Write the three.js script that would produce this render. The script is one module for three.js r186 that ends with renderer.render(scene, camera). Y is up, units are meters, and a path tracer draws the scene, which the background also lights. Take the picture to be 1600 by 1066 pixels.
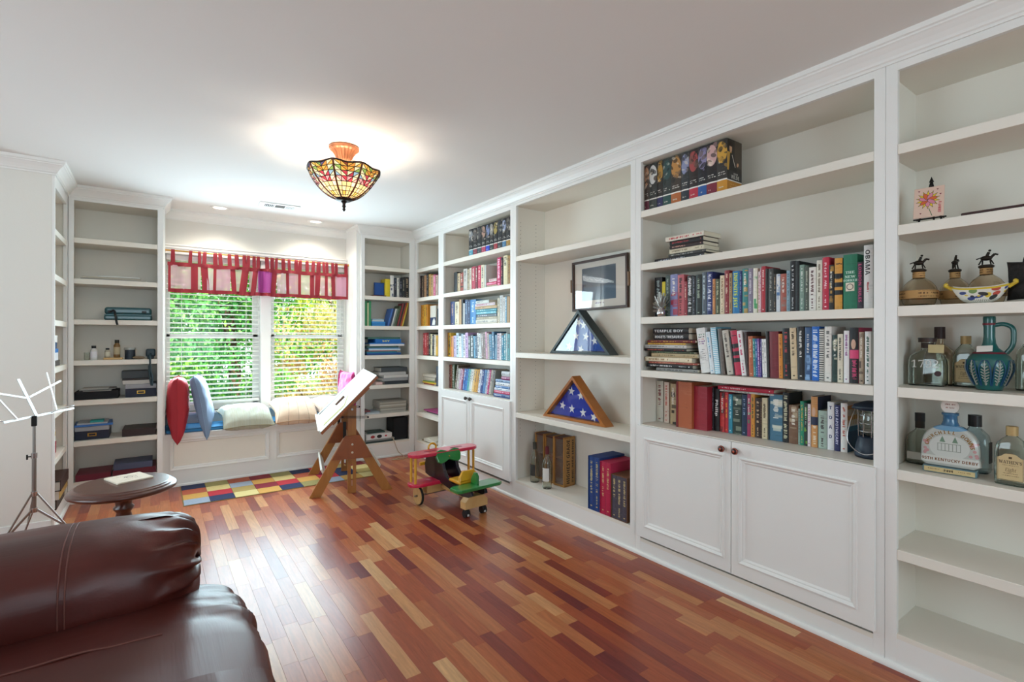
import * as THREE from 'three';
import { mergeGeometries } from 'three/addons/utils/BufferGeometryUtils.js';
import { RoundedBoxGeometry } from 'three/addons/geometries/RoundedBoxGeometry.js';
import { RectAreaLightUniformsLib } from 'three/addons/lights/RectAreaLightUniformsLib.js';
import { ImprovedNoise } from 'three/addons/math/ImprovedNoise.js';
import { TextGeometry } from 'three/addons/geometries/TextGeometry.js';
import { FontLoader } from 'three/addons/loaders/FontLoader.js';
import { toCreasedNormals } from 'three/addons/utils/BufferGeometryUtils.js';

// ------------------------------------------------------------------ camera, sky, sun, large lights, exposure
const scene = new THREE.Scene();
const camera = new THREE.PerspectiveCamera(2 * Math.atan(533 / 785.22) * 180 / Math.PI, 1600 / 1066, 0.05, 200);
camera.position.set(0, 1.31, 0);
camera.rotation.set(0, -0.6186, 0.002, 'YXZ');
camera.setViewOffset(1600, 1066, 0, 5.2, 1600, 1066);          // the horizon lies a little above the middle of the frame
const renderer = new THREE.WebGLRenderer({ antialias: true });
renderer.toneMapping = THREE.LinearToneMapping;
renderer.toneMappingExposure = 1.95;
renderer.shadowMap.enabled = true;
RectAreaLightUniformsLib.init();
scene.background = new THREE.Color().setRGB(1.0, 1.1, 1.2);
const sun = new THREE.DirectionalLight(0xfff1da, 5.5);
sun.position.set(7, 12, 6); sun.target.position.set(1, 0, -10); scene.add(sun, sun.target);
sun.castShadow = true; sun.shadow.mapSize.set(4096, 4096);
Object.assign(sun.shadow.camera, { left: -16, right: 16, top: 16, bottom: -16, near: 0.5, far: 60 });
function daylight(name, w, h, pos, look, intensity, color = 0xd3f1ff) {   // soft sky light at a window opening
  const l = new THREE.RectAreaLight(color, intensity, w, h);
  l.name = name; l.position.set(...pos); l.lookAt(...look); scene.add(l); return l;
}
daylight('window_daylight', 1.6, 1.35, [0.92, 1.32, -5.47], [0.92, 0.98, -3.47], 5.2);
daylight('unseen_side_light', 2.2, 1.5, [-2.56, 1.45, -2.4], [2.4, 1.3, -2.7], 1.35);  // out of view, placed to light the bookcases and sofa from the left
daylight('unseen_rear_light', 2.2, 1.5, [0.1, 1.5, 2.46], [0.2, 1.4, -5], 2.2);  // out of view behind the camera, placed to light the far shelves

// ------------------------------------------------------------------ helpers
const D2R = Math.PI / 180;
let seed = 20240;
const rnd = () => { seed = (seed + 0x6d2b79f5) | 0; let t = Math.imul(seed ^ (seed >>> 15), 1 | seed); t = (t + Math.imul(t ^ (t >>> 7), 61 | t)) ^ t; return ((t ^ (t >>> 14)) >>> 0) / 4294967296; };
const rr = (a, b) => a + (b - a) * rnd();
const pick = (a) => a[Math.floor(rnd() * a.length)];
const noise = new ImprovedNoise();
const taken = new Map();
function numbered(n) { const k = taken.get(n) ?? 0; taken.set(n, k + 1); return k ? n + '_' + String(k).padStart(3, '0') : n; }
const V = (x, y, z) => new THREE.Vector3(x, y, z);
function std(color, roughness = 0.6, o = {}) { return new THREE.MeshStandardMaterial({ color, roughness, ...o }); }
function phys(color, roughness = 0.6, o = {}) { return new THREE.MeshPhysicalMaterial({ color, roughness, ...o }); }
function prep(g) {
  let q = g.index ? g.toNonIndexed() : g;
  if (!q.attributes.normal) q.computeVertexNormals();
  if (!q.attributes.uv) q.setAttribute('uv', new THREE.BufferAttribute(new Float32Array(q.attributes.position.count * 2), 2));
  for (const k of Object.keys(q.attributes)) if (!['position', 'normal', 'uv'].includes(k)) q.deleteAttribute(k);
  q.morphAttributes = {}; q.clearGroups();
  return q;
}
function merge(list) { return list.length === 1 ? list[0] : mergeGeometries(list.map(prep), false); }
function mesh(name, geo, mat, parent = scene) {
  const m = new THREE.Mesh(Array.isArray(geo) ? merge(geo) : geo, mat);
  m.name = parent === scene ? numbered(name) : name; m.castShadow = m.receiveShadow = true; parent.add(m); return m;
}
function multi(name, pairs, parent) {                        // one mesh of many pieces in several materials
  const mats = [...new Set(pairs.map((p) => p[1]))], list = mats.map((m) => merge(pairs.filter((p) => p[1] === m).map((p) => p[0]))).map(prep);
  const m = mesh(name, mergeGeometries(list, true), mats, parent); m.userData.kind = 'stuff'; return m;
}
function tag(o, label, category, group, kind) {
  if (label) o.userData.label = label;
  if (category) o.userData.category = category;
  if (group) o.userData.group = group;
  if (kind) o.userData.kind = kind;
  return o;
}
function thing(name, label, category, pos = [0, 0, 0], turn = 0, group) {
  const g = new THREE.Group(); g.name = numbered(name); g.position.set(...pos); g.rotation.y = turn; scene.add(g);
  return tag(g, label, category, group);
}
function struct(name, geo, mat) { const m = mesh(name, geo, mat); m.userData.kind = 'structure'; return m; }
function structGroup(name) { const g = new THREE.Group(); g.name = numbered(name); g.userData.kind = 'structure'; scene.add(g); return g; }
// geometry makers; boxes are given by their two corners
const uvMetres = (g) => {
  const p = g.attributes.position, n = g.attributes.normal, uv = g.attributes.uv;
  for (let i = 0; i < p.count; i++) {
    const ax = Math.abs(n.getX(i)), ay = Math.abs(n.getY(i)), az = Math.abs(n.getZ(i));
    if (ax >= ay && ax >= az) uv.setXY(i, p.getZ(i), p.getY(i)); else if (ay >= az) uv.setXY(i, p.getX(i), p.getZ(i)); else uv.setXY(i, p.getX(i), p.getY(i));
  }
  return g;
};
function bx(x0, y0, z0, x1, y1, z1) {
  return uvMetres(new THREE.BoxGeometry(Math.abs(x1 - x0), Math.abs(y1 - y0), Math.abs(z1 - z0)).translate((x0 + x1) / 2, (y0 + y1) / 2, (z0 + z1) / 2));
}
function rb(x0, y0, z0, x1, y1, z1, r = 0.004, s = 2) {
  const w = Math.abs(x1 - x0), h = Math.abs(y1 - y0), d = Math.abs(z1 - z0);
  return uvMetres(new RoundedBoxGeometry(w, h, d, s, Math.min(r, w / 2.01, h / 2.01, d / 2.01)).translate((x0 + x1) / 2, (y0 + y1) / 2, (z0 + z1) / 2));
}
function cyl(r0, r1, y0, y1, seg = 24, x = 0, z = 0) { return new THREE.CylinderGeometry(r1, r0, y1 - y0, seg).translate(x, (y0 + y1) / 2, z); }
function lathe(pts, seg = 32) { return new THREE.LatheGeometry(pts.map(([r, y]) => new THREE.Vector2(r, y)), seg); }
function tube(pts, r, seg = 32, rs = 8, closed = false, tension = 0.5) { return new THREE.TubeGeometry(new THREE.CatmullRomCurve3(pts.map((p) => V(...p)), closed, 'catmullrom', tension), seg, r, rs, closed); }
function bar(a, b, w, h, upv = [0, 1, 0]) {               // a rectangular bar from a to b
  const A = V(...a), B = V(...b), d = B.clone().sub(A), L = d.length(); d.normalize();
  const s = new THREE.Vector3().crossVectors(V(...upv), d).normalize(), u = new THREE.Vector3().crossVectors(d, s);
  const g = uvMetres(new THREE.BoxGeometry(w, h, L)); g.translate(0, 0, L / 2);
  return g.applyMatrix4(new THREE.Matrix4().makeBasis(s, u, d).setPosition(A));
}
function rod(a, b, r, seg = 10, r2 = r) {
  const A = V(...a), B = V(...b), d = B.clone().sub(A), L = d.length();
  const g = new THREE.CylinderGeometry(r2, r, L, seg).translate(0, L / 2, 0);
  return g.applyMatrix4(new THREE.Matrix4().compose(A, new THREE.Quaternion().setFromUnitVectors(V(0, 1, 0), d.normalize()), V(1, 1, 1)));
}
function shapeOf(pts) { const s = new THREE.Shape(); pts.forEach(([x, y], i) => (i ? s.lineTo(x, y) : s.moveTo(x, y))); s.closePath(); return s; }
function prism(pts, depth, bevel = 0, z0 = 0, hole) {      // an outline in x,y given thickness along z
  const s = shapeOf(pts); if (hole) for (const h of hole) s.holes.push(shapeOf(h));
  const g = new THREE.ExtrudeGeometry(s, { depth: depth - 2 * bevel, bevelEnabled: bevel > 0, bevelThickness: bevel, bevelSize: bevel, bevelOffset: -bevel, bevelSegments: 2, curveSegments: 16 });
  return g.translate(0, 0, z0 + bevel);
}
// a moulding: profile points (out, y) carried along a path in the floor plane with mitred corners; out is to the left of travel
function moulding(path, profile) {
  const n = path.length, m = profile.length, dirs = [], pos = [], uv = [], idx = [];
  for (let i = 0; i < n - 1; i++) { const dx = path[i + 1][0] - path[i][0], dz = path[i + 1][1] - path[i][1], L = Math.hypot(dx, dz); dirs.push([dx / L, dz / L]); }
  for (let i = 0; i < n - 1; i++) {
    for (let e = 0; e < 2; e++) {
      const k = i + e, a = dirs[Math.max(0, k - 1)], b = dirs[Math.min(n - 2, k)];
      const na = [a[1], -a[0]], nb = [b[1], -b[0]], c = 1 + na[0] * nb[0] + na[1] * nb[1];
      const mx = (na[0] + nb[0]) / c, mz = (na[1] + nb[1]) / c;
      for (const [o, y] of profile) { pos.push(path[k][0] + mx * o, y, path[k][1] + mz * o); uv.push(k, o); }
    }
    const s = i * 2 * m;
    for (let j = 0; j < m - 1; j++) idx.push(s + j, s + m + j, s + j + 1, s + j + 1, s + m + j, s + m + j + 1);
  }
  const g = new THREE.BufferGeometry();
  g.setAttribute('position', new THREE.Float32BufferAttribute(pos, 3)); g.setAttribute('uv', new THREE.Float32BufferAttribute(uv, 2)); g.setIndex(idx);
  const q = g.toNonIndexed(); q.computeVertexNormals(); return q;
}
function grid(nu, nv, fn, closeU = false) {                // a sheet from a function of u,v in 0..1
  const pos = [], uv = [], idx = [];
  for (let j = 0; j <= nv; j++) for (let i = 0; i <= nu; i++) { pos.push(...fn(i / nu, j / nv)); uv.push(i / nu, j / nv); }
  for (let j = 0; j < nv; j++) for (let i = 0; i < nu; i++) { const a = j * (nu + 1) + i, b = a + 1, c = a + nu + 1, d = c + 1; idx.push(a, b, d, a, d, c); }
  const g = new THREE.BufferGeometry();
  g.setAttribute('position', new THREE.Float32BufferAttribute(pos, 3)); g.setAttribute('uv', new THREE.Float32BufferAttribute(uv, 2)); g.setIndex(idx); g.computeVertexNormals(); return g;
}
function dataTex(w, h, fn, srgb = true, wrap = true) {
  const d = new Uint8Array(w * h * 4);
  for (let y = 0; y < h; y++) for (let x = 0; x < w; x++) { const c = fn(x / w, y / h), i = (y * w + x) * 4; d[i] = c[0]; d[i + 1] = c[1]; d[i + 2] = c[2]; d[i + 3] = 255; }
  const t = new THREE.DataTexture(d, w, h); t.magFilter = THREE.LinearFilter; t.minFilter = THREE.LinearMipmapLinearFilter; t.generateMipmaps = true;
  if (wrap) t.wrapS = t.wrapT = THREE.RepeatWrapping;
  if (srgb) t.colorSpace = THREE.SRGBColorSpace; t.needsUpdate = true; return t;
}
function canvasTex(w, h, draw, srgb = true) {
  const c = document.createElement('canvas'); c.width = w; c.height = h; draw(c.getContext('2d'), w, h);
  const t = new THREE.CanvasTexture(c); if (srgb) t.colorSpace = THREE.SRGBColorSpace; t.anisotropy = 8; return t;
}
const fbm = (x, y, z = 0, o = 4) => { let s = 0, a = 0.5, f = 1; for (let i = 0; i < o; i++) { s += a * noise.noise(x * f, y * f, z + i * 7.3); a *= 0.5; f *= 2; } return s; };

// ------------------------------------------------------------------ shared materials
const paintBump = dataTex(256, 256, (u, v) => { const n = 128 + 60 * fbm(Math.sin(u * 6.283) * 6, Math.cos(u * 6.283) * 6 + Math.sin(v * 6.283) * 6, Math.cos(v * 6.283) * 6, 3); return [n, n, n]; }, false);
paintBump.repeat.set(3, 3);
const M = {
  wall: std(0xe6e3db, 0.85, { bumpMap: paintBump, bumpScale: 0.0006 }),
  ceiling: std(0xe9e7e3, 0.95, { bumpMap: paintBump, bumpScale: 0.0006 }),
  trim: std(0xefeeea, 0.38),
  shelf: std(0xece6da, 0.45),
  hole: std(0x6d675f, 0.9),
  brass: std(0xc79a45, 0.28, { metalness: 1 }),
  chrome: std(0xc8c8ca, 0.22, { metalness: 1 }),
  steel: std(0x9a9894, 0.35, { metalness: 1 }),
  blackMetal: std(0x1d1c1b, 0.45, { metalness: 0.6 }),
  black: std(0x17181a, 0.5),
  blackPlastic: std(0x1b1c1f, 0.4),
  paper: std(0xece9e1, 0.85),
  pages: std(0xe6dcc4, 0.9),
  white: std(0xf0efec, 0.6),
  windowGlass: phys(0xffffff, 0.02, { transmission: 1, thickness: 0, ior: 1.45, specularIntensity: 0.2 }),
  glass: phys(0xffffff, 0.02, { transmission: 1, thickness: 0, ior: 1.5 }),
};
// the frame of each shelf face: where a run along the shelf, a height and an inset lie in the room
const XR = 2.40, ZB = -5.27, ZL = -5.20, HC = 2.495;
const FRAMES = {
  R: { turn: -Math.PI / 2, at: (x, y, i = 0) => [XR + i, y, x] },
  B: { turn: 0, at: (x, y, i = 0) => [x, y, ZB - i] },
  L: { turn: 0, at: (x, y, i = 0) => [x, y, ZL - i] },
  S: { turn: Math.PI / 2, at: (x, y, i = 0) => [-0.55 - i, y, -x] },
};
const DOORS = { l0: -2.04, split: -1.429, l1: -0.807, y0: 0.117, y1: 0.785, a0: -1.98, a1: -1.468, b0: 0.187, b1: 0.712, c0: -1.386, c1: -0.871, k0: -1.47, k1: -1.397, ky: 0.745 };
// floor strips seen to stand out: column, from z, to z, tone
const FLOORX = [[3, -2.957, -2.641, 'k'], [3, -2.629, -2.315, 'p'], [3, -3.383, -2.957, 'l'], [2, -3.37, -3.156, 'd'], [4, -3.462, -2.963, 'y'], [9, -2.447, -2.037, 'p'], [11, -1.982, -1.772, 'k'],
  [9, -2.037, -1.806, 'l'], [21, -2.315, -2.002, 'l'], [7, -2.66, -2.44, 'd'], [8, -1.487, -1.0, 'k'], [9, -1.719, -1.308, 'd'], [11, -2.943, -2.541, 'd'], [9, -3.315, -2.783, 'k'],
  [14, -3.087, -2.286, 't'], [9, -4.062, -3.755, 'd'], [8, -4.087, -3.758, 'k'], [13, -2.4, -1.7, 't'], [12, -2.2, -1.5, 'o'], [2, -2.6, -2.1, 'r'], [1, -2.85, -2.3, 'r'], [0, -2.06, -1.6, 'o'], [1, -2.3, -1.9, 'o']];
// ------------------------------------------------------------------ floor: mosaic of wooden strips 62.5 mm wide, laid along z
{
  const floor = structGroup('floor');
  mesh('subfloor', bx(-2.8, -0.2, -5.9, 2.95, -0.012, 2.7), std(0x4a3020, 0.9), floor);
  const grain = dataTex(1024, 256, (u, v) => {
    const y = v * 20, w = fbm(u * 3, y * 0.6, 3, 3), s = fbm(u * 7, y * 5 + w * 5, 1, 4), f = fbm(u * 40, y * 30, 9, 2);
    const k = 226 + 44 * s + 18 * f; return [Math.min(255, k + 6), Math.min(255, k), Math.max(0, Math.min(255, k - 6))];
  });
  const rough = dataTex(256, 256, (u, v) => { const k = 80 + 20 * fbm(u * 10, v * 24, 4, 3); return [k, k, k]; }, false);
  const tones = { k: 0x7a3030, d: 0x8e3e30, p: 0x9c4a36, r: 0xae5836, o: 0xba683e, m: 0xc2774a, t: 0xcb8857, l: 0xd69d6c, y: 0xdfb07e };
  const mats = {};
  for (const [k, c] of Object.entries(tones)) mats[k] = phys(c, 1, { map: grain, roughnessMap: rough, clearcoat: 0.28, clearcoatRoughness: 0.22, specularIntensity: 0.45 });
  const W = 0.0625, X0 = 0.977;
  // strips that stand out in the room, by column, from z to z
  const known = [
    [-1, -2.91, -2.695, 'k'], [0, -2.914, -2.49, 'y'], [0, -2.49, -2.07, 'l'], [5, -3.863, -3.29, 'd'], [6, -2.19, -1.86, 'd'], [3, -1.88, -1.40, 'd'], [-1, -1.833, -1.5, 'y'], [-2, -2.2, -1.62, 'r'],
  ];
  const fixed = new Map(); for (const k of known.concat(FLOORX)) { if (!fixed.has(k[0])) fixed.set(k[0], []); fixed.get(k[0]).push(k); }
  const planks = [];
  for (let c = -56; c <= 29; c++) {
    const x = X0 + c * W, runs = (fixed.get(c) ?? []).sort((a, b) => a[1] - b[1]), put = (a, b, k) => { if (b - a > 0.02) planks.push([x, a, b, k]); };
    const fill = (a, b) => {
      let z = a;
      while (z < b - 1e-6) { let L = rr(0.16, 0.62); if (b - z - L < 0.14) L = b - z; const q = rnd(); put(z, z + L, q < 0.09 ? 'd' : q < 0.24 ? 'p' : q < 0.46 ? 'r' : q < 0.68 ? 'o' : q < 0.85 ? 'm' : q < 0.94 ? 't' : q < 0.985 ? 'l' : 'y'); z += L; }
    };
    let z = -5.75 + rr(-0.2, 0.1);
    for (const r of runs) { let a = Math.max(z, r[1]); if (a - z > 0.06) fill(z, a); else a = z; if (r[2] > a) { put(a, r[2], r[3]); z = r[2]; } }
    fill(z, 2.6);
  }
  const geo = (x, a, b) => {
    const g = new RoundedBoxGeometry(W - 0.0003, 0.012, b - a - 0.0003, 1, 0.0004).translate(x + W / 2, -0.006, (a + b) / 2), p = g.attributes.position, uv = g.attributes.uv, o = rnd() * 7, q = rnd();
    for (let i = 0; i < p.count; i++) uv.setXY(i, p.getZ(i) * 0.55 + o, (p.getX(i) - x) * 0.9 + q);
    return g;
  };
  const weight = ([x, a, b]) => { const z = (a + b) / 2, d = x * 0.58 - z * 0.815, s = (x * 0.815 + z * 0.58) / d; return z > -0.35 || d < 0.7 || s > 1.05 || s < -0.55 || x > 2.4 ? 0 : (b - a) / (d * d); };
  planks.sort((p, q) => weight(q) - weight(p));
  const rest = [];
  planks.forEach(([x, a, b, k], i) => { if (i < 300) mesh('plank', geo(x, a, b), mats[k], floor); else rest.push([geo(x, a, b), mats[k]]); });
  multi('far_planks', rest, floor);
}
// ------------------------------------------------------------------ room shell
{
  struct('ceiling', bx(-2.8, HC, -5.85, 2.95, HC + 0.2, 2.75), M.ceiling);
  struct('wall_right', bx(2.745, -0.2, -5.85, 2.95, HC, 2.75), M.wall);
  // back wall with the opening of the window pair
  struct('wall_back', [bx(-0.9, -0.2, -5.83, 0.07, HC, -5.65), bx(1.745, -0.2, -5.83, 2.75, HC, -5.65), bx(0.07, -0.2, -5.83, 1.745, 0.6, -5.65), bx(0.07, 2.09, -5.83, 1.745, HC, -5.65)], M.wall);
  struct('wall_left', [bx(-2.8, -0.2, -5.83, -0.9, HC, -4.57), bx(-0.9, -0.2, -4.6, -0.566, HC, -4.57)], M.wall);
  // the walls out of view, each with a window opening placed to light the room
  struct('wall_side', [bx(-2.8, -0.2, -4.57, -2.6, HC, -3.55), bx(-2.8, -0.2, -1.25, -2.6, HC, 2.75), bx(-2.8, -0.2, -3.55, -2.6, 0.65, -1.25), bx(-2.8, 2.25, -3.55, -2.6, HC, -1.25)], M.wall);
  struct('wall_rear', [bx(-2.6, -0.2, 2.5, -1.05, HC, 2.75), bx(1.25, -0.2, 2.5, 2.745, HC, 2.75), bx(-1.05, -0.2, 2.5, 1.25, 0.7, 2.75), bx(-1.05, 2.3, 2.5, 1.25, HC, 2.75)], M.wall);
  const w3 = structGroup('unseen_window_3'), w4 = structGroup('unseen_window_4');  // unseen windows, set where the side and rear light comes in
  mesh('glass_pane', bx(-2.71, 0.65, -3.55, -2.705, 2.25, -1.25), M.glass, w3);
  mesh('unseen_window_frame', [bx(-2.73, 0.65, -3.55, -2.68, 0.71, -1.25), bx(-2.73, 2.19, -3.55, -2.68, 2.25, -1.25), bx(-2.73, 0.65, -2.43, -2.68, 2.25, -2.37), bx(-2.73, 0.65, -3.55, -2.68, 2.25, -3.49), bx(-2.73, 0.65, -1.31, -2.68, 2.25, -1.25)], M.trim, w3);
  mesh('glass_pane', bx(-1.05, 0.7, 2.62, 1.25, 2.3, 2.625), M.glass, w4);
  mesh('unseen_window_frame', [bx(-1.05, 0.7, 2.6, 1.25, 0.76, 2.65), bx(-1.05, 2.24, 2.6, 1.25, 2.3, 2.65), bx(0.07, 0.7, 2.6, 0.13, 2.3, 2.65), bx(-1.05, 0.7, 2.6, -0.99, 2.3, 2.65), bx(1.19, 0.7, 2.6, 1.25, 2.3, 2.65)], M.trim, w4);
  // sides and head of the window alcove
  struct('wall_alcove', [bx(1.745, -0.2, -5.66, 1.785, HC, -5.3), bx(0.061, -0.2, -5.66, 0.075, HC, -5.25)], M.trim);
  const face = [[XR, 2.5], [XR, ZB], [1.785, ZB], [1.785, -5.65], [0.061, -5.65], [0.061, ZL], [-0.55, ZL], [-0.55, -4.57], [-2.6, -4.57]];
  struct('trim_1', moulding(face, [[0, 2.405], [0.007, 2.405], [0.008, 2.415], [0.014, 2.419], [0.018, 2.428], [0.03, 2.445], [0.046, 2.462], [0.052, 2.466], [0.053, 2.472], [0.06, 2.476], [0.062, 2.495], [0, 2.495]].reverse()), M.trim);
  const foot = [[XR, 2.5], [XR, ZB], [1.785, ZB], [1.785, -5.285], [0.061, -5.285], [0.061, ZL], [-0.55, ZL], [-0.55, -4.57], [-2.6, -4.57]];
  struct('baseboard_right', moulding(foot, [[0, 0.022], [0.008, 0.021], [0.013, 0.015], [0.015, 0.008], [0.015, 0], [0, 0]].reverse()), M.trim);
  struct('baseboard_left', rb(-2.6, 0, -4.572, -0.566, 0.075, -4.56, 0.004), M.trim);
}
// ------------------------------------------------------------------ built-in bookcases
// local x runs along the face, z = 0 is the face, the back lies at -depth
function ogeeDoor(parent, x0, x1, y0, y1, inner, knobAt, knobMat, z = 0.001) {
  const t = 0.02, [a0, a1, b0, b1] = inner;
  const d = new THREE.Group(); d.name = 'door'; parent.add(d);
  mesh('door_frame', prism([[x0, y0], [x1, y0], [x1, y1], [x0, y1]], t, 0.0025, z, [[[a0, b0], [a0, b1], [a1, b1], [a1, b0]]]), M.trim, d);
  mesh('door_panel', bx(a0 - 0.004, b0 - 0.004, z + 0.003, a1 + 0.004, b1 + 0.004, z + 0.010), M.trim, d);
  const path = [[a0, b0], [a1, b0], [a1, b1], [a0, b1]], prof = [[-0.004, 0], [-0.004, 0.014], [0.003, 0.016], [0.010, 0.011], [0.014, 0.006], [0.019, 0.006], [0.023, 0.0035], [0.028, 0]], pos = [], idx = [], m = prof.length;
  path.forEach(([px, py], i) => { const sx = i === 0 || i === 3 ? 1 : -1, sy = i < 2 ? 1 : -1; for (const [o, zz] of prof) pos.push(px + sx * o, py + sy * o, z + 0.010 + zz); });
  for (let i = 0; i < 4; i++) for (let j = 0; j < m - 1; j++) { const a = i * m + j, b = ((i + 1) % 4) * m + j; idx.push(a, b, a + 1, a + 1, b, b + 1); }
  let g = new THREE.BufferGeometry(); g.setAttribute('position', new THREE.Float32BufferAttribute(pos, 3)); g.setIndex(idx); g = g.toNonIndexed(); g.computeVertexNormals();
  mesh('moulding', g, M.trim, d);
  if (knobAt) {
    const k = mesh('knob', lathe([[0.0001, 0], [0.007, 0], [0.006, 0.008], [0.013, 0.012], [0.017, 0.02], [0.016, 0.027], [0.009, 0.032], [0.0001, 0.033]], 20).rotateX(Math.PI / 2).translate(knobAt[0], knobAt[1], z + t), knobMat, d);
    k.userData.label = 'round striped door knob';
  }
}
const knobRed = std(0xffffff, 0.3, { map: canvasTex(64, 64, (c) => { c.fillStyle = '#27120e'; c.fillRect(0, 0, 64, 64); c.fillStyle = '#b4513a'; for (let i = 0; i < 64; i += 16) c.fillRect(0, i, 64, 6); c.fillStyle = '#d8a070'; c.fillRect(0, 30, 64, 3); }) });
const knobDark = std(0x4a4440, 0.35, { metalness: 0.5 });
function bookcase(label, frame, start, width, o) {
  const f = FRAMES[frame], t = thing('built_in_bookcase', label, 'bookcase', f.at(start, 0), f.turn, 'built-in bookcases'), D = o.depth ?? 0.32, sl = o.left ?? 0.04, sr = o.right ?? 0.04, top = o.open, b = o.base;
  const recess = o.recess ?? 0.028;
  mesh('side_panel', bx(0.001, 0.0, -D, Math.max(0.008, sl - recess), HC - 0.09, -0.02), M.shelf, t);
  mesh('side_panel', bx(width - Math.max(0.008, sr - recess), 0.0, -D, width - 0.001, HC - 0.09, -0.02), M.shelf, t);
  mesh('back_panel', bx(0.006, 0.02, -D - 0.012, width - 0.006, HC - 0.02, -D), M.shelf, t);
  mesh('top_panel', bx(0.006, top, -D, width - 0.006, HC - 0.01, -0.02), M.shelf, t);
  mesh('stile', rb(0.0005, 0.0, -0.021, sl, HC - 0.005, 0, 0.0012), M.trim, t);
  mesh('stile', rb(width - sr, 0.0, -0.021, width - 0.0005, HC - 0.005, 0, 0.0012), M.trim, t);
  mesh('top_rail', bx(sl, top, -0.021, width - sr, HC - 0.005, -0.0006), M.trim, t);
  mesh('base_rail', bx(sl, 0.0, -0.021, width - sr, b - 0.02, -0.0006), M.trim, t);
  const il = Math.max(0.008, sl - recess), ir = width - Math.max(0.008, sr - recess);
  mesh('bottom_shelf', merge([bx(il, b - 0.02, -D, ir, b, -0.02), bx(sl, b - 0.02, -0.021, width - sr, b, -0.0004)]), M.shelf, t);
  for (const y of o.shelves) mesh('shelf', merge([rb(il, y - 0.039, -D, ir, y - 0.0003, -0.012, 0.001), rb(sl + 0.0005, y - 0.04, -0.03, width - sr - 0.0005, y, -0.001, 0.002)]), M.shelf, t);
  if (o.pins) {                                             // two columns of shelf-pin holes in the left side
    const list = [];
    for (const z of [-0.065, -0.225]) for (let y = 0.5; y < top - 0.12; y += 0.032) list.push(new THREE.CircleGeometry(0.0032, 8).rotateY(Math.PI / 2).translate(il + 0.0006, y, z));
    const m = mesh('pin_holes', list, M.hole, t); m.userData.kind = 'stuff';
  }
  return t;
}
const shelvesR = [2.078, 1.758, 1.435, 1.115];
bookcase('tall white bookcase with liquor bottles, nearest the camera', 'R', -0.778, 1.33, { open: 2.375, base: 0.139, shelves: [2.08, 1.759, 1.438, 1.117, 0.79, 0.472], recess: 0.03 });
const caseWide = bookcase('white bookcase with wide panelled doors under rows of books', 'R', -2.069, 1.291, { open: 2.375, base: 0.10, shelves: [...shelvesR, 0.788], recess: 0.022 });
{
  const x = (z) => z + 2.069;
  ogeeDoor(caseWide, x(DOORS.l0), x(DOORS.split) - 0.0015, DOORS.y0, DOORS.y1, [x(DOORS.a0), x(DOORS.a1), DOORS.b0, DOORS.b1], [x(DOORS.k0), DOORS.ky], knobRed);
  ogeeDoor(caseWide, x(DOORS.split) + 0.0015, x(DOORS.l1), DOORS.y0, DOORS.y1, [x(DOORS.c0), x(DOORS.c1), DOORS.b0, DOORS.b1], [x(DOORS.k1), DOORS.ky], knobRed);
}
bookcase('white bookcase holding two triangular flag cases and a framed picture', 'R', -3.359, 1.29, { open: 2.385, base: 0.15, shelves: [1.972, 1.188, 0.70], pins: true, recess: 0.024 });
const caseNarrow = bookcase('white bookcase with tall narrow doors under crowded book rows', 'R', -4.634, 1.275, { open: 2.37, base: 0.10, left: 0.055, shelves: [...shelvesR, 0.79], recess: 0.03 });
{
  const x = (z) => z + 4.634;
  ogeeDoor(caseNarrow, x(-4.61), x(-4.023) - 0.0015, 0.125, 0.785, [x(-4.565), x(-4.07), 0.195, 0.714], [x(-4.062), 0.745], knobDark);
  ogeeDoor(caseNarrow, x(-4.023) + 0.0015, x(-3.375), 0.125, 0.785, [x(-3.976), x(-3.468), 0.195, 0.714], [x(-3.984), 0.745], knobDark);
}
bookcase('slim white corner bookcase beside the narrow doors', 'R', -5.2700, 0.636, { open: 2.37, base: 0.16, left: 0.05, right: 0.055, shelves: [2.075, 1.752, 1.435, 1.11, 0.79, 0.474], recess: 0.03 });
bookcase('white bookcase right of the window with games and binders', 'B', 1.785, 0.614, { open: 2.37, base: 0.167, left: 0.041, right: 0.062, shelves: [2.077, 1.757, 1.434, 1.116, 0.792, 0.478], recess: 0.03 });
bookcase('white bookcase left of the window with teal case and jars', 'L', -0.549, 0.61, { open: 2.383, base: 0.165, left: 0.034, right: 0.04, shelves: [2.09, 1.769, 1.447, 1.123, 0.806, 0.484], recess: 0.026, depth: 0.34 });
bookcase('narrow white bookcase recessed in the left corner wall', 'S', 4.572, 0.626, { open: 2.33, base: 0.12, left: 0.02, right: 0.06, shelves: [2.05, 1.74, 1.425, 1.1, 0.79, 0.47], recess: 0.012, depth: 0.33 });
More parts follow.
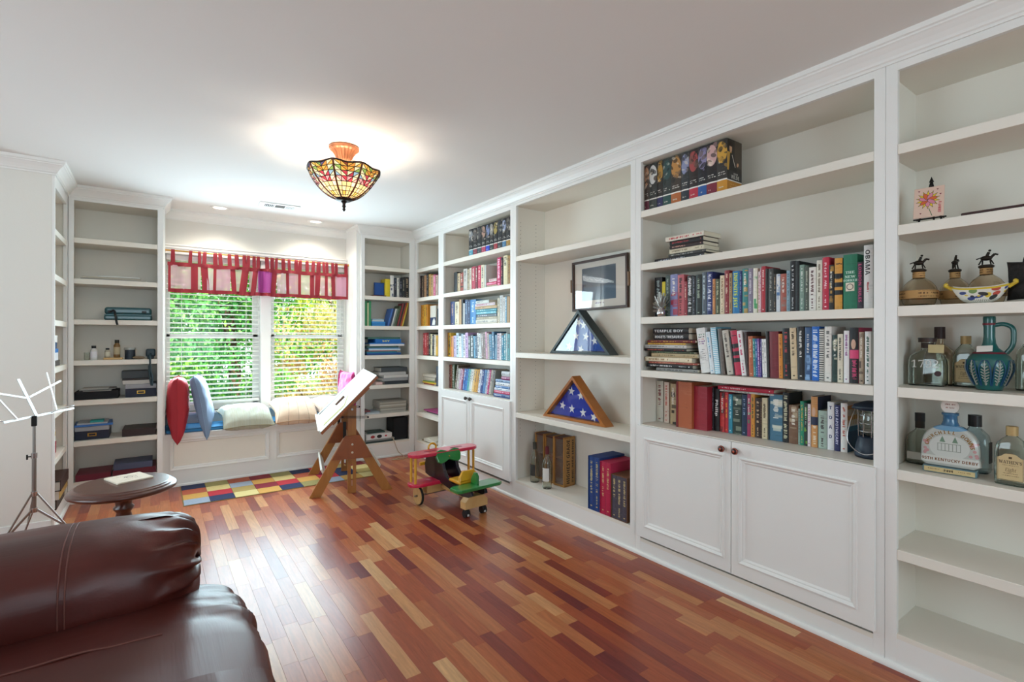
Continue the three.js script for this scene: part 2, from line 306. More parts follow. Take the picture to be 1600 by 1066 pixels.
// ------------------------------------------------------------------ books
const ORD = ['first', 'second', 'third', 'fourth', 'fifth', 'sixth', 'seventh', 'eighth', 'ninth', 'tenth', 'eleventh', 'twelfth', 'thirteenth', 'fourteenth', 'fifteenth', 'sixteenth', 'seventeenth', 'eighteenth', 'nineteenth', 'twentieth',
  'twenty-first', 'twenty-second', 'twenty-third', 'twenty-fourth', 'twenty-fifth', 'twenty-sixth', 'twenty-seventh', 'twenty-eighth', 'twenty-ninth', 'thirtieth', 'thirty-first', 'thirty-second', 'thirty-third', 'thirty-fourth', 'thirty-fifth', 'thirty-sixth', 'thirty-seventh', 'thirty-eighth', 'thirty-ninth', 'fortieth', 'forty-first', 'forty-second', 'forty-third', 'forty-fourth', 'forty-fifth'];
function colourName(hex) {
  const c = new THREE.Color(hex), h = {}; c.getHSL(h, THREE.SRGBColorSpace); const H = h.h * 360, S = h.s, L = h.l;
  if (L < 0.16) return 'black'; if (S < 0.12) return L > 0.8 ? 'white' : L > 0.5 ? 'pale grey' : 'dark grey';
  if (L > 0.78) return H < 20 || H > 300 ? 'pale pink' : H < 70 ? 'cream' : H < 170 ? 'pale green' : 'pale blue';
  const d = L < 0.33 ? 'dark ' : '';
  if (H < 15 || H >= 345) return d + 'red'; if (H < 42) return L < 0.36 ? 'dark brown' : S < 0.5 ? 'tan' : 'orange'; if (H < 70) return d + (S < 0.35 ? 'olive' : 'yellow');
  if (H < 165) return d + 'green'; if (H < 195) return d + 'teal'; if (H < 255) return L < 0.33 ? 'navy' : 'blue'; if (H < 300) return d + 'purple'; return d + 'pink';
}
const ATLAS = 2048, PXM = 900;
const atlas = document.createElement('canvas'); atlas.width = atlas.height = ATLAS;
const ac = atlas.getContext('2d'); ac.fillStyle = '#888'; ac.fillRect(0, 0, ATLAS, ATLAS);
let ax = 0, ay = 0, arow = 0;
function cell(w, h) { if (ax + w + 2 > ATLAS) { ax = 0; ay += arow + 2; arow = 0; } const r = [ax, ay, w, h]; ax += w + 2; arow = Math.max(arow, h); return r; }
function scribble(c, x, y, w, len, col, vertical) {        // lettering too small to read
  c.fillStyle = col;
  for (let p = 0; p < len;) { const k = 1.5 + rnd() * 3.2; if (rnd() < 0.8) { const a = w * rr(0.55, 1), o = (w - a) * rnd(); vertical ? c.fillRect(x + o, y + p, a, k) : c.fillRect(x + p, y + o, k, a); } p += k + 1 + (rnd() < 0.16 ? 4 : 0); }
}
function drawSpine([x, y, w, h], b) {
  const [, , , col, tc, style, , o = {}] = b, c = ac; c.save(); c.beginPath(); c.rect(x, y, w, h); c.clip();
  c.fillStyle = col; c.fillRect(x, y, w, h);
  for (let i = 0; i < 26; i++) { c.globalAlpha = 0.05; c.fillStyle = rnd() < 0.5 ? '#000' : '#fff'; c.fillRect(x + rnd() * w, y + rnd() * h, rr(1, w), rr(1, 7)); }
  c.globalAlpha = 1;
  const tw = Math.max(3, w * 0.42), tx = x + (w - tw) / 2;
  if (style === 'v') {
    c.fillStyle = o.pic; c.beginPath(); c.ellipse(x + w * 0.5, y + h * 0.24, w * 0.5, h * 0.2, 0, 0, 7); c.fill();
    for (let i = 0; i < 14; i++) { c.globalAlpha = 0.55; c.fillStyle = pick([o.pic, col, '#1a1715', '#e8dcc8', '#6a5a4a']); c.beginPath(); c.ellipse(x + rnd() * w, y + h * rr(0.03, 0.5), w * rr(0.08, 0.3), h * rr(0.015, 0.07), rnd(), 0, 7); c.fill(); }
    c.globalAlpha = 1; c.fillStyle = '#efece4'; c.fillRect(x, y + h * 0.735, w, h * 0.028); c.fillStyle = o.band; c.fillRect(x, y + h * 0.763, w, h * 0.24);
    scribble(c, x + w * 0.14, y + h * 0.6, h * 0.022, w * 0.6, tc); scribble(c, x + w * 0.14, y + h * 0.64, h * 0.022, w * 0.72, tc); scribble(c, x + w * 0.2, y + h * 0.87, h * 0.03, w * 0.4, '#d8d0c0');
  } else if (style === 's') { scribble(c, tx, y + h * 0.08, tw, h * rr(0.4, 0.6), tc, true); if (rnd() < 0.6) scribble(c, tx + tw * 0.2, y + h * 0.72, tw * 0.6, h * 0.16, tc, true); c.fillStyle = tc; c.fillRect(x + w * 0.35, y + h * 0.92, w * 0.3, h * 0.02); }
  else if (style === 'S') scribble(c, x + w * 0.16, y + h * 0.06, w * 0.68, h * 0.86, tc, true);
  else if (style === 'g') { for (let i = 0; i < 7; i++) { c.globalAlpha = 0.75; c.fillStyle = i % 2 ? tc : new THREE.Color(col).lerp(new THREE.Color(tc), rnd()).getStyle(); c.fillRect(x + rnd() * w * 0.5, y + rnd() * h, w * rr(0.3, 1), h * rr(0.03, 0.14)); } c.globalAlpha = 1; scribble(c, tx, y + h * 0.1, tw, h * 0.4, '#f0ece0', true); }
  else if (style === 'B') { c.fillStyle = tc; for (const k of [0.3, 0.47, 0.62]) c.fillRect(x, y + h * k, w, h * 0.09); scribble(c, x + w * 0.2, y + h * 0.38, h * 0.03, w * 0.6, tc); scribble(c, x + w * 0.2, y + h * 0.1, h * 0.03, w * 0.6, tc); }
  else if (style === 'z') { c.fillStyle = tc; for (let k = 0; k < h; k += 9) c.fillRect(x, y + k, w, 4); }
  else if (style === 'm') { for (let k = 0; k < 5; k++) scribble(c, x + w * 0.18, y + h * (0.14 + k * 0.05), h * 0.03, w * 0.64, pick(['#c04a5a', '#3a8a5a', '#3a3a3c', '#7a4a8a'])); for (let k = 0; k < 6; k++) scribble(c, x + w * 0.22, y + h * (0.48 + k * 0.045), h * 0.014, w * 0.5, '#777'); }
  else if (style === 'F') { c.fillStyle = '#d9b096'; c.beginPath(); c.ellipse(x + w * 0.45, y + h * 0.3, w * 0.27, h * 0.09, 0, 0, 7); c.fill(); c.fillStyle = tc; c.fillRect(x, y + h * 0.4, w, h * 0.16); c.fillStyle = col; c.fillRect(x, y + h * 0.56, w, h * 0.5); scribble(c, tx, y + h * 0.58, tw * 1.3, h * 0.34, tc === '#24304e' ? '#f0e0c8' : tc, true); }
  else if (style === 'T' || style === 'H') {
    const big = { OBAMA: 0.4, TOAD: 0.66, 'THE NEW YORKER': 0.42 }[o.title] ?? 0.82;
    c.save(); c.translate(x + w / 2, y + h * (o.title === 'OBAMA' ? 0.27 : 0.45)); c.rotate(Math.PI / 2); c.textAlign = 'center'; c.textBaseline = 'middle'; c.fillStyle = tc;
    if (o.title === 'THE NEW YORKER') { c.rotate(-Math.PI / 2); c.translate(0, -h * 0.06); c.font = 'bold 15px serif'; c.fillText('THE', 0, -14); c.fillText('NEW', 0, 3); c.font = 'bold 12px serif'; c.fillText('YORKER', 0, 18); c.fillStyle = '#e8dcc8'; c.fillRect(-w * 0.32, 26, w * 0.64, 34); c.fillStyle = '#2a2a2a'; c.beginPath(); c.arc(0, 43, 11, 0, 7); c.lineWidth = 2; c.strokeStyle = '#2a2a2a'; c.stroke(); }
    else if (o.title === 'TOAD') { c.rotate(-Math.PI / 2); c.font = 'bold ' + Math.round(w * 0.72) + 'px sans-serif'; [...'TOAD'].forEach((ch, i) => c.fillText(ch, 0, -h * 0.33 + i * h * 0.2)); }
    else { let px = w * 0.7; c.font = 'bold ' + px + 'px sans-serif'; const m = c.measureText(o.title).width, L = h * big; if (m > L) px *= L / m; c.font = 'bold ' + px + 'px sans-serif'; c.scale(Math.min(1.6, L / c.measureText(o.title).width), 1); c.fillText(o.title, 0, 1); }
    c.restore();
    if (o.title === 'OBAMA') scribble(c, x + w * 0.36, y + h * 0.55, w * 0.25, h * 0.2, '#b03a3a', true);
  }
  c.restore();
}
const bookMat = new THREE.MeshStandardMaterial({ roughness: 0.48 }), pageMat = std(0xe3d9c3, 0.92);
const coverCells = {};
function coverArt(kind, W, Hh) {
  const r = cell(Math.round(W * PXM * 1.2), Math.round(Hh * PXM * 1.2)), [x, y, w, h] = r, c = ac; c.save(); c.beginPath(); c.rect(x, y, w, h); c.clip();
  if (kind === 1) {
    c.fillStyle = '#2e2822'; c.fillRect(x, y, w, h); c.fillStyle = '#4a3e32'; c.fillRect(x + w * 0.5, y, w * 0.5, h * 0.5); c.fillStyle = '#c8993a'; c.fillRect(x, y + h * 0.24, w * 0.3, h * 0.36);
    c.fillStyle = '#cf9f7c'; c.beginPath(); c.ellipse(x + w * 0.24, y + h * 0.17, w * 0.09, h * 0.075, 0, 0, 7); c.fill(); c.fillStyle = '#2a1c14'; c.beginPath(); c.ellipse(x + w * 0.25, y + h * 0.09, w * 0.12, h * 0.045, 0, 0, 7); c.fill();
    c.fillStyle = '#191513'; c.beginPath(); c.moveTo(x + w * 0.1, y + h * 0.62); c.lineTo(x + w * 0.2, y + h * 0.25); c.lineTo(x + w * 0.42, y + h * 0.27); c.lineTo(x + w * 0.72, y + h * 0.62); c.fill();
    c.strokeStyle = '#e8e0d0'; c.lineWidth = w * 0.035; c.beginPath(); c.moveTo(x + w * 0.33, y + h * 0.28); c.lineTo(x + w * 0.55, y + h * 0.5); c.stroke(); c.fillStyle = '#cf9f7c'; c.beginPath(); c.ellipse(x + w * 0.72, y + h * 0.44, w * 0.06, h * 0.04, 0.5, 0, 7); c.fill();
    c.fillStyle = '#2b2a29'; c.fillRect(x, y + h * 0.58, w, h * 0.17); c.fillStyle = '#f0ece2'; c.textAlign = 'center'; c.font = Math.round(w * 0.1) + 'px sans-serif'; c.fillText('OSCAR', x + w * 0.58, y + h * 0.64); c.font = Math.round(w * 0.19) + 'px sans-serif'; c.fillText('WILDE', x + w * 0.55, y + h * 0.72);
    c.fillStyle = '#efece4'; c.fillRect(x, y + h * 0.75, w, h * 0.022); c.fillStyle = '#c4842a'; c.fillRect(x, y + h * 0.772, w, h); for (let k = 0; k < 3; k++) scribble(c, x + w * 0.2, y + h * (0.82 + k * 0.05), h * 0.018, w * 0.6, '#e0b46a');
  } else {
    c.fillStyle = '#e6ded2'; c.fillRect(x, y, w, h); c.fillStyle = '#d08a34'; c.fillRect(x, y + h * 0.05, w, h * 0.08); c.fillRect(x, y + h * 0.26, w, h * 0.09); c.fillStyle = '#e8c890'; for (let k = 0; k < 7; k++) c.fillRect(x + w * k / 7, y + h * 0.13, w * 0.07, h * 0.32);
    c.fillStyle = '#2a7fa4'; c.fillRect(x, y + h * 0.48, w, h * 0.1); c.fillStyle = '#1d5a80'; c.fillRect(x, y + h * 0.58, w, h * 0.42);
  }
  c.restore(); return r;
}
const toUV = ([x, y, w, h], u, v) => [(x + u * w) / ATLAS, 1 - (y + (1 - v) * h) / ATLAS];
function bookGeo(w, h, d, r, coverRect) {
  // plan of the case: front board, gently rounded spine, back board; z = 0 is the spine, the boards run to -d
  const k = 0.0022, n = 6, bow = Math.min(0.004, w * 0.12), out = [], inn = [];
  out.push([0, -d, 'l']); inn.push([k, -d]);
  for (let i = 0; i <= n; i++) { const t = i / n, z = -bow + bow * Math.sin(t * Math.PI); out.push([t * w, z, 's', t]); inn.push([k + t * (w - 2 * k), Math.min(z - k, -k)]); }
  out.push([w, -d, 'r']); inn.push([w - k, -d]);
  const pos = [], uv = [], N = out.length, flat = toUV(r, 0.08, 0.5);
  const quad = (a, b, c, e, ua, ub, uc, ue) => { for (const [p, q] of [[a, ua], [b, ub], [c, uc], [a, ua], [c, uc], [e, ue]]) { pos.push(...p); uv.push(...q); } };
  for (let i = 0; i < N - 1; i++) {
    const A = out[i], B = out[i + 1], a0 = [A[0], 0, A[1]], b0 = [B[0], 0, B[1]], a1 = [A[0], h, A[1]], b1 = [B[0], h, B[1]];
    if (i > 0 && i < N - 2) quad(a0, b0, b1, a1, toUV(r, A[3], 0), toUV(r, B[3], 0), toUV(r, B[3], 1), toUV(r, A[3], 1));
    else if (i === N - 2 && coverRect) quad(a0, b0, b1, a1, toUV(coverRect, 0, 0), toUV(coverRect, 1, 0), toUV(coverRect, 1, 1), toUV(coverRect, 0, 1));
    else quad(a0, b0, b1, a1, flat, flat, flat, flat);
    const C = inn[i], E = inn[i + 1];
    quad([E[0], 0, E[1]], [C[0], 0, C[1]], [C[0], h, C[1]], [E[0], h, E[1]], flat, flat, flat, flat);
    quad([A[0], h, A[1]], [B[0], h, B[1]], [E[0], h, E[1]], [C[0], h, C[1]], flat, flat, flat, flat);
    quad([B[0], 0, B[1]], [A[0], 0, A[1]], [C[0], 0, C[1]], [E[0], 0, E[1]], flat, flat, flat, flat);
  }
  for (const [A, C, s] of [[out[0], inn[0], 1], [inn[N - 1], out[N - 1], 1]]) quad([C[0], 0, C[1]], [A[0], 0, A[1]], [A[0], h, A[1]], [C[0], h, C[1]], flat, flat, flat, flat);
  const g = new THREE.BufferGeometry(); g.setAttribute('position', new THREE.Float32BufferAttribute(pos, 3)); g.setAttribute('uv', new THREE.Float32BufferAttribute(uv, 2)); g.computeVertexNormals(); return g;
}
function makeBook(t, w, h, d, b) {
  const r = cell(Math.max(6, Math.round(w * PXM)), Math.round(h * PXM)); drawSpine(r, b);
  const o = b[7] ?? {}, cov = o.cov ? coverArt(o.cov, d, h) : null;
  mesh('cover', bookGeo(w, h, d, r, cov), bookMat, t);
  if (w > 0.008) mesh('pages', bx(0.0024, 0.0025, -d + 0.004, w - 0.0024, h - 0.0025, -0.0075), pageMat, t);
}
const SHELFNAME = {
  a1: 'picture-spined volume|on the top shelf over the wide doors|matching volumes on the top shelf over the wide doors', a2: 'book lying in the small flat stack on the second shelf over the wide doors|', a3: 'book|on the third shelf over the wide doors|books on the third shelf over the wide doors',
  a4s: 'book|in the large flat stack over the wide doors|flat stack on the fourth shelf', a4: 'book|on the fourth shelf over the wide doors|books on the fourth shelf over the wide doors', a5: 'book|directly on top of the wide-doored cabinet|books on top of the wide-doored cabinet', a5s: 'thin book|laid flat across the books above the wide doors|flat books above the wide doors',
  b1: 'picture-spined volume|on the top shelf over the narrow doors|matching volumes over the narrow doors', b2: 'book|on the second shelf over the narrow doors|books on the second shelf over the narrow doors', b3: 'book|on the third shelf over the narrow doors|books on the third shelf over the narrow doors',
  b4: 'book|on the fourth shelf over the narrow doors|books on the fourth shelf over the narrow doors', b5: 'book|directly on top of the narrow-doored cabinet|books on top of the narrow-doored cabinet', b5s: 'book|in the flat pile right on the narrow-doored cabinet|flat pile on the narrow-doored cabinet',
  c2: 'book|on the second shelf of the corner bookcase|books on the second corner shelf', c3: 'book|on the third shelf of the corner bookcase|books on the third corner shelf', c4: 'book|on the fourth shelf of the corner bookcase|books on the fourth corner shelf', c5: 'book|on the fifth shelf of the corner bookcase|books on the fifth corner shelf',
  d2: 'book|on the second shelf right of the window|books on the second shelf right of the window', d3: 'upright binder|on the third shelf right of the window|binders right of the window', d3l: 'leaning thin book|on the third shelf right of the window|leaning books right of the window',
};
SHELFNAME.a2 = 'book|in the small flat stack on the second shelf|small flat stack on the second shelf';
function shelveBooks(rows) {
  const [f, Y] = BOOKS[rows[0]], F = FRAMES[f], list = [];
  for (const k of rows) for (const b of BOOKS[k][2]) list.push([k, b]);
  const base = rows[0];
  const lying = list.filter(([, b]) => b[7]?.lie).sort((p, q) => p[1][7].y - q[1][7].y), upright = list.filter(([, b]) => !b[7]?.lie).sort((p, q) => p[1][0] - q[1][0]);
  const key = rows[0][0], LIM = { a: [-2.046, -0.802], b: [-4.603, -3.375], c: [-5.243, -4.668], d: [1.8, 2.364] }[key], capH = rows[0] === 'a1' || rows[0] === 'b1' ? 0.286 : 0.27;
  let end = LIM[0], n = 0, last = 0, lastH = 0;
  const topAt = [];
  for (const [k, b] of upright) {
    let [x, w, h, col, , , inset, o = {}] = b; h = Math.min(h, capH);
    if (x + w > LIM[1]) w = LIM[1] - x; if (x < LIM[0]) { w -= LIM[0] - x; x = LIM[0]; } if (w < 0.006) continue;
    { const l2 = Math.tan((o.lean ?? 0) * D2R), l1 = Math.tan(last); if (l2 > l1) end += Math.min(h, lastH || h) * (l2 - l1) * 1.02; last = (o.lean ?? 0) * D2R; lastH = h; }
    const nm = SHELFNAME[k.replace(/^(a3|a4|a5)b$/, '$1')].split('|');
    const t = thing('book', `${colourName(b[5] === 'v' ? o.band : col)}${b[5] === 'v' ? '-footed' : ''} ${nm[0]}, ${ORD[n]} from left ${nm[1]}`, 'book', [0, 0, 0], F.turn, nm[2]);
    const lean = (o.lean ?? 0) * D2R, gap = 0.0006, d = Math.min(o.d ?? rr(0.135, 0.155), 0.315 - inset);
    if (lean) {
      const run = w * Math.cos(lean);
      if (x < end) x = end;
      const hh = h / Math.cos(lean) - Math.abs(w * Math.tan(lean)) * 0.5;
      makeBook(t, w, hh, d, b);
      if (lean > 0) { t.position.set(...F.at(x, Y + 0.001, inset)); t.rotation.set(0, F.turn, 0); t.rotateZ(lean); }
      else { const s = Math.abs(lean); t.position.set(...F.at(x, Y + 0.001 + w * Math.sin(s), inset)); t.rotation.set(0, F.turn, 0); t.rotateZ(lean); }
      end = x + w / Math.cos(lean) + gap;
    } else {
      if (x < end) { w = Math.max(0.005, w - (end - x)); x = end; }
      makeBook(t, w - gap, h, d, b); t.position.set(...F.at(x, Y + 0.0008, inset)); end = x + w;
      topAt.push([x, x + w, Y + h]);
    }
    n++;
  }
  const tops = [];
  let q = 0;
  for (const [k, b] of lying) {
    const [x, len, th, col, , , inset, o] = b, nm = SHELFNAME[k].split('|');
    const t = thing('book', '', 'book', [0, 0, 0], F.turn, nm[2]);
    let y = k === 'a5s' ? 0 : Y; for (const [a, c, top] of tops) if (a < x + len - 0.01 && c > x + 0.01) y = Math.max(y, top);
    if (k === 'a5s') for (const [a, c, top] of topAt) if (a < x + len && c > x) y = Math.max(y, Math.min(top, Y + 0.226));
    y += 0.0008;
    const siblings = lying.filter(([kk, bb]) => kk === k), pos = siblings.length - siblings.findIndex((s) => s[1] === b) - 1;
    t.userData.label = `${colourName(col)} ${nm[0]}, ${ORD[pos]} from top ${k === 'b2' || k === 'b3' ? nm[1].replace('on the', 'of the flat pile,') : nm[1]}`;
    makeBook(t, th - 0.0006, len, o.d ?? 0.15, b); t.position.set(...F.at(x + len, y, inset)); t.rotation.set(0, F.turn, 0); t.rotateZ(Math.PI / 2);
    tops.push([x, x + len, y + th]);
  }
}
const BOOKS = {
 a1: ["R", 2.078, [
  [-2.072, 0.062, 0.291, '#4a3a32', '#e8e4da', 'v', 0.05, {band: "#6b2d3a", pic: "#b98a6a"}],
  [-2.009, 0.057, 0.296, '#3c3f3c', '#e8e4da', 'v', 0.05, {band: "#454c48", pic: "#dfe0dc"}],
  [-1.951, 0.042, 0.291, '#2d2b28', '#e8e4da', 'v', 0.05, {band: "#2f2f5c", pic: "#b98b3a"}],
  [-1.908, 0.058, 0.296, '#343c3a', '#e8e4da', 'v', 0.05, {band: "#2c5450", pic: "#33504f"}],
  [-1.85, 0.068, 0.298, '#3f372f', '#e8e4da', 'v', 0.05, {band: "#bb6a36", pic: "#c08a4a"}],
  [-1.781, 0.051, 0.295, '#35383a', '#e8e4da', 'v', 0.05, {band: "#2c343c", pic: "#8d93b4"}],
  [-1.729, 0.057, 0.302, '#2a2422', '#e8e4da', 'v', 0.05, {band: "#c03346", pic: "#a84a48"}],
  [-1.672, 0.053, 0.294, '#1f2026', '#e8e4da', 'v', 0.05, {band: "#2b5c9e", pic: "#8f88ae"}],
  [-1.619, 0.062, 0.297, '#1f1b1c', '#e8e4da', 'v', 0.05, {band: "#7e2236", pic: "#d0a8a4"}],
  [-1.557, 0.059, 0.298, '#33302c', '#e8e4da', 'v', 0.05, {cov: 1, band: "#d0902c", pic: "#cf9d3c"}],
 ]],
 a2: ["R", 1.758, [
  [-1.973, 0.335, 0.025, '#2a2b30', '#cfd2dd', 's', 0.06, {lie: 1, y: 1.77, d: 0.19}],
  [-1.873, 0.245, 0.016, '#3f3d3b', '#c0bdb5', 's', 0.06, {lie: 1, y: 1.792, d: 0.17}],
  [-1.867, 0.229, 0.026, '#d9cdb4', '#8a7a60', 's', 0.06, {lie: 1, y: 1.807, d: 0.15}],
  [-1.865, 0.22, 0.021, '#2b1a1c', '#c98', 's', 0.06, {lie: 1, y: 1.829, d: 0.15}],
  [-1.865, 0.22, 0.026, '#181718', '#b8333c', 's', 0.06, {lie: 1, y: 1.847, d: 0.15}],
  [-1.895, 0.255, 0.027, '#e6dccb', '#c0343a', 's', 0.06, {lie: 1, y: 1.876, d: 0.17}],
 ]],
 a3: ["R", 1.435, [
  [-1.975, 0.054, 0.238, '#17171a', '#9aa', 's', 0.06],
  [-1.92, 0.023, 0.208, '#d8c426', '#222', 'n', 0.06],
  [-1.895, 0.031, 0.242, '#49554f', '#9a9', 's', 0.06],
  [-1.862, 0.05, 0.245, '#8b8fbc', '#c23a4a', 'g', 0.06],
  [-1.811, 0.043, 0.238, '#c4646a', '#3a2a2a', 's', 0.06],
  [-1.767, 0.021, 0.196, '#98303a', '#dba', 's', 0.06],
  [-1.745, 0.032, 0.227, '#1b1b1d', '#eee', 'S', 0.06],
  [-1.712, 0.019, 0.221, '#222328', '#889', 's', 0.06],
  [-1.692, 0.039, 0.227, '#1f2620', '#a8b8a0', 's', 0.06],
  [-1.651, 0.027, 0.236, '#59636e', '#cdd', 's', 0.06],
  [-1.622, 0.033, 0.235, '#262f6c', '#e8e8f0', 'S', 0.06],
  [-1.587, 0.016, 0.194, '#cf8a52', '#5a3a22', 's', 0.06],
  [-1.57, 0.027, 0.191, '#4c5138', '#c8c8a0', 's', 0.06],
  [-1.543, 0.025, 0.208, '#e2cfae', '#7a5a40', 's', 0.06],
  [-1.517, 0.026, 0.232, '#8d2a2f', '#e8c8b0', 's', 0.06],
  [-1.49, 0.016, 0.215, '#ae8a5c', '#4a3420', 's', 0.06],
  [-1.473, 0.039, 0.223, '#2a7bb2', '#d4e04a', 'T', 0.06, {title: "INFINITE JEST"}],
  [-1.433, 0.013, 0.221, '#22346a', '#9ad', 's', 0.06],
  [-1.419, 0.03, 0.229, '#3d8a88', '#e6a050', 'g', 0.06],
  [-1.387, 0.025, 0.227, '#877e93', '#d8d2dc', 's', 0.06],
  [-1.361, 0.022, 0.226, '#e6e1d0', '#3a9a5a', 'g', 0.06],
  [-1.337, 0.015, 0.222, '#e3b3bc', '#904050', 's', 0.06],
 ]],
 a3b: ["R", 1.435, [
  [-1.349, 0.008, 0.163, '#a4a06c', '#555', 's', 0.06],
  [-1.339, 0.015, 0.207, '#ead2d2', '#b03040', 's', 0.06],
  [-1.323, 0.025, 0.231, '#b4303c', '#e8d8d0', 's', 0.06],
  [-1.298, 0.013, 0.217, '#1a1a1b', '#999', 'n', 0.06],
  [-1.284, 0.025, 0.216, '#474846', '#a8a8a0', 's', 0.06],
  [-1.258, 0.013, 0.187, '#2e2620', '#c8a880', 's', 0.06],
  [-1.245, 0.019, 0.185, '#d9dde4', '#2a5a9a', 'g', 0.06],
  [-1.225, 0.028, 0.184, '#a95a4c', '#8a8580', 'g', 0.06],
  [-1.196, 0.016, 0.197, '#86a4b2', '#3a5560', 's', 0.06],
  [-1.18, 0.026, 0.24, '#141416', '#d8d8d8', 's', 0.06, {d: 0.22}],
  [-1.154, 0.017, 0.237, '#17191a', '#888', 'n', 0.06, {d: 0.22}],
  [-1.137, 0.022, 0.217, '#7b9587', '#e0e8e0', 's', 0.06],
  [-1.113, 0.017, 0.207, '#4f564c', '#c0c4b0', 's', 0.06],
  [-1.096, 0.031, 0.201, '#e8e4dc', '#4a1f22', 's', 0.06],
  [-1.063, 0.024, 0.229, '#e2dccb', '#7a6a5a', 's', 0.06],
  [-1.038, 0.027, 0.239, '#c22844', '#f4d8dc', 's', 0.06],
  [-1.011, 0.02, 0.202, '#1c1b1c', '#d8a040', 'g', 0.06],
  [-0.989, 0.032, 0.229, '#d7983a', '#1a1512', 'B', 0.06],
  [-0.954, 0.054, 0.239, '#1d7757', '#e4f0e4', 'T', 0.06, {title: "THE NEW YORKER", d: 0.2}],
  [-0.899, 0.023, 0.202, '#2b2433', '#d8407a', 'T', 0.06, {title: "LONDON RULES"}],
  [-0.876, 0.034, 0.281, '#ecebe9', '#2a2a2a', 'T', 0.06, {title: "OBAMA", d: 0.23}],
 ]],
 a4s: ["R", 1.115, [
  [-1.952, 0.281, 0.018, '#8d8c88', '#444', 's', 0.05, {lie: 1, y: 1.111, d: 0.17}],
  [-2.026, 0.323, 0.023, '#1a1a1c', '#e8e8e8', 's', 0.05, {lie: 1, y: 1.125, d: 0.16}],
  [-2.008, 0.336, 0.011, '#9c4a3c', '#e0c0a0', 's', 0.05, {lie: 1, y: 1.149, d: 0.16}],
  [-2.037, 0.33, 0.026, '#e6d9bb', '#8a6a40', 's', 0.05, {lie: 1, y: 1.158, d: 0.17}],
  [-1.988, 0.316, 0.023, '#b8a47e', '#7a6a4a', 's', 0.05, {lie: 1, y: 1.187, d: 0.16}],
  [-1.988, 0.293, 0.01, '#3c4a34', '#b0b890', 's', 0.05, {lie: 1, y: 1.211, d: 0.16}],
  [-2.04, 0.296, 0.017, '#1c1c1e', '#c8503a', 's', 0.05, {lie: 1, y: 1.221, d: 0.16}],
  [-2.043, 0.301, 0.02, '#c2c2be', '#555', 's', 0.05, {lie: 1, y: 1.239, d: 0.16}],
  [-2.014, 0.265, 0.011, '#d3a444', '#6a4a1a', 's', 0.05, {lie: 1, y: 1.261, d: 0.15}],
  [-2.018, 0.332, 0.016, '#6e2126', '#e8c84a', 's', 0.05, {lie: 1, y: 1.273, d: 0.17}],
  [-1.972, 0.243, 0.036, '#17181a', '#e4e4e4', 'H', 0.05, {lie: 1, y: 1.297, title: "ROGETS THESAURUS", d: 0.15}],
  [-1.977, 0.247, 0.033, '#1b1c1f', '#d8d8d8', 'H', 0.05, {lie: 1, y: 1.336, title: "TEMPLE BOY", d: 0.15}],
 ]],
 a4: ["R", 1.115, [
  [-1.655, 0.053, 0.25, '#eae8e4', '#c04a5a', 'm', 0.06, {lean: 8}],
  [-1.598, 0.025, 0.228, '#dfe6ea', '#5a9ac0', 's', 0.06, {lean: 8}],
  [-1.571, 0.031, 0.252, '#7fc4dc', '#f4f4f4', 'z', 0.06, {lean: 7}],
  [-1.536, 0.022, 0.244, '#6a5f58', '#a89a8a', 'n', 0.06, {lean: 5}],
  [-1.51, 0.035, 0.236, '#c9bfb0', '#4a4038', 's', 0.06, {lean: 8}],
  [-1.473, 0.007, 0.196, '#3a3a3c', '#999', 'n', 0.06, {lean: 7}],
  [-1.465, 0.036, 0.234, '#c02a4a', '#1a1a1c', 'B', 0.06, {lean: 7}],
  [-1.428, 0.025, 0.233, '#ece8e6', '#c0305a', 's', 0.06, {lean: 7}],
  [-1.401, 0.013, 0.227, '#3c2422', '#c8a080', 'n', 0.06, {lean: 3}],
  [-1.387, 0.023, 0.204, '#bd6540', '#e8c8a8', 's', 0.06, {lean: 2}],
  [-1.364, 0.012, 0.192, '#2f8a88', '#d0f0ec', 's', 0.06, {lean: 2}],
  [-1.351, 0.01, 0.192, '#2a5a9c', '#d8e4f4', 's', 0.06, {lean: 2}],
  [-1.34, 0.011, 0.192, '#7a4a94', '#e4d4f0', 's', 0.06, {lean: 2}],
  [-1.327, 0.01, 0.19, '#efeeec', '#888', 's', 0.06, {lean: 2}],
 ]],
 a4b: ["R", 1.115, [
  [-1.339, 0.01, 0.189, '#5a4a9a', '#ddd', 's', 0.06],
  [-1.327, 0.011, 0.19, '#ebe9e6', '#999', 's', 0.06, {lean: 2}],
  [-1.313, 0.012, 0.228, '#2a2826', '#887', 'n', 0.06, {lean: 2}],
  [-1.298, 0.044, 0.227, '#76202a', '#8a3038', 'n', 0.06, {lean: 1}],
  [-1.248, 0.018, 0.215, '#d8882f', '#8a4a10', 's', 0.06, {lean: 1}],
  [-1.224, 0.033, 0.242, '#1a1a1a', '#c8404a', 's', 0.06, {lean: 1}],
  [-1.182, 0.029, 0.243, '#d9c29c', '#4a3a28', 's', 0.06, {lean: 2}],
  [-1.151, 0.031, 0.249, '#191a1c', '#e8e6e0', 's', 0.06, {lean: 1}],
  [-1.117, 0.033, 0.245, '#35557f', '#9ac0e8', 'g', 0.06],
  [-1.083, 0.031, 0.248, '#1d69c6', '#f0f4fc', 'S', 0.06],
  [-1.051, 0.02, 0.238, '#e0ddd4', '#2a2c30', 'z', 0.06],
  [-1.029, 0.029, 0.247, '#e3dfd7', '#4a4a48', 's', 0.06],
  [-0.997, 0.021, 0.209, '#223c38', '#e0d8b8', 'g', 0.06],
  [-0.976, 0.022, 0.213, '#ddd5bf', '#3a3a34', 's', 0.06],
  [-0.951, 0.021, 0.228, '#eceaea', '#8a4a8a', 's', 0.06],
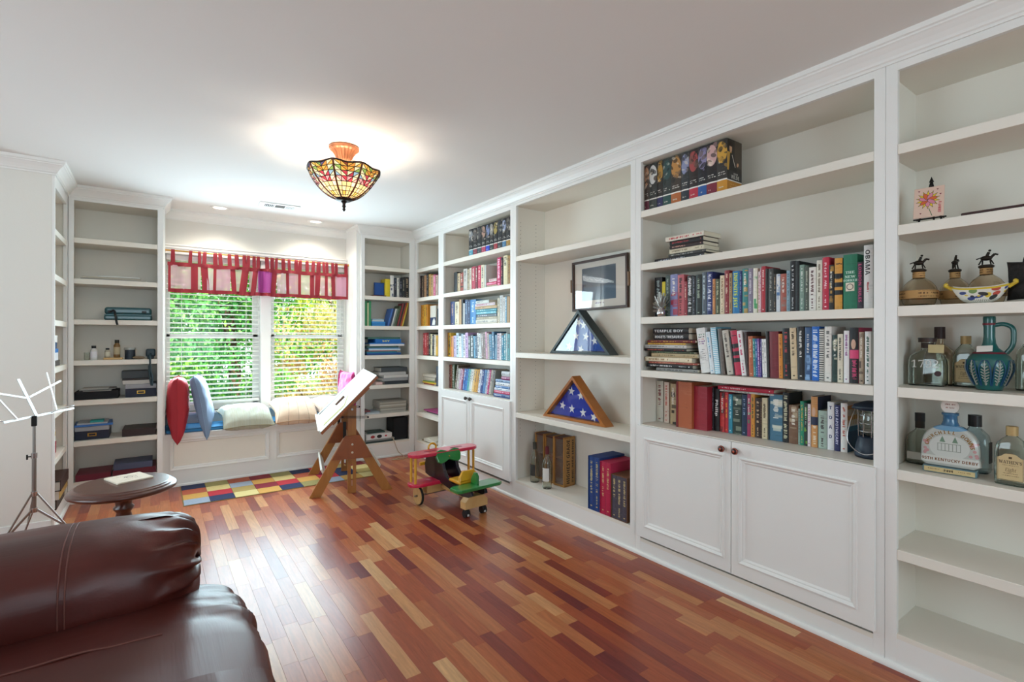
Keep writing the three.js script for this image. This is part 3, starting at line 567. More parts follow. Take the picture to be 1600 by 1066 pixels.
  [-0.929, 0.035, 0.241, '#17171a', '#e0487a', 'F', 0.06],
  [-0.892, 0.017, 0.221, '#b9a58e', '#3a2a24', 'g', 0.06],
  [-0.871, 0.023, 0.224, '#eeeeec', '#2a5a4a', 's', 0.06],
  [-0.846, 0.005, 0.241, '#2a3a48', '#ddd', 'n', 0.06],
 ]],
 a5: ["R", 0.788, [
  [-2.058, 0.062, 0.252, '#d6d1c2', '#7a2a2e', 's', 0.17],
  [-1.982, 0.037, 0.25, '#e2cdbb', '#c85a4a', 's', 0.16],
  [-1.928, 0.041, 0.245, '#c9b48c', '#1d1c1c', 'g', 0.15],
  [-1.847, 0.01, 0.265, '#8a2228', '#e0b060', 'n', 0.1],
  [-1.836, 0.092, 0.267, '#b3603a', '#c4714a', 'n', 0.1, {d: 0.2}],
  [-1.752, 0.093, 0.247, '#9c2634', '#b03a48', 'n', 0.12, {d: 0.18}],
  [-1.688, 0.039, 0.242, '#232427', '#aab', 's', 0.17],
  [-1.647, 0.032, 0.237, '#161617', '#eeeeea', 'T', 0.17, {title: "Philip"}],
  [-1.611, 0.027, 0.219, '#c93a3a', '#2a2a2c', 'g', 0.17],
  [-1.582, 0.021, 0.222, '#bc2f38', '#e8a83a', 's', 0.17],
  [-1.56, 0.023, 0.213, '#2f8ba4', '#c8e8f0', 's', 0.17],
  [-1.536, 0.05, 0.215, '#25352d', '#b0b8a0', 'g', 0.17],
  [-1.484, 0.03, 0.219, '#1d3350', '#9ab4d0', 's', 0.17],
  [-1.453, 0.02, 0.224, '#a02c58', '#3a9a5a', 'g', 0.17],
  [-1.433, 0.022, 0.226, '#d08c34', '#3a4a2a', 's', 0.17],
  [-1.41, 0.031, 0.207, '#35231d', '#d8b890', 's', 0.17],
 ]],
 a5s: ["R", 0.788, [
  [-1.612, 0.302, 0.01, '#c9c6bf', '#555', 's', 0.17, {lie: 1, y: 0.996, d: 0.13}],
  [-1.623, 0.311, 0.021, '#c02f48', '#f0e0e0', 's', 0.17, {lie: 1, y: 1.006, d: 0.13}],
 ]],
 a5b: ["R", 0.788, [
  [-1.407, 0.026, 0.206, '#3f2a20', '#c8a070', 's', 0.17],
  [-1.379, 0.035, 0.212, '#d9caa6', '#5a4a34', 's', 0.17],
  [-1.34, 0.006, 0.214, '#27323a', '#8ab', 'n', 0.17],
  [-1.334, 0.065, 0.235, '#46738c', '#e8e4d0', 'g', 0.17],
  [-1.267, 0.028, 0.249, '#17191b', '#d8d4b0', 'S', 0.17],
  [-1.238, 0.045, 0.19, '#78563f', '#c8b89a', 'g', 0.17],
  [-1.192, 0.009, 0.176, '#8aa89a', '#345', 's', 0.17],
  [-1.183, 0.017, 0.214, '#27906e', '#e8a850', 's', 0.17],
  [-1.165, 0.015, 0.207, '#2a3a34', '#8ac03a', 'g', 0.17],
  [-1.149, 0.014, 0.204, '#e7dde0', '#b03a6a', 's', 0.17],
  [-1.134, 0.03, 0.242, '#d6995c', '#24304e', 'F', 0.17],
  [-1.102, 0.038, 0.179, '#a9bfb2', '#4a4444', 's', 0.17],
  [-1.062, 0.029, 0.224, '#eeeef2', '#23285c', 'T', 0.17, {title: "TOAD"}],
  [-1.031, 0.024, 0.213, '#2b2f63', '#dcdcf0', 'T', 0.17, {title: "LOST APOTHECARY"}],
  [-1.006, 0.028, 0.224, '#eeece8', '#c05a4a', 's', 0.17, {cov: 2}],
 ]],
 b1: ["R", 2.078, [
  [-4.163, 0.074, 0.262, '#1f1e20', '#e8e4da', 'v', 0.05, {band: "#5aa0b8", pic: "#8a8c90"}],
  [-4.085, 0.07, 0.261, '#1f1e20', '#e8e4da', 'v', 0.05, {band: "#8a3a48", pic: "#5a5654"}],
  [-4.011, 0.073, 0.261, '#1f1e20', '#e8e4da', 'v', 0.05, {band: "#3a4a55", pic: "#4a4848"}],
  [-3.934, 0.068, 0.26, '#1f1e20', '#e8e4da', 'v', 0.05, {band: "#c04a6a", pic: "#b08a78"}],
  [-3.861, 0.062, 0.259, '#1f1e20', '#e8e4da', 'v', 0.05, {band: "#2a4ad0", pic: "#7a88b0"}],
  [-3.795, 0.06, 0.259, '#1f1e20', '#e8e4da', 'v', 0.05, {band: "#3a4240", pic: "#9a9690"}],
  [-3.73, 0.059, 0.259, '#1f1e20', '#e8e4da', 'v', 0.05, {band: "#a8343f", pic: "#a8924a"}],
  [-3.667, 0.068, 0.26, '#1f1e20', '#e8e4da', 'v', 0.05, {band: "#30343a", pic: "#343a40"}],
  [-3.595, 0.056, 0.258, '#1f1e20', '#e8e4da', 'v', 0.05, {band: "#4a7fa8", pic: "#9aa4c0"}],
  [-3.535, 0.061, 0.258, '#1f1e20', '#e8e4da', 'v', 0.05, {band: "#a8833a", pic: "#6a6660"}],
 ]],
 b2: ["R", 1.758, [
  [-4.474, 0.068, 0.207, '#1a1c1e', '#888', 'n', 0.06],
  [-4.401, 0.056, 0.19, '#c8b08a', '#555', 's', 0.06],
  [-4.342, 0.055, 0.19, '#a84a3c', '#222', 'g', 0.06],
  [-4.282, 0.073, 0.22, '#c9c5bd', '#666', 's', 0.06],
  [-4.206, 0.038, 0.208, '#b8a88a', '#444', 's', 0.06],
  [-4.166, 0.037, 0.216, '#e0d8c6', '#555', 's', 0.06],
  [-4.124, 0.063, 0.224, '#b83a52', '#eed', 's', 0.06],
  [-4.059, 0.045, 0.221, '#7a2230', '#eed', 's', 0.06],
  [-4.011, 0.049, 0.223, '#d23a5c', '#fee', 's', 0.06],
  [-3.958, 0.057, 0.221, '#e0d7bf', '#555', 's', 0.06],
  [-3.896, 0.027, 0.214, '#cdd3cc', '#666', 'n', 0.06],
  [-3.86, 0.167, 0.027, '#d63a6c', '#fde', 's', 0.06, {lie: 1, y: 1.829, d: 0.15}],
  [-3.818, 0.125, 0.027, '#dccbc4', '#b35', 's', 0.06, {lie: 1, y: 1.853, d: 0.15}],
  [-3.851, 0.158, 0.024, '#cbb9a2', '#654', 's', 0.06, {lie: 1, y: 1.801, d: 0.15}],
  [-3.689, 0.054, 0.255, '#d02d68', '#fde', 'S', 0.06],
  [-3.631, 0.036, 0.248, '#241a1e', '#d88', 's', 0.06],
  [-3.591, 0.062, 0.259, '#e8dfb6', '#443', 'g', 0.06],
  [-3.525, 0.04, 0.25, '#ae8853', '#543', 's', 0.06],
 ]],
 b3: ["R", 1.435, [
  [-4.542, 0.086, 0.238, '#22386c', '#d8a890', 's', 0.06],
  [-4.451, 0.083, 0.232, '#ded3b4', '#654', 's', 0.06],
  [-4.365, 0.042, 0.251, '#c39a6a', '#432', 'n', 0.06],
  [-4.32, 0.034, 0.248, '#1c1d20', '#aaa', 'n', 0.06],
  [-4.284, 0.029, 0.21, '#d8d8d4', '#444', 'n', 0.06],
  [-4.253, 0.058, 0.241, '#2a3f66', '#9bd', 's', 0.06],
  [-4.192, 0.037, 0.237, '#1d2f58', '#9bd', 's', 0.06],
  [-4.152, 0.104, 0.235, '#2f7dba', '#d8e8f4', 's', 0.06],
  [-4.043, 0.356, 0.043, '#d8d2c4', '#777', 's', 0.06, {lie: 1, y: 1.443, d: 0.15}],
  [-4.033, 0.345, 0.025, '#58646c', '#dde', 's', 0.06, {lie: 1, y: 1.505, d: 0.15}],
  [-4.033, 0.345, 0.02, '#c0b69e', '#654', 's', 0.06, {lie: 1, y: 1.485, d: 0.15}],
  [-4.038, 0.34, 0.024, '#5fb0c4', '#eff', 's', 0.06, {lie: 1, y: 1.533, d: 0.15}],
  [-4.045, 0.353, 0.022, '#2a8a9c', '#dff', 's', 0.06, {lie: 1, y: 1.56, d: 0.15}],
  [-4.057, 0.369, 0.025, '#c9a878', '#654', 's', 0.06, {lie: 1, y: 1.585, d: 0.15}],
  [-4.058, 0.338, 0.027, '#d4c4c8', '#a23a5a', 's', 0.06, {lie: 1, y: 1.612, d: 0.15}],
  [-4.046, 0.229, 0.027, '#cfd4cc', '#567', 's', 0.06, {lie: 1, y: 1.64, d: 0.15}],
  [-3.682, 0.033, 0.221, '#d6cfb8', '#555', 's', 0.06],
  [-3.647, 0.052, 0.242, '#c8cac8', '#555', 's', 0.06],
  [-3.593, 0.028, 0.224, '#e0e0dc', '#777', 's', 0.06],
  [-3.563, 0.026, 0.228, '#8fb4cc', '#fff', 's', 0.06],
  [-3.535, 0.051, 0.226, '#a98450', '#432', 'n', 0.06],
 ]],
 b4: ["R", 1.115, [
  [-4.642, 0.05, 0.245, '#c98a3c', '#445', 's', 0.06, {lean: 0}],
  [-4.59, 0.052, 0.244, '#e0b83c', '#445', 'S', 0.06, {lean: 0}],
  [-4.535, 0.053, 0.208, '#d8862c', '#445', 's', 0.06, {lean: 0}],
  [-4.479, 0.055, 0.213, '#b8a8c4', '#445', 's', 0.06, {lean: 2}],
  [-4.421, 0.049, 0.24, '#b9d0dc', '#445', 'S', 0.06, {lean: 2}],
  [-4.369, 0.053, 0.208, '#dfe6ea', '#445', 's', 0.06, {lean: 2}],
  [-4.314, 0.031, 0.228, '#a8c4d8', '#445', 's', 0.06, {lean: 2}],
  [-4.281, 0.041, 0.221, '#e6e6ea', '#445', 'S', 0.06, {lean: 2}],
  [-4.238, 0.052, 0.242, '#c4a0cc', '#445', 's', 0.06, {lean: 2}],
  [-4.184, 0.044, 0.209, '#4a5a58', '#eee', 's', 0.06, {lean: 2}],
  [-4.138, 0.049, 0.22, '#2a3a40', '#eee', 'S', 0.06, {lean: 2}],
  [-4.087, 0.03, 0.208, '#6aa4c4', '#445', 's', 0.06, {lean: 4}],
  [-4.054, 0.037, 0.211, '#3a5a74', '#eee', 's', 0.06, {lean: 4}],
  [-4.014, 0.032, 0.237, '#e8e8e4', '#445', 'S', 0.06, {lean: 4}],
  [-3.98, 0.038, 0.234, '#cfd4d4', '#445', 's', 0.06, {lean: 4}],
  [-3.939, 0.038, 0.242, '#8a7a74', '#eee', 's', 0.06, {lean: 4}],
  [-3.899, 0.027, 0.242, '#a89a90', '#445', 'S', 0.06, {lean: 4}],
  [-3.87, 0.03, 0.246, '#d8a8c0', '#445', 's', 0.06, {lean: 4}],
  [-3.838, 0.031, 0.235, '#c2b4ac', '#445', 's', 0.06, {lean: 4}],
  [-3.805, 0.044, 0.223, '#5a94b4', '#445', 'S', 0.06, {lean: 4}],
  [-3.759, 0.04, 0.247, '#3a6a8c', '#eee', 's', 0.06, {lean: 4}],
  [-3.717, 0.027, 0.219, '#88b0c8', '#445', 's', 0.06, {lean: 0}],
  [-3.688, 0.04, 0.233, '#d8bcc8', '#445', 'S', 0.06, {lean: 0}],
  [-3.646, 0.026, 0.234, '#e8e4e8', '#445', 's', 0.06, {lean: 0}],
  [-3.618, 0.035, 0.213, '#2a7c9c', '#eee', 's', 0.06, {lean: 0}],
  [-3.581, 0.026, 0.227, '#3a94a4', '#eee', 'S', 0.06, {lean: 0}],
  [-3.553, 0.023, 0.233, '#c8dce0', '#445', 's', 0.06, {lean: 0}],
  [-3.528, 0.038, 0.226, '#5aa0a8', '#445', 's', 0.06, {lean: 0}],
 ]],
 b5: ["R", 0.79, [
  [-4.626, 0.045, 0.24, '#7a3a30', '#eee', 's', 0.08, {lean: 0}],
  [-4.578, 0.03, 0.242, '#9a5a44', '#eee', 's', 0.08, {lean: 0}],
  [-4.545, 0.05, 0.243, '#4a5a3c', '#eee', 's', 0.08, {lean: 0}],
  [-4.492, 0.029, 0.244, '#6a5a48', '#eee', 's', 0.08, {lean: -13}],
  [-4.46, 0.043, 0.209, '#b8b4ac', '#445', 's', 0.08, {lean: -13}],
  [-4.414, 0.045, 0.21, '#c8a8bc', '#445', 's', 0.08, {lean: -13}],
  [-4.366, 0.028, 0.212, '#8a3a50', '#eee', 's', 0.08, {lean: -13}],
  [-4.336, 0.043, 0.213, '#2f62a8', '#eee', 's', 0.08, {lean: -13}],
  [-4.29, 0.034, 0.214, '#3f7cc4', '#445', 's', 0.08, {lean: -13}],
  [-4.254, 0.038, 0.215, '#58a8b0', '#445', 's', 0.08, {lean: -13}],
  [-4.214, 0.027, 0.217, '#c8d4cc', '#445', 's', 0.08, {lean: -13}],
  [-4.185, 0.027, 0.217, '#e4e4e0', '#445', 's', 0.08, {lean: -13}],
  [-4.155, 0.029, 0.218, '#e8ca94', '#445', 's', 0.08, {lean: -13}],
  [-4.124, 0.043, 0.219, '#d8a44c', '#445', 's', 0.08, {lean: -13}],
  [-4.079, 0.029, 0.221, '#c8964a', '#445', 's', 0.08, {lean: -13}],
  [-4.048, 0.039, 0.222, '#d4d8e4', '#445', 's', 0.08, {lean: -13}],
  [-4.007, 0.041, 0.223, '#3a4a84', '#eee', 's', 0.08, {lean: -13}],
  [-3.964, 0.041, 0.224, '#5a88b8', '#445', 's', 0.08, {lean: -13}],
  [-3.921, 0.03, 0.226, '#c0c8d8', '#445', 's', 0.08, {lean: -13}],
  [-3.889, 0.029, 0.227, '#c03a78', '#eee', 's', 0.08, {lean: -13}],
  [-3.857, 0.032, 0.228, '#b8b2a8', '#445', 's', 0.08, {lean: -13}],
  [-3.823, 0.036, 0.229, '#8a8a84', '#445', 's', 0.08, {lean: -13}],
 ]],
 b5s: ["R", 0.79, [
  [-3.727, 0.252, 0.031, '#33508a', '#eee', 's', 0.05, {lie: 1, y: 0.79, d: 0.16}],
  [-3.717, 0.242, 0.026, '#c23a62', '#fde', 's', 0.05, {lie: 1, y: 0.822, d: 0.16}],
  [-3.71, 0.235, 0.021, '#dfe4ee', '#468', 's', 0.05, {lie: 1, y: 0.848, d: 0.16}],
  [-3.698, 0.223, 0.02, '#4a7ab4', '#fff', 's', 0.05, {lie: 1, y: 0.87, d: 0.16}],
  [-3.691, 0.216, 0.028, '#e4e6ea', '#456', 's', 0.05, {lie: 1, y: 0.892, d: 0.16}],
  [-3.692, 0.217, 0.025, '#8aa8cc', '#345', 's', 0.05, {lie: 1, y: 0.921, d: 0.16}],
  [-3.603, 0.128, 0.03, '#8a2f68', '#fde', 's', 0.05, {lie: 1, y: 0.953, d: 0.14}],
  [-3.599, 0.123, 0.043, '#c8ccd0', '#555', 's', 0.05, {lie: 1, y: 0.986, d: 0.14}],
 ]],
 c2: ["R", 1.758, [
  [-5.323, 0.058, 0.246, '#241f1f', '#d8c8b0', 's', 0.05],
  [-5.262, 0.058, 0.247, '#2a2020', '#c8a0a0', 's', 0.05],
  [-5.201, 0.056, 0.237, '#4a3a30', '#c8b090', 's', 0.05],
  [-5.142, 0.055, 0.243, '#b58a64', '#543', 's', 0.05],
  [-5.084, 0.054, 0.259, '#1c1c1e', '#aaa', 's', 0.05],
  [-5.027, 0.054, 0.243, '#c49a5c', '#543', 's', 0.05],
  [-4.97, 0.052, 0.226, '#c8a878', '#543', 's', 0.05],
  [-4.915, 0.052, 0.228, '#d0688a', '#fde', 's', 0.05],
  [-4.86, 0.05, 0.215, '#c9b0a0', '#654', 's', 0.05],
 ]],
 c3: ["R", 1.435, [
  [-5.255, 0.045, 0.241, '#c88a2c', '#543', 's', 0.06],
  [-5.207, 0.045, 0.241, '#dca032', '#543', 's', 0.06],
  [-5.159, 0.044, 0.242, '#e0b040', '#543', 's', 0.06],
  [-5.112, 0.043, 0.242, '#d89028', '#543', 's', 0.06],
  [-4.845, 0.021, 0.184, '#2c3238', '#888', 'n', 0.06],
 ]],
 c4: ["R", 1.115, [
  [-5.185, 0.045, 0.245, '#b83038', '#fdd', 's', 0.06],
  [-5.138, 0.044, 0.247, '#c03a40', '#fdd', 's', 0.06],
  [-5.092, 0.043, 0.237, '#8a2228', '#eca', 's', 0.06],
  [-5.046, 0.042, 0.247, '#1e1d1f', '#e8e0c0', 's', 0.06],
  [-5.001, 0.042, 0.232, '#d8cfa8', '#543', 's', 0.06],
  [-4.957, 0.041, 0.229, '#1f2022', '#ddd', 's', 0.06],
  [-4.913, 0.041, 0.226, '#e0d8c8', '#654', 's', 0.06],
  [-4.87, 0.04, 0.217, '#d8a83a', '#543', 's', 0.06],
 ]],
 c5: ["R", 0.79, [
  [-4.841, 0.04, 0.212, '#3a4654', '#aab', 'n', 0.05],
 ]],
 d2: ["B", 1.757, [
  [2.078, 0.055, 0.199, '#dcc424', '#555', 'n', 0.06],
  [2.134, 0.042, 0.24, '#e6e4de', '#26355c', 'g', 0.06],
  [2.178, 0.032, 0.216, '#1c2430', '#889', 's', 0.06],
  [2.212, 0.03, 0.219, '#d8d6cc', '#2a3a3a', 's', 0.06],
  [2.243, 0.033, 0.218, '#1d2226', '#aab', 's', 0.06],
  [2.278, 0.027, 0.228, '#22262a', '#b0a888', 's', 0.06],
  [2.306, 0.06, 0.237, '#2a2622', '#c8b090', 's', 0.06],
 ]],
 d3: ["B", 1.434, [
  [1.846, 0.028, 0.268, '#2f8a58', '#dfe', 'n', 0.06],
  [1.875, 0.016, 0.251, '#e0dcb0', '#454', 'n', 0.06],
  [1.893, 0.024, 0.27, '#3a9a64', '#dfe', 'n', 0.06],
 ]],
 d3l: ["B", 1.434, [
  [2.103, 0.018, 0.195, '#3f6fb8', '#eee', 'n', 0.06, {lean: -15}],
  [2.124, 0.019, 0.196, '#2a3c60', '#eee', 'n', 0.06, {lean: -15}],
  [2.146, 0.015, 0.196, '#d8d8d4', '#555', 'n', 0.06, {lean: -15}],
  [2.164, 0.016, 0.197, '#7a8a7c', '#eee', 'n', 0.06, {lean: -15}],
  [2.186, 0.022, 0.23, '#4a5a40', '#eee', 'n', 0.06, {lean: -15}],
  [2.214, 0.016, 0.258, '#8a2f34', '#eee', 'n', 0.06, {lean: -15}],
  [2.233, 0.016, 0.262, '#2a2c2e', '#eee', 'n', 0.06, {lean: -15}],
  [2.252, 0.015, 0.267, '#b04a2c', '#eee', 'n', 0.06, {lean: -15}],
  [2.271, 0.015, 0.268, '#d8b83c', '#555', 'n', 0.06, {lean: -15}],
 ]],
};
for (const rows of [['a1'], ['a2'], ['a3', 'a3b'], ['a4s'], ['a4', 'a4b'], ['a5', 'a5b', 'a5s'], ['b1'], ['b2'], ['b3'], ['b4'], ['b5'], ['b5s'], ['c2'], ['c3'], ['c4'], ['c5'], ['d2'], ['d3'], ['d3l']]) shelveBooks(rows);
// ------------------------------------------------------------------ window pair, blinds, valance, seat
{
  struct('trim_2', [rb(0.07, 2.083, -5.66, 1.745, 2.135, -5.622, 0.006), rb(0.075, 2.13, -5.66, 1.745, 2.16, -5.612, 0.008), rb(0.07, 2.158, -5.66, 1.745, 2.172, -5.604, 0.004)], M.trim);
  struct('trim_3', rb(0.076, 0.575, -5.72, 1.744, 0.6, -5.615, 0.005), M.trim);
  struct('trim_4', rb(0.885, 0.6, -5.80, 0.978, 2.09, -5.655, 0.004), M.trim);
  for (const [n, x0, x1, gl, gr] of [['window_1', 0.076, 0.885, 0.045, 0.062], ['window_2', 0.978, 1.742, 0.05, 0.06]]) {
    const w = structGroup(n);
    mesh('jamb', [bx(x0 - 0.004, 0.6, -5.81, x0 + 0.016, 2.09, -5.74), bx(x1 - 0.016, 0.6, -5.81, x1 + 0.003, 2.09, -5.74), bx(x0, 0.6, -5.81, x1, 0.622, -5.74), bx(x0, 2.07, -5.81, x1, 2.09, -5.74)], M.trim, w);
    for (const [nm, a, b, z] of [['upper_sash', 1.297, 2.075, -5.80], ['lower_sash', 0.615, 1.338, -5.772]]) {
      const s = new THREE.Group(); s.name = nm; w.add(s);
      mesh('sash_frame', [rb(x0 + 0.012, a, z, x0 + gl, b, z + 0.03, 0.003), rb(x1 - gr, a, z, x1 - 0.012, b, z + 0.03, 0.003), rb(x0 + 0.012, a, z, x1 - 0.012, a + 0.042, z + 0.03, 0.003), rb(x0 + 0.012, b - 0.042, z, x1 - 0.012, b, z + 0.03, 0.003)], M.trim, s);
      mesh('glass_pane', bx(x0 + gl - 0.004, a + 0.038, z + 0.013, x1 - gr + 0.004, b - 0.038, z + 0.016), M.windowGlass, s);
    }
  }
  // blinds: every slat a piece of its own
  const slatG = (L) => grid(1, 6, (u, v) => { const t = v - 0.5; return [(u - 0.5) * L, -t * t * 0.018, t * 0.05]; });
  const slatMat = std(0xf3f3f0, 0.5, { side: THREE.DoubleSide });
  for (const [x0, x1, low, which] of [[0.088, 0.878, 0.665, 'left'], [0.985, 1.733, 0.622, 'right']]) {
    const b = thing('window_blind', `white slatted blind over the ${which} window`, 'blind', [(x0 + x1) / 2, low, -5.697], 0, 'slatted window blinds'), L = x1 - x0;
    const g = slatG(L - 0.01), thick = new THREE.BoxGeometry(L - 0.01, 0.0028, 0.05);
    for (let y = 0.05; low + y < 2.03; y += 0.0455) { const m = mesh('slat', thick, slatMat, b); m.position.set(0, y, 0); m.rotation.x = 0.22; }
    mesh('bottom_rail', rb(-L / 2 + 0.004, 0, -0.025, L / 2 - 0.004, 0.026, 0.025, 0.005), M.white, b);
    mesh('head_rail', rb(-L / 2, 2.035 - low, -0.03, L / 2, 2.082 - low, 0.03, 0.004), M.white, b);
    for (const k of [-0.3, 0.3]) mesh('cord', [rod([k * L * 1.15, 0, 0.026], [k * L * 1.15, 2.04 - low, 0.026], 0.0014, 5), rod([k * L * 1.15, 0, -0.026], [k * L * 1.15, 2.04 - low, -0.026], 0.0014, 5)], M.white, b);
    if (which === 'right') mesh('pull_cord', tube([[L / 2 - 0.05, 1.4, 0.035], [L / 2 - 0.05, 0.9, 0.036], [L / 2 - 0.052, 0.62, 0.035]], 0.0025, 16, 6), M.white, b);
  }
  // brass rod with its tab-top valance
  const r = thing('curtain_rod', 'thin brass curtain rod across the window top', 'curtain rod', [0.91, 2.104, -5.56]);
  mesh('rod', rod([-0.83, 0, 0], [0.83, 0, 0], 0.007, 12), M.brass, r);
  for (const s of [-1, 1]) { mesh('finial', new THREE.SphereGeometry(0.012, 14, 10).translate(s * 0.836, 0, 0), M.brass, r); mesh('bracket', [rb(s * 0.832 - 0.003, -0.014, -0.0885, s * 0.832 + 0.003, 0.012, 0.004, 0.002)], M.brass, r); }
  const vx = 0.91, vz = -5.56, v = thing('valance', 'red tab-top valance with sheer pink panels over the window', 'curtain', [vx, 1.72, vz]);
  const weave = dataTex(128, 128, (a, b) => { const k = 120 + 70 * Math.sin(a * 200) * Math.sin(b * 200) + 30 * rnd(); return [k, k, k]; }, false);
  const red = phys(0x8e1226, 0.8, { transmission: 0.25, thickness: 0, bumpMap: weave, bumpScale: 0.0004, side: THREE.DoubleSide, sheen: 0.3, sheenColor: new THREE.Color(0xff8080) });
  const sheers = [0xf2c6d8, 0xf4d4de, 0xf3d2e4, 0xeeb4d0, 0xf6e4e0].map((c) => phys(c, 0.55, { transmission: 0.72, thickness: 0, side: THREE.DoubleSide }));
  const purple = phys(0xb04a9c, 0.6, { transmission: 0.3, thickness: 0, side: THREE.DoubleSide });
  const fold = (x) => { const m = Math.exp(-(((x - 0.9) / 0.14) ** 2)); return 0.012 * Math.sin(x * 34) + 0.008 * Math.sin(x * 61 + 1) + m * 0.024 * Math.sin(x * 70) + (x < 0.3 ? -0.006 : 0); };
  const piece = (name, x0, x1, y0, y1, mat, off = 0, skew = 0) => mesh(name, grid(Math.max(2, Math.ceil((x1 - x0) / 0.008)), 6, (a, b) => { const x = x0 + (x1 - x0) * a, y = y0 + (y1 - y0) * b; return [x - vx + skew * (y1 - y), y - 1.72 + 0.004 * Math.sin(x * 23) * (1 - b), fold(x) * (0.55 + 0.45 * (1 - b)) + off]; }), mat, v);
  const strips = [[0.101, 0.122], [0.278, 0.334], [0.353, 0.409], [0.46, 0.486], [0.597, 0.64], [0.705, 0.766], [0.801, 0.846], [0.974, 1.018], [1.101, 1.127], [1.221, 1.249], [1.333, 1.38], [1.396, 1.447], [1.489, 1.519], [1.55, 1.599], [1.717, 1.735]];
  strips.forEach(([a, b], i) => piece('red_stripe', a, b, 1.722, 2.0, red, 0.004, [0, 0, 0.06, -0.02, 0.05, -0.12, -0.1, -0.06, 0.02, 0, 0, -0.04, 0, 0.03, 0][i]));
  for (let i = 0; i < strips.length - 1; i++) piece('sheer_panel', strips[i][1] - 0.004, strips[i + 1][0] + 0.004, 1.755, 1.975, i === 6 ? purple : sheers[i % 5]);
  piece('top_band', 0.096, 1.735, 1.965, 2.0, red, 0.006); piece('hem_band', 0.101, 1.735, 1.722, 1.757, red, 0.005);
  const tabs = [[0.12, 0.156], [0.262, 0.293], [0.33, 0.359], [0.373, 0.408], [0.452, 0.491], [0.494, 0.53], [0.573, 0.609], [0.631, 0.671], [0.703, 0.74], [0.742, 0.775], [0.791, 0.824], [0.83, 0.863], [0.902, 0.942], [0.954, 0.991], [1.001, 1.028], [1.055, 1.093], [1.114, 1.145], [1.18, 1.222], [1.226, 1.261], [1.29, 1.326], [1.355, 1.391], [1.406, 1.45], [1.462, 1.488], [1.495, 1.525], [1.552, 1.586], [1.594, 1.625], [1.695, 1.734]];
  for (const [a, b] of tabs) {
    const tw = rr(-0.01, 0.01) * (b > 1.7 || a < 0.13 ? 0 : 1), cx = (a + b) / 2, hw = Math.max(0.014, (b - a) / 2), f0 = fold(cx) * 0.55;
    mesh('tab', grid(3, 16, (u, q) => {
      const t = q * 2 - 1, s = Math.abs(t), x = cx - vx + (u - 0.5) * 2 * hw * (0.75 + 0.25 * s) + tw * s;
      if (s < 0.22) { const an = (t / 0.22) * Math.PI / 2; return [x, 0.3845 + 0.0115 * Math.cos(an), 0.0115 * Math.sin(an)]; }
      const k = (s - 0.22) / 0.78; return [x, 0.384 - k * 0.115, Math.sign(t) * 0.0115 * (1 - k) + (f0 + 0.006) * k];
    }), red, v);
  }
}
// window seat
{
  const s = thing('storage_bench', 'white panelled window seat under the window', 'bench', [0.061, 0, -5.285]), W = 1.724;
  mesh('seat_top', rb(0.001, 0.424, -0.36, W - 0.041, 0.462, 0.006, 0.004), M.trim, s);
  mesh('body', bx(0.001, 0.0, -0.36, W - 0.041, 0.424, -0.012), M.shelf, s);
  const a = [[0.054, 0.835], [0.904, 1.63]], fr = [[0, 0], [W - 0.0005, 0], [W - 0.0005, 0.424], [0, 0.424]];
  mesh('front_frame', prism(fr, 0.012, 0, -0.012, a.map(([p, q]) => [[p, 0.146], [p, 0.405], [q, 0.405], [q, 0.146]])), M.trim, s);
  for (const [p, q] of a) {
    const path = [[p, 0.146], [q, 0.146], [q, 0.405], [p, 0.405]], prof = [[-0.006, 0.0005], [-0.006, 0.008], [0, 0.009], [0.008, 0.005], [0.014, 0.002], [0.02, 0.002], [0.024, -0.004], [0.028, -0.0118]], pos = [], idx = [], m = prof.length;
    path.forEach(([px, py], i) => { const sx = i === 0 || i === 3 ? 1 : -1, sy = i < 2 ? 1 : -1; for (const [o, z] of prof) pos.push(px + sx * o, py + sy * o, z); });
    for (let i = 0; i < 4; i++) for (let j = 0; j < m - 1; j++) { const c = i * m + j, d = ((i + 1) % 4) * m + j; idx.push(c, d, c + 1, c + 1, d, d + 1); }
    let g = new THREE.BufferGeometry(); g.setAttribute('position', new THREE.Float32BufferAttribute(pos, 3)); g.setIndex(idx); g = g.toNonIndexed(); g.computeVertexNormals();
    mesh('panel_moulding', g, M.trim, s);
  }
  const cush = thing('seat_cushion', 'flat blue cushion pad along the window seat', 'cushion', [0.9, 0.4625, -5.46]);
  mesh('pad', rb(-0.82, 0, -0.17, 0.82, 0.034, 0.155, 0.014, 4), phys(0x4596cc, 0.75, { sheen: 0.5, sheenColor: new THREE.Color(0x9cc8e8) }), cush);
  mesh('piping', tube([[-0.815, 0.028, 0.153], [-0.3, 0.029, 0.155], [0.3, 0.029, 0.155], [0.815, 0.028, 0.153]], 0.004, 24, 6), std(0x2d6f9e, 0.7), cush);
}
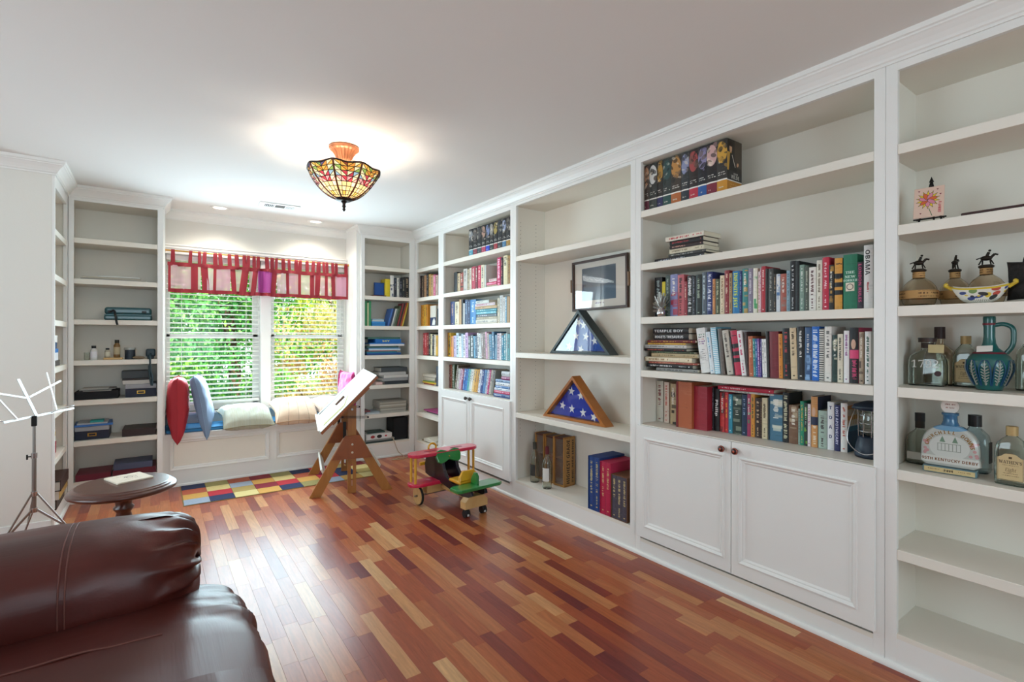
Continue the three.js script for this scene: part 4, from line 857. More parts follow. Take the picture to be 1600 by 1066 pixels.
// throw pillows
const fabricBump = dataTex(256, 256, (u, v) => { const k = 128 + 60 * fbm(u * 40, v * 40, 2, 2) + 30 * fbm(u * 6, v * 6, 5, 3); return [k, k, k]; }, false);
function pillowGeo(w, h, t, sag = 0, crease = 0.006, sd = 0, bend) {
  const face = (s) => grid(36, 36, (u, v) => {
    const a = u * 2 - 1, b = v * 2 - 1, pin = 1 - 0.085 * (1 - Math.abs(a) ** 2) * 0, ea = 1 - Math.abs(a) ** 3.6, eb = 1 - Math.abs(b) ** 3.6;
    const x = a * w / 2 * (1 - 0.07 * (1 - b * b) * Math.abs(a) ** 3), y = b * h / 2 * (1 - 0.07 * (1 - a * a) * Math.abs(b) ** 3);
    const z = Math.max(0, ea * eb) ** 0.42 * t / 2, wr = crease * (fbm(a * 3 + sd, b * 3, s * 3 + sd, 3) + 0.5 * Math.sin(a * 9 + b * 4 + sd) * ea * eb * 0.3);
    const q = [x, y + sag * (a * a - 0.4) * 0.1, s * (z + (z > 0.002 ? wr : 0))]; return bend ? bend(q) : q;
  });
  const A = face(1), B = face(-1), i = B.index.array; for (let k = 0; k < i.length; k += 3) { const q = i[k]; i[k] = i[k + 1]; i[k + 1] = q; } B.computeVertexNormals();
  return merge([A, B]);
}
function pillow(label, color, [w, h, t], pos, eul, sd, o = {}) {
  const p = thing('throw_pillow', label, 'pillow', pos); p.rotation.set(...eul.map((e) => e * D2R), 'YXZ');
  const bend = o.hang ? ([x, y, z]) => [x, y, z - Math.max(0, -y - o.hang) * 0.6] : o.droop || o.lean ? ([x, y, z]) => { const f = o.droop && -x > 0.1 ? (-x - 0.1) * 1.0 * Math.max(0, Math.min(1, (0.02 - y) / (h / 2))) : 0; return [x, y - f, z + (o.lean ?? 0) * (-y) * 0.5]; } : null;
  mesh('cover', pillowGeo(w, h, t, 0, o.crease ?? 0.012, sd, bend), phys(color, 0.62, { sheen: 0.8, sheenRoughness: 0.4, sheenColor: new THREE.Color(o.sheen ?? color), bumpMap: fabricBump, bumpScale: 0.002, ...(o.map ? { map: o.map } : {}) }), p);
  const e = []; for (let k = 0; k <= 40; k++) { const s = k / 40 * 4, side = Math.floor(s) % 4, f = s - Math.floor(s), q = f * 2 - 1, c = [[q, -1], [1, q], [-q, 1], [-1, -q]][side]; e.push([c[0] * w / 2 * (1 - 0.07 * (1 - c[1] ** 2) * Math.abs(c[0]) ** 3), c[1] * h / 2 * (1 - 0.07 * (1 - c[0] ** 2) * Math.abs(c[1]) ** 3), 0]); if (bend) e[e.length - 1] = bend(e[e.length - 1]); }
  mesh('seam', tube(e, 0.0035, 120, 6), std(o.seam ?? color, 0.7), p);
}
const stitched = (base, line) => canvasTex(256, 256, (c) => { c.fillStyle = base; c.fillRect(0, 0, 256, 256); c.strokeStyle = line; c.lineWidth = 1.6; for (let i = 0; i < 5; i++) { c.beginPath(); c.moveTo(20 + i * 52, 0); c.bezierCurveTo(i * 60, 90, 60 + i * 40, 160, 10 + i * 62, 256); c.stroke(); } for (let i = 0; i < 700; i++) { c.globalAlpha = 0.05; c.fillStyle = rnd() < 0.5 ? '#000' : '#fff'; c.fillRect(rnd() * 256, rnd() * 256, rr(2, 30), 1); } });
pillow('red velvet pillow standing upright at the left end of window seat', 0xa81f2c, [0.46, 0.44, 0.165], [0.174, 0.734, -5.40], [0, 87, 0], 1, { sheen: 0xff9a90, crease: 0.012, droop: 1 });
pillow('blue-grey velvet pillow leaning against the red pillow', 0x7488a3, [0.43, 0.45, 0.125], [0.36, 0.742, -5.40], [0, 82, 0], 7, { sheen: 0xc8dcf0, crease: 0.012, droop: 1, lean: 0.45 });
pillow('silver-blue and olive pillow lying flat on window seat', 0xffffff, [0.42, 0.45, 0.155], [0.705, 0.592, -5.345], [-88, 2, 0], 12, { hang: 0.07, map: canvasTex(128, 128, (c) => { c.fillStyle = '#a8a794'; c.fillRect(0, 0, 128, 128); for (let i = 0; i < 500; i++) { c.globalAlpha = 0.12; c.fillStyle = pick(['#8b8468', '#b9c4c4', '#9aa4a2', '#77705a']); c.fillRect(rnd() * 128, rnd() * 128, 2, rr(6, 26)); } }), sheen: 0xcfe4ec, seam: 0x8a8468 });
pillow('peach and white satin pillow with fine dark stitching', 0xffffff, [0.39, 0.46, 0.16], [1.135, 0.615, -5.34], [-84, 0, -2], 20, { hang: 0.075, map: stitched('#d8bca2', '#7a6454'), sheen: 0xffe4d0, seam: 0xb98f6c });
pillow('beige satin pillow tucked behind the drafting table', 0xffffff, [0.29, 0.40, 0.14], [1.489, 0.603, -5.38], [-83, 0, 1], 31, { hang: 0.11, map: stitched('#d5c3b4', '#7a6a5e'), sheen: 0xffeadc, seam: 0xb59c88 });
pillow('magenta shaggy pillow upright at the right end of window seat', 0xb0246c, [0.42, 0.44, 0.09], [1.687, 0.728, -5.43], [0, -87, 0], 44, { sheen: 0xff8cc8, crease: 0.02 });
// patchwork rug
{
  const r = thing('patchwork_rug', 'multicoloured patchwork runner rug in front of window seat', 'rug', [0.19, 0, -5.25]);
  const C = { n: 0x232c4e, o: 0x8e8350, u: 0xa9553c, d: 0x812430, c: 0xcdbb7e, g: 0x8f99a8, y: 0xc3944a, r: 0xb02a35, t: 0xa28a4e }, rows = ['nouDonrcd'.toLowerCase(), 'ucgycudnc', 'yrtdryrnt', 'gncynogyc'].map((s) => s.padEnd(9, 'c'));
  const pile = dataTex(128, 128, () => { const k = 90 + 150 * rnd(); return [k, k, k]; }, false), mats = {};
  for (const k in C) mats[k] = std(C[k], 0.95, { bumpMap: pile, bumpScale: 0.002 });
  mesh('backing', rb(-0.006, 0.0005, -0.006, 1.59, 0.004, 0.626, 0.0015), std(0x8a7348, 0.9), r);
  rows.forEach((row, j) => { for (let i = 0; i < 9; i++) mesh('patch', rb(i * 0.176 + 0.0008, 0.0032, j * 0.155 + 0.0008, (i + 1) * 0.176 - 0.0008, 0.0072, (j + 1) * 0.155 - 0.0008, 0.002, 1), mats[row[i]], r); });
}
// ------------------------------------------------------------------ woods
function woodTex(base, dark, sc = 1) {
  const a = new THREE.Color(base), b = new THREE.Color(dark), A = a.clone().convertLinearToSRGB(), B = b.clone().convertLinearToSRGB();
  return dataTex(256, 256, (u, v) => { const w = fbm(u * 3 * sc, v * 1.2, 2, 3), k = Math.min(1, Math.max(0, 0.5 + 0.9 * fbm(u * 14 * sc + w * 4, v * 2, 6, 4))); return [0, 1, 2].map((i) => 255 * (i === 0 ? A.r + (B.r - A.r) * k : i === 1 ? A.g + (B.g - A.g) * k : A.b + (B.b - A.b) * k)); });
}
const oakT = woodTex(0xb67c3c, 0x8c5620), oak = std(0xffffff, 0.4, { map: oakT });
const mahoT = woodTex(0x6a3a2a, 0x45221a), maho = phys(0xffffff, 0.3, { map: mahoT, clearcoat: 0.35, clearcoatRoughness: 0.2 });
const mapleT = woodTex(0xdcb57c, 0xc79c60), maple = std(0xffffff, 0.45, { map: mapleT });
const pineT = woodTex(0xb98442, 0x986428), pine = std(0xffffff, 0.5, { map: pineT });
// ------------------------------------------------------------------ drafting table
{
  const t = thing('drafting_table', 'oak drafting table with tilted white board before the window seat', 'table', [1.43, 0, -4.55], -12.7 * D2R);
  const slope = Math.atan2(0.449, 0.442), bl = 0.63;
  for (const z of [0.345, -0.375]) {
    const fr = new THREE.Group(); fr.name = 'trestle'; t.add(fr);
    for (const s of [-1, 1]) mesh('leg', prism([[s * 0.335, z < 0 ? 0.0078 : 0.0], [s * 0.245, z < 0 ? 0.0078 : 0.0], [s * 0.03, 0.40], [s * 0.03, 0.47], [s * 0.072, 0.47]].map(([x, y]) => [x, y]), 0.024, 0.002, z - 0.012), oak, fr);
    mesh('gusset_plate', prism([[-0.165, 0.295], [0.165, 0.295], [0.056, 0.49], [-0.056, 0.49]], 0.012, 0.0015, z + 0.0121), std(0xd8ae7c, 0.38, { map: oakT }), fr);
    mesh('post', prism([[-0.035, z < 0 ? 0.0078 : 0.0], [0.035, z < 0 ? 0.0078 : 0.0], [0.035, 0.735], [-0.035, 0.735]], 0.022, 0.002, z - 0.0345, [[[-0.008, 0.06], [-0.008, 0.24], [0.008, 0.24], [0.008, 0.06]]]), oak, fr);
    for (const y of [0.415, 0.348]) mesh('bolt', lathe([[0.0001, 0.006], [0.006, 0.005], [0.009, 0.002], [0.0095, 0]], 14).rotateX(Math.PI / 2).translate(0, y, z + 0.0242), std(0xd8d0bc, 0.35, { metalness: 0.4 }), fr);
    mesh('pivot_bolt', cyl(0.009, 0.009, 0, 0.05, 14).rotateX(Math.PI / 2).translate(0, 0.705, z - 0.045), M.steel, fr);
  }
  for (const [x0, x1] of [[-0.225, -0.215], [0.215, 0.225]]) mesh('foot_rest', bar([x0, 0.185, -0.36], [x1 - 0.01, 0.185, 0.33], 0.016, 0.075, [x0 < 0 ? -0.5 : 0.5, 1, 0]), std(0xcfc9bd, 0.35), t);
  mesh('cross_brace', rb(-0.012, 0.33, -0.352, 0.012, 0.42, 0.31, 0.003), oak, t);
  for (const z of [0.36, -0.33]) {
    const arm = prism([[-0.09, 0], [0.12, 0], [0.128, 0.008], [0.12, 0.017], [-0.09, 0.017], [-0.098, 0.008]], 0.003, 0, 0, [[[-0.08, 0.005], [-0.08, 0.012], [0.112, 0.012], [0.112, 0.005]]]);
    mesh('slotted_arm', arm.rotateZ(-0.06).translate(0.01, 0.632, z - 0.012), M.blackMetal, t);
    mesh('slot_plate', rb(-0.07, 0.44, z - 0.05, -0.045, 0.60, z - 0.045, 0.002), M.blackMetal, t);
  }
  const b = new THREE.Group(); b.name = 'board'; b.position.set(-0.26, 0.546, -0.015); b.rotation.z = slope; t.add(b);
  mesh('core', rb(0.004, -0.026, -0.482, bl - 0.002, -0.004, 0.482, 0.002), std(0xe0b888, 0.4, { map: oakT }), b);
  mesh('white_surface', rb(0, -0.0045, -0.485, bl, 0, 0.485, 0.001), std(0xb9bfb5, 0.4), b);
  mesh('ledge', rb(0.0, -0.022, -0.47, 0.012, 0.018, 0.47, 0.003), std(0xc8c8c2, 0.4), b);
  for (const z of [0.3, -0.345]) mesh('under_rail', rb(0.1, -0.062, z, 0.52, -0.026, z + 0.025, 0.003), oak, b);
  // things lying on the board
  const w0 = V(0, 0, 0); t.updateMatrixWorld(true);
  const lay = (name, label, cat, x, z, turn) => { const o = thing(name, label, cat); b.updateMatrixWorld(true); o.applyMatrix4(b.matrixWorld.clone().multiply(new THREE.Matrix4().makeTranslation(x, 0.0006, z)).multiply(new THREE.Matrix4().makeRotationY(turn))); return o; };
  const p1 = lay('drawing_sheet', 'white drawing sheet with pencil lines on drafting table', 'paper', 0.36, -0.08, 0.03);
  mesh('sheet', new THREE.PlaneGeometry(0.46, 0.6).rotateX(-Math.PI / 2), std(0xffffff, 0.8, { map: canvasTex(256, 256, (c) => { c.fillStyle = '#c4c9bf'; c.fillRect(0, 0, 256, 256); c.strokeStyle = '#857a84'; c.lineWidth = 1.6; for (let i = 0; i < 26; i++) { c.beginPath(); c.moveTo(60 + rnd() * 120, 60 + rnd() * 120); c.bezierCurveTo(60 + rnd() * 130, 60 + rnd() * 130, 60 + rnd() * 130, 60 + rnd() * 130, 60 + rnd() * 130, 60 + rnd() * 130); c.stroke(); } }) }), p1);
  const p2 = lay('ruler', 'long black parallel ruler lying on drafting board', 'ruler', 0.215, -0.37, 0.0);
  mesh('blade', rb(-0.18, 0.0008, -0.014, 0.18, 0.005, 0.014, 0.001), M.blackPlastic, p2);
  const p3 = lay('folder', 'open white folder with olive lining on drafting board', 'folder', 0.2, 0.25, -0.25);
  mesh('cover', rb(-0.12, 0.001, -0.15, 0.12, 0.003, 0.15, 0.0005), std(0xa8a24e, 0.7), p3); mesh('sheet', rb(-0.1, 0.0032, -0.17, 0.11, 0.0055, 0.1, 0.0005), M.paper, p3);
  const p4 = lay('pencil_box', 'small brown box on drafting board', 'box', 0.27, 0.04, 0.12);
  mesh('box', rb(-0.05, 0.0012, -0.035, 0.05, 0.02, 0.035, 0.003), std(0x6d4a3e, 0.6), p4); mesh('lid', rb(-0.052, 0.0202, -0.037, 0.052, 0.026, 0.037, 0.003), std(0xd8d2c6, 0.6), p4);
}
// ------------------------------------------------------------------ ride-on toy biplane
{
  const t = thing('toy_biplane', 'wooden ride-on toy biplane, red wings and green tail', 'toy', [1.9, 0, -3.62], 4 * D2R);
  const red = phys(0xcc1a46, 0.3, { clearcoat: 0.6 }), green = phys(0x1a7c34, 0.3, { clearcoat: 0.6 }), yellow = phys(0xdba31c, 0.35, { clearcoat: 0.5 }), navy = phys(0x15131f, 0.35, { clearcoat: 0.4 }), dowel = phys(0xd9a437, 0.4);
  const wing = (y, L, c, th) => { const s = []; for (let i = 0; i <= 20; i++) { const a = -Math.PI / 2 + Math.PI * i / 20; s.push([L + c * Math.cos(a), c * Math.sin(a)]); } for (let i = 0; i <= 20; i++) { const a = Math.PI / 2 + Math.PI * i / 20; s.push([-L + c * Math.cos(a), c * Math.sin(a)]); } return prism(s, th, 0.006, 0).rotateX(-Math.PI / 2).translate(0, y, 0); };
  mesh('upper_wing', wing(0.385, 0.235, 0.075, 0.026), red, t); mesh('lower_wing', wing(0.16, 0.235, 0.075, 0.026), red, t);
  for (const [x, w] of [[-0.12, 0.11], [0.12, 0.11]]) mesh('wing_slot', rb(x - w / 2, 0.4112, -0.008, x + w / 2, 0.4128, 0.008, 0.0007), std(0x7c1030, 0.6), t);
  for (const x of [-0.27, 0.27]) for (const z of [-0.035, 0.035]) mesh('strut', rod([x, 0.185, z], [x, 0.388, z], 0.010, 12), dowel, t);
  // two fuselage cheeks, tall at the nose, sweeping down to the tail
  const side = [[-0.16, 0.2], [-0.17, 0.27], [-0.15, 0.335], [-0.09, 0.385], [-0.01, 0.385], [0.07, 0.385], [0.10, 0.33], [0.12, 0.28], [0.17, 0.225], [0.26, 0.20], [0.36, 0.2], [0.46, 0.205], [0.49, 0.19], [0.5, 0.165], [0.46, 0.145], [0.38, 0.135], [0.26, 0.14], [0.12, 0.165], [0.0, 0.185], [-0.1, 0.187]];
  for (const x of [-0.075, 0.05]) mesh('fuselage_side', prism(side, 0.025, 0.004, 0).rotateY(-Math.PI / 2).translate(x + 0.025, 0, 0), navy, t);
  mesh('nose_block', rb(-0.05, 0.2, -0.16, 0.05, 0.34, -0.11, 0.01), navy, t);
  mesh('propeller', [rb(-0.11, 0.255, -0.2, 0.11, 0.285, -0.185, 0.007, 3), new THREE.SphereGeometry(0.022, 14, 10).translate(0, 0.27, -0.2), cyl(0.008, 0.008, 0, 0.03, 10).rotateX(Math.PI / 2).translate(0, 0.27, -0.19)], yellow, t);
  mesh('ring', new THREE.TorusGeometry(0.035, 0.008, 8, 24).translate(-0.05, 0.415, -0.09), yellow, t);
  // green dashboard shaped like a bow tie
  const bow = [[-0.13, 0.09], [-0.08, 0.1], [0, 0.082], [0.08, 0.1], [0.13, 0.09], [0.145, 0.05], [0.13, 0.005], [0.1, -0.01], [0.05, 0.0], [0.0, 0.018], [-0.05, 0.0], [-0.1, -0.01], [-0.13, 0.005], [-0.145, 0.05]].map(([x, y]) => [x * 0.78, y]);
  mesh('dashboard', prism(bow, 0.024, 0.005, 0).rotateX(-0.35).translate(0, 0.325, 0.078), green, t);
  mesh('dashboard_bolt', new THREE.SphereGeometry(0.006, 10, 8).translate(0, 0.372, 0.09), M.brass, t);
  mesh('seat', rb(-0.085, 0.215, 0.21, 0.085, 0.24, 0.37, 0.012, 3), yellow, t);
  mesh('seat_back', prism([[-0.085, 0], [0.085, 0], [0.085, 0.03], [0.05, 0.075], [-0.05, 0.075], [-0.085, 0.03]], 0.024, 0.006).rotateX(-0.25).translate(0, 0.236, 0.35), yellow, t);
  mesh('tail_plane', prism([[-0.2, -0.05], [-0.17, -0.07], [0.17, -0.07], [0.2, -0.05], [0.2, 0.05], [0.17, 0.065], [-0.17, 0.065], [-0.2, 0.04]], 0.024, 0.006).rotateX(-Math.PI / 2).translate(0, 0.2065, 0.455), green, t);
  mesh('tail_fin', prism([[0, 0], [0.08, 0], [0.08, 0.06], [0.06, 0.085], [0.035, 0.085], [0.0, 0.03]], 0.022, 0.005).rotateY(-Math.PI / 2).translate(0.011, 0.23, 0.4), green, t);
  mesh('front_axle_beam', rb(-0.16, 0.085, -0.05, 0.16, 0.16, 0.02, 0.006), maple, t);
  mesh('axle', cyl(0.007, 0.007, -0.25, 0.25, 10).rotateZ(Math.PI / 2).translate(0, 0.075, -0.015), M.steel, t);
  mesh('keel_beam', rb(-0.03, 0.105, 0.02, 0.03, 0.142, 0.4, 0.005), maple, t);
  for (const s of [-1, 1]) {
    const w = new THREE.Group(); w.name = 'wheel'; w.position.set(s * 0.215, 0.075, -0.015); t.add(w);
    mesh('disc', cyl(0.066, 0.066, -0.014, 0.014, 32).rotateZ(Math.PI / 2), maple, w); mesh('tyre', new THREE.TorusGeometry(0.065, 0.01, 10, 36).rotateY(Math.PI / 2), std(0x141414, 0.8), w); mesh('hub', cyl(0.008, 0.008, -0.02, 0.02, 12).rotateZ(Math.PI / 2), M.blackMetal, w);
  }
  mesh('caster_block', prism([[-0.1, 0], [0.1, 0], [0.1, 0.05], [0.065, 0.085], [-0.065, 0.085], [-0.1, 0.05]], 0.07, 0.004, 0.395).translate(0, 0.062, 0), maple, t);
  for (const s of [-1, 1]) {
    const c = new THREE.Group(); c.name = 'caster'; c.position.set(s * 0.075, 0, 0.43); t.add(c);
    for (const q of [-0.012, 0.012]) mesh('caster_wheel', cyl(0.026, 0.026, -0.008, 0.008, 24).rotateZ(Math.PI / 2).translate(q, 0.026, 0.008), M.blackPlastic, c);
    mesh('caster_fork', [rb(-0.02, 0.03, -0.014, 0.02, 0.056, 0.026, 0.008, 3), cyl(0.007, 0.007, 0.05, 0.064, 10)], M.blackPlastic, c);
    mesh('caster_clip', rb(-0.008, 0.012, 0.03, 0.008, 0.026, 0.036, 0.002), std(0xc8c8c8, 0.4), c);
  }
}
// ------------------------------------------------------------------ side table with a printed tile
{
  const y = 0.575, t = thing('side_table', 'round dark wood pedestal side table behind the sofa', 'table', [-0.124, 0, -3.197]);
  mesh('table_top', lathe([[0.0001, y], [0.19, y], [0.194, y], [0.1965, y - 0.004], [0.2, y - 0.0065], [0.206, y - 0.0075], [0.2085, y - 0.011], [0.2105, y - 0.015], [0.217, y - 0.0165], [0.2225, y - 0.021], [0.2245, y - 0.028], [0.222, y - 0.035], [0.214, y - 0.04], [0.2, y - 0.041], [0.0001, y - 0.036]].reverse(), 72), maho, t);
  mesh('pedestal', lathe([[0.0001, 0.10], [0.05, 0.10], [0.055, 0.14], [0.045, 0.17], [0.032, 0.19], [0.036, 0.22], [0.05, 0.28], [0.055, 0.33], [0.046, 0.38], [0.034, 0.41], [0.03, 0.43], [0.042, 0.445], [0.044, 0.455], [0.034, 0.465], [0.037, 0.49], [0.05, 0.515], [0.066, 0.53], [0.07, 0.5385], [0.0001, 0.5385]], 36), maho, t);
  for (let k = 0; k < 3; k++) { const a = k * 2.094 + 0.5, g = tube([[0.03, 0.14, 0], [0.09, 0.13, 0], [0.15, 0.06, 0], [0.21, 0.02, 0]], 0.019, 20, 8); mesh('leg', merge([g, new THREE.SphereGeometry(0.022, 12, 8).translate(0.21, 0.022, 0)]).rotateY(a), maho, t); }
  const c = thing('printed_tile', 'cream printed card tile on the round side table', 'tile', [-0.106, y + 0.0005, -3.27], 22 * D2R);
  mesh('tile', prism([[-0.075, -0.085], [0.075, -0.085], [0.08, -0.08], [0.08, 0.08], [0.075, 0.085], [-0.075, 0.085], [-0.08, 0.08], [-0.08, -0.08]], 0.007, 0.001).rotateX(-Math.PI / 2), std(0xe6d9c4, 0.7), c);
  const pg = new THREE.PlaneGeometry(0.15, 0.16).rotateX(-Math.PI / 2).translate(0, 0.0074, 0);
  mesh('print', pg, std(0xffffff, 0.7, { map: canvasTex(256, 256, (x) => { x.fillStyle = '#e9dcc8'; x.fillRect(0, 0, 256, 256); x.strokeStyle = '#6a5a4c'; x.lineWidth = 3; for (let i = 0; i < 5; i++) { x.beginPath(); x.ellipse(128 + i * 4, 118, 30 + i * 6, 14 + i * 3, i, 0, 5); x.stroke(); } scribble(x, 30, 60, 9, 190, '#9a8a78'); scribble(x, 40, 180, 8, 170, '#9a8a78'); scribble(x, 60, 205, 7, 130, '#9a8a78'); }) }), c);
}
// ------------------------------------------------------------------ folding music stand
{
  const ox = -0.5675, oz = -3.988, t = thing('music_stand', 'silver folding music stand against the left wall', 'music stand', [ox, 0, oz]);
  const L = (p) => [p[0] - ox, p[1], p[2] - oz];
  mesh('pole', [rod([0, 0.30, 0], [0, 0.62, 0], 0.0105, 14), rod([0, 0.6, 0], [0, 0.85, 0], 0.0075, 14)], M.steel, t);
  for (const [r, a, b] of [[0.014, 0.605, 0.635], [0.015, 0.29, 0.315], [0.015, 0.385, 0.41]]) mesh('collar', cyl(r, r, a, b, 14), M.chrome, t);
  mesh('thumb_screw', [rb(-0.03, 0.612, -0.003, -0.012, 0.618, 0.003, 0.001), rb(-0.034, 0.598, -0.003, -0.026, 0.628, 0.003, 0.002)], M.blackMetal, t);
  mesh('desk_joint', rb(-0.012, 0.79, -0.01, 0.012, 0.85, 0.012, 0.004), M.blackMetal, t);
  for (const a of [2.35, 0.2, -1.9]) {
    const dx = Math.cos(a), dz = Math.sin(a);
    const g = new THREE.Group(); g.name = 'leg'; t.add(g);
    mesh('strut', bar([dx * 0.014, 0.303, dz * 0.014], [dx * 0.36, 0.004, dz * 0.36], 0.006, 0.011), M.steel, g); mesh('brace', bar([dx * 0.014, 0.397, dz * 0.014], [dx * 0.15, 0.188, dz * 0.15], 0.005, 0.009), M.steel, g); mesh('foot', new THREE.SphereGeometry(0.011, 10, 8).translate(dx * 0.36, 0.011, dz * 0.36), M.blackPlastic, g);
  }
  const wmat = std(0xbdbbb8, 0.4, { metalness: 0.5 });
  const bar2 = (n, a, b, w, h) => mesh(n, bar(L(a), L(b), w, h, [0.856, 0.343, 0.386]), wmat, t);   // all lie in the tilted plane of the desk
  bar2('centre_bar', [-0.559, 0.843, -4.008], [-0.641, 1.065, -4.022], 0.022, 0.004);
  bar2('desk_arm', [-0.599, 0.952, -4.016], [-0.72, 1.015, -3.80], 0.011, 0.003); bar2('desk_arm', [-0.594, 0.957, -4.03], [-0.49, 1.027, -4.324], 0.011, 0.003);
  bar2('side_bar', [-0.49, 0.853, -4.17], [-0.548, 1.087, -4.249], 0.010, 0.003); bar2('side_bar', [-0.621, 0.852, -3.877], [-0.71, 1.02, -3.80], 0.010, 0.003);
  bar2('ledge', [-0.662, 0.846, -3.80], [-0.425, 0.846, -4.312], 0.012, 0.004);
  mesh('page_holder', [tube([[0.06, 0.848, -0.12], [0.10, 0.865, -0.19], [0.15, 0.87, -0.26], [0.12, 0.862, -0.30]].map((p) => [p[0], p[1], p[2]]), 0.003, 20, 6), tube([[-0.09, 0.848, 0.17], [-0.13, 0.86, 0.2], [-0.18, 0.865, 0.17]], 0.003, 16, 6)], M.chrome, t);
}
// ------------------------------------------------------------------ leather sofa
{
  const hide = dataTex(512, 512, (u, v) => { const k = 128 + 46 * fbm(u * 60, v * 60, 3, 2) + 40 * fbm(u * 9, v * 9, 8, 3); return [k, k, k]; }, false); hide.repeat.set(3, 3);
  const tone = dataTex(256, 256, (u, v) => { const k = 205 + 90 * fbm(u * 5, v * 5, 12, 4); return [Math.min(255, k), Math.min(255, k * 0.98), Math.min(255, k * 0.97)]; });
  const leather = phys(0x682c25, 0.42, { map: tone, bumpMap: hide, bumpScale: 0.0012, clearcoat: 0.12, clearcoatRoughness: 0.3, specularIntensity: 0.65 }), stitch = std(0x6e4038, 0.7);
  const t = thing('leather_sofa', 'brown leather sofa in the left foreground', 'sofa', [-0.35, 0, -1.45]);
  const sq = (c, e) => Math.sign(c) * Math.abs(c) ** e;
  const puff = (cx, cy, cz, a, b, c, e1, e2, extra) => grid(120, 120, (u, v) => {
    const th = u * Math.PI * 2, ph = v * Math.PI, n = sq(Math.sin(ph), e1); let x = a * sq(Math.cos(ph), e1), y = b * n * sq(Math.cos(th), e2), z = c * n * sq(Math.sin(th), e2);
    const d = extra ? extra(x / a, y / b, z / c, th, ph) : 0, L = Math.hypot(x / a, y / b, z / c) || 1; x += d * x / a / L; y += d * y / b / L; z += d * z / c / L;
    return [cx + x, cy + y, cz + z];
  });
  const R = (s) => 1 - Math.abs(Math.sin(s));              // sharp ridges of a fold
  mesh('base', [rb(-0.52, 0.06, -0.86, 0.5, 0.28, 0.86, 0.03, 3)], leather, t);
  for (const [x, z] of [[-0.45, -0.85], [0.48, -0.85], [-0.45, 0.85], [0.48, 0.85]]) mesh('foot', cyl(0.025, 0.03, 0, 0.065, 16, x, z), maho, t);
  const wr = (x, y, z, th, ph) => {
    const front = THREE.MathUtils.smoothstep(x, 0.35, 1.0), top = Math.max(0, y);
    return 0.012 * fbm(x * 2, z * 2, 3, 3) + front * (0.010 * (R(z * 17 - x * 5 + fbm(x * 2, z * 2, 1, 3) * 4) - 0.64) + 0.005 * (R(z * 37 - x * 9 + fbm(x * 4, z * 4, 7, 2) * 4) - 0.64)) + 0.009 * top * (R(z * 7 - x * 6 + fbm(x * 2, z * 2, 9, 2) * 4) - 0.64);
  };
  const SC = [0.04, 0.332, 0.0, 0.575, 0.148, 0.70, 0.33, 0.42], seatTop = (x, z) => { const r = Math.sqrt(Math.max(0, 1 - (Math.abs(x - SC[0]) / SC[3]) ** (2 / SC[6]))) ** SC[6], s = Math.min(1, Math.abs(z - SC[2]) / (SC[5] * r)) ** (1 / SC[7]); return SC[1] + SC[4] * r * Math.sqrt(1 - s * s) ** SC[7]; };
  mesh('seat_cushion', puff(SC[0], SC[1], SC[2], SC[3], SC[4], SC[5], SC[6], SC[7], wr), leather, t);
  mesh('seat_seam', [tube(Array.from({ length: 14 }, (_, i) => { const q = i / 13; const x = -0.35 + 0.72 * q, z = -0.3 + 0.05 * q + 0.012 * Math.sin(q * 5), n = Math.hypot(1, 0); return [x, seatTop(x, z) + 0.001 + wr((x - SC[0]) / SC[3], 1, (z - SC[2]) / SC[5]) * 0.9, z]; }), 0.0032, 60, 6)], stitch, t);
  for (const s of [-1, 1]) {
    const cz = s < 0 ? -0.70 : 0.76, arm = new THREE.Group(); arm.name = 'arm'; t.add(arm);
    mesh('arm_panel', rb(-0.5, 0.07, cz - 0.14, 0.38, 0.5, cz + 0.14, 0.05, 4), leather, arm);
    const ga = (x, y, z, th, ph) => { const e = THREE.MathUtils.smoothstep(x, 0.66, 0.97), f = THREE.MathUtils.smoothstep(-x, 0.6, 0.95); return 0.016 * fbm(x * 2.4, th, 5, 3) + (e * 0.026 + f * 0.02) * (R(th * 7.5 + fbm(x * 4, th * 2, 2, 2) * 2.5) - 0.7) - 0.006 * Math.exp(-(((x - 0.36) / 0.018) ** 2)); };
    mesh('arm_pad', puff(-0.06, 0.515, cz, 0.54, 0.17, 0.245, 0.36, 0.82, ga), leather, arm);
    const ring = (x) => Array.from({ length: 25 }, (_, i) => { const th = -2.1 + 4.2 * i / 24; return [-0.06 + x, 0.515 + 0.169 * sq(Math.cos(th), 0.82), cz + 0.244 * sq(Math.sin(th), 0.82)]; });
    mesh('arm_seam', [tube(ring(0.187), 0.0022, 80, 6), tube(ring(0.202), 0.0022, 80, 6)], stitch, arm);
  }
  mesh('back_cushion', puff(-0.52, 0.62, 0.02, 0.15, 0.30, 0.62, 0.5, 0.6, (x, y, z) => 0.02 * fbm(y * 3, z * 3, 2, 3)), leather, t);
  mesh('back', rb(-0.66, 0.07, -0.93, -0.46, 0.82, 0.93, 0.07, 4), leather, t);
}
const FONT = await new FontLoader().loadAsync('fonts/droid/droid_serif_regular.typeface.json');
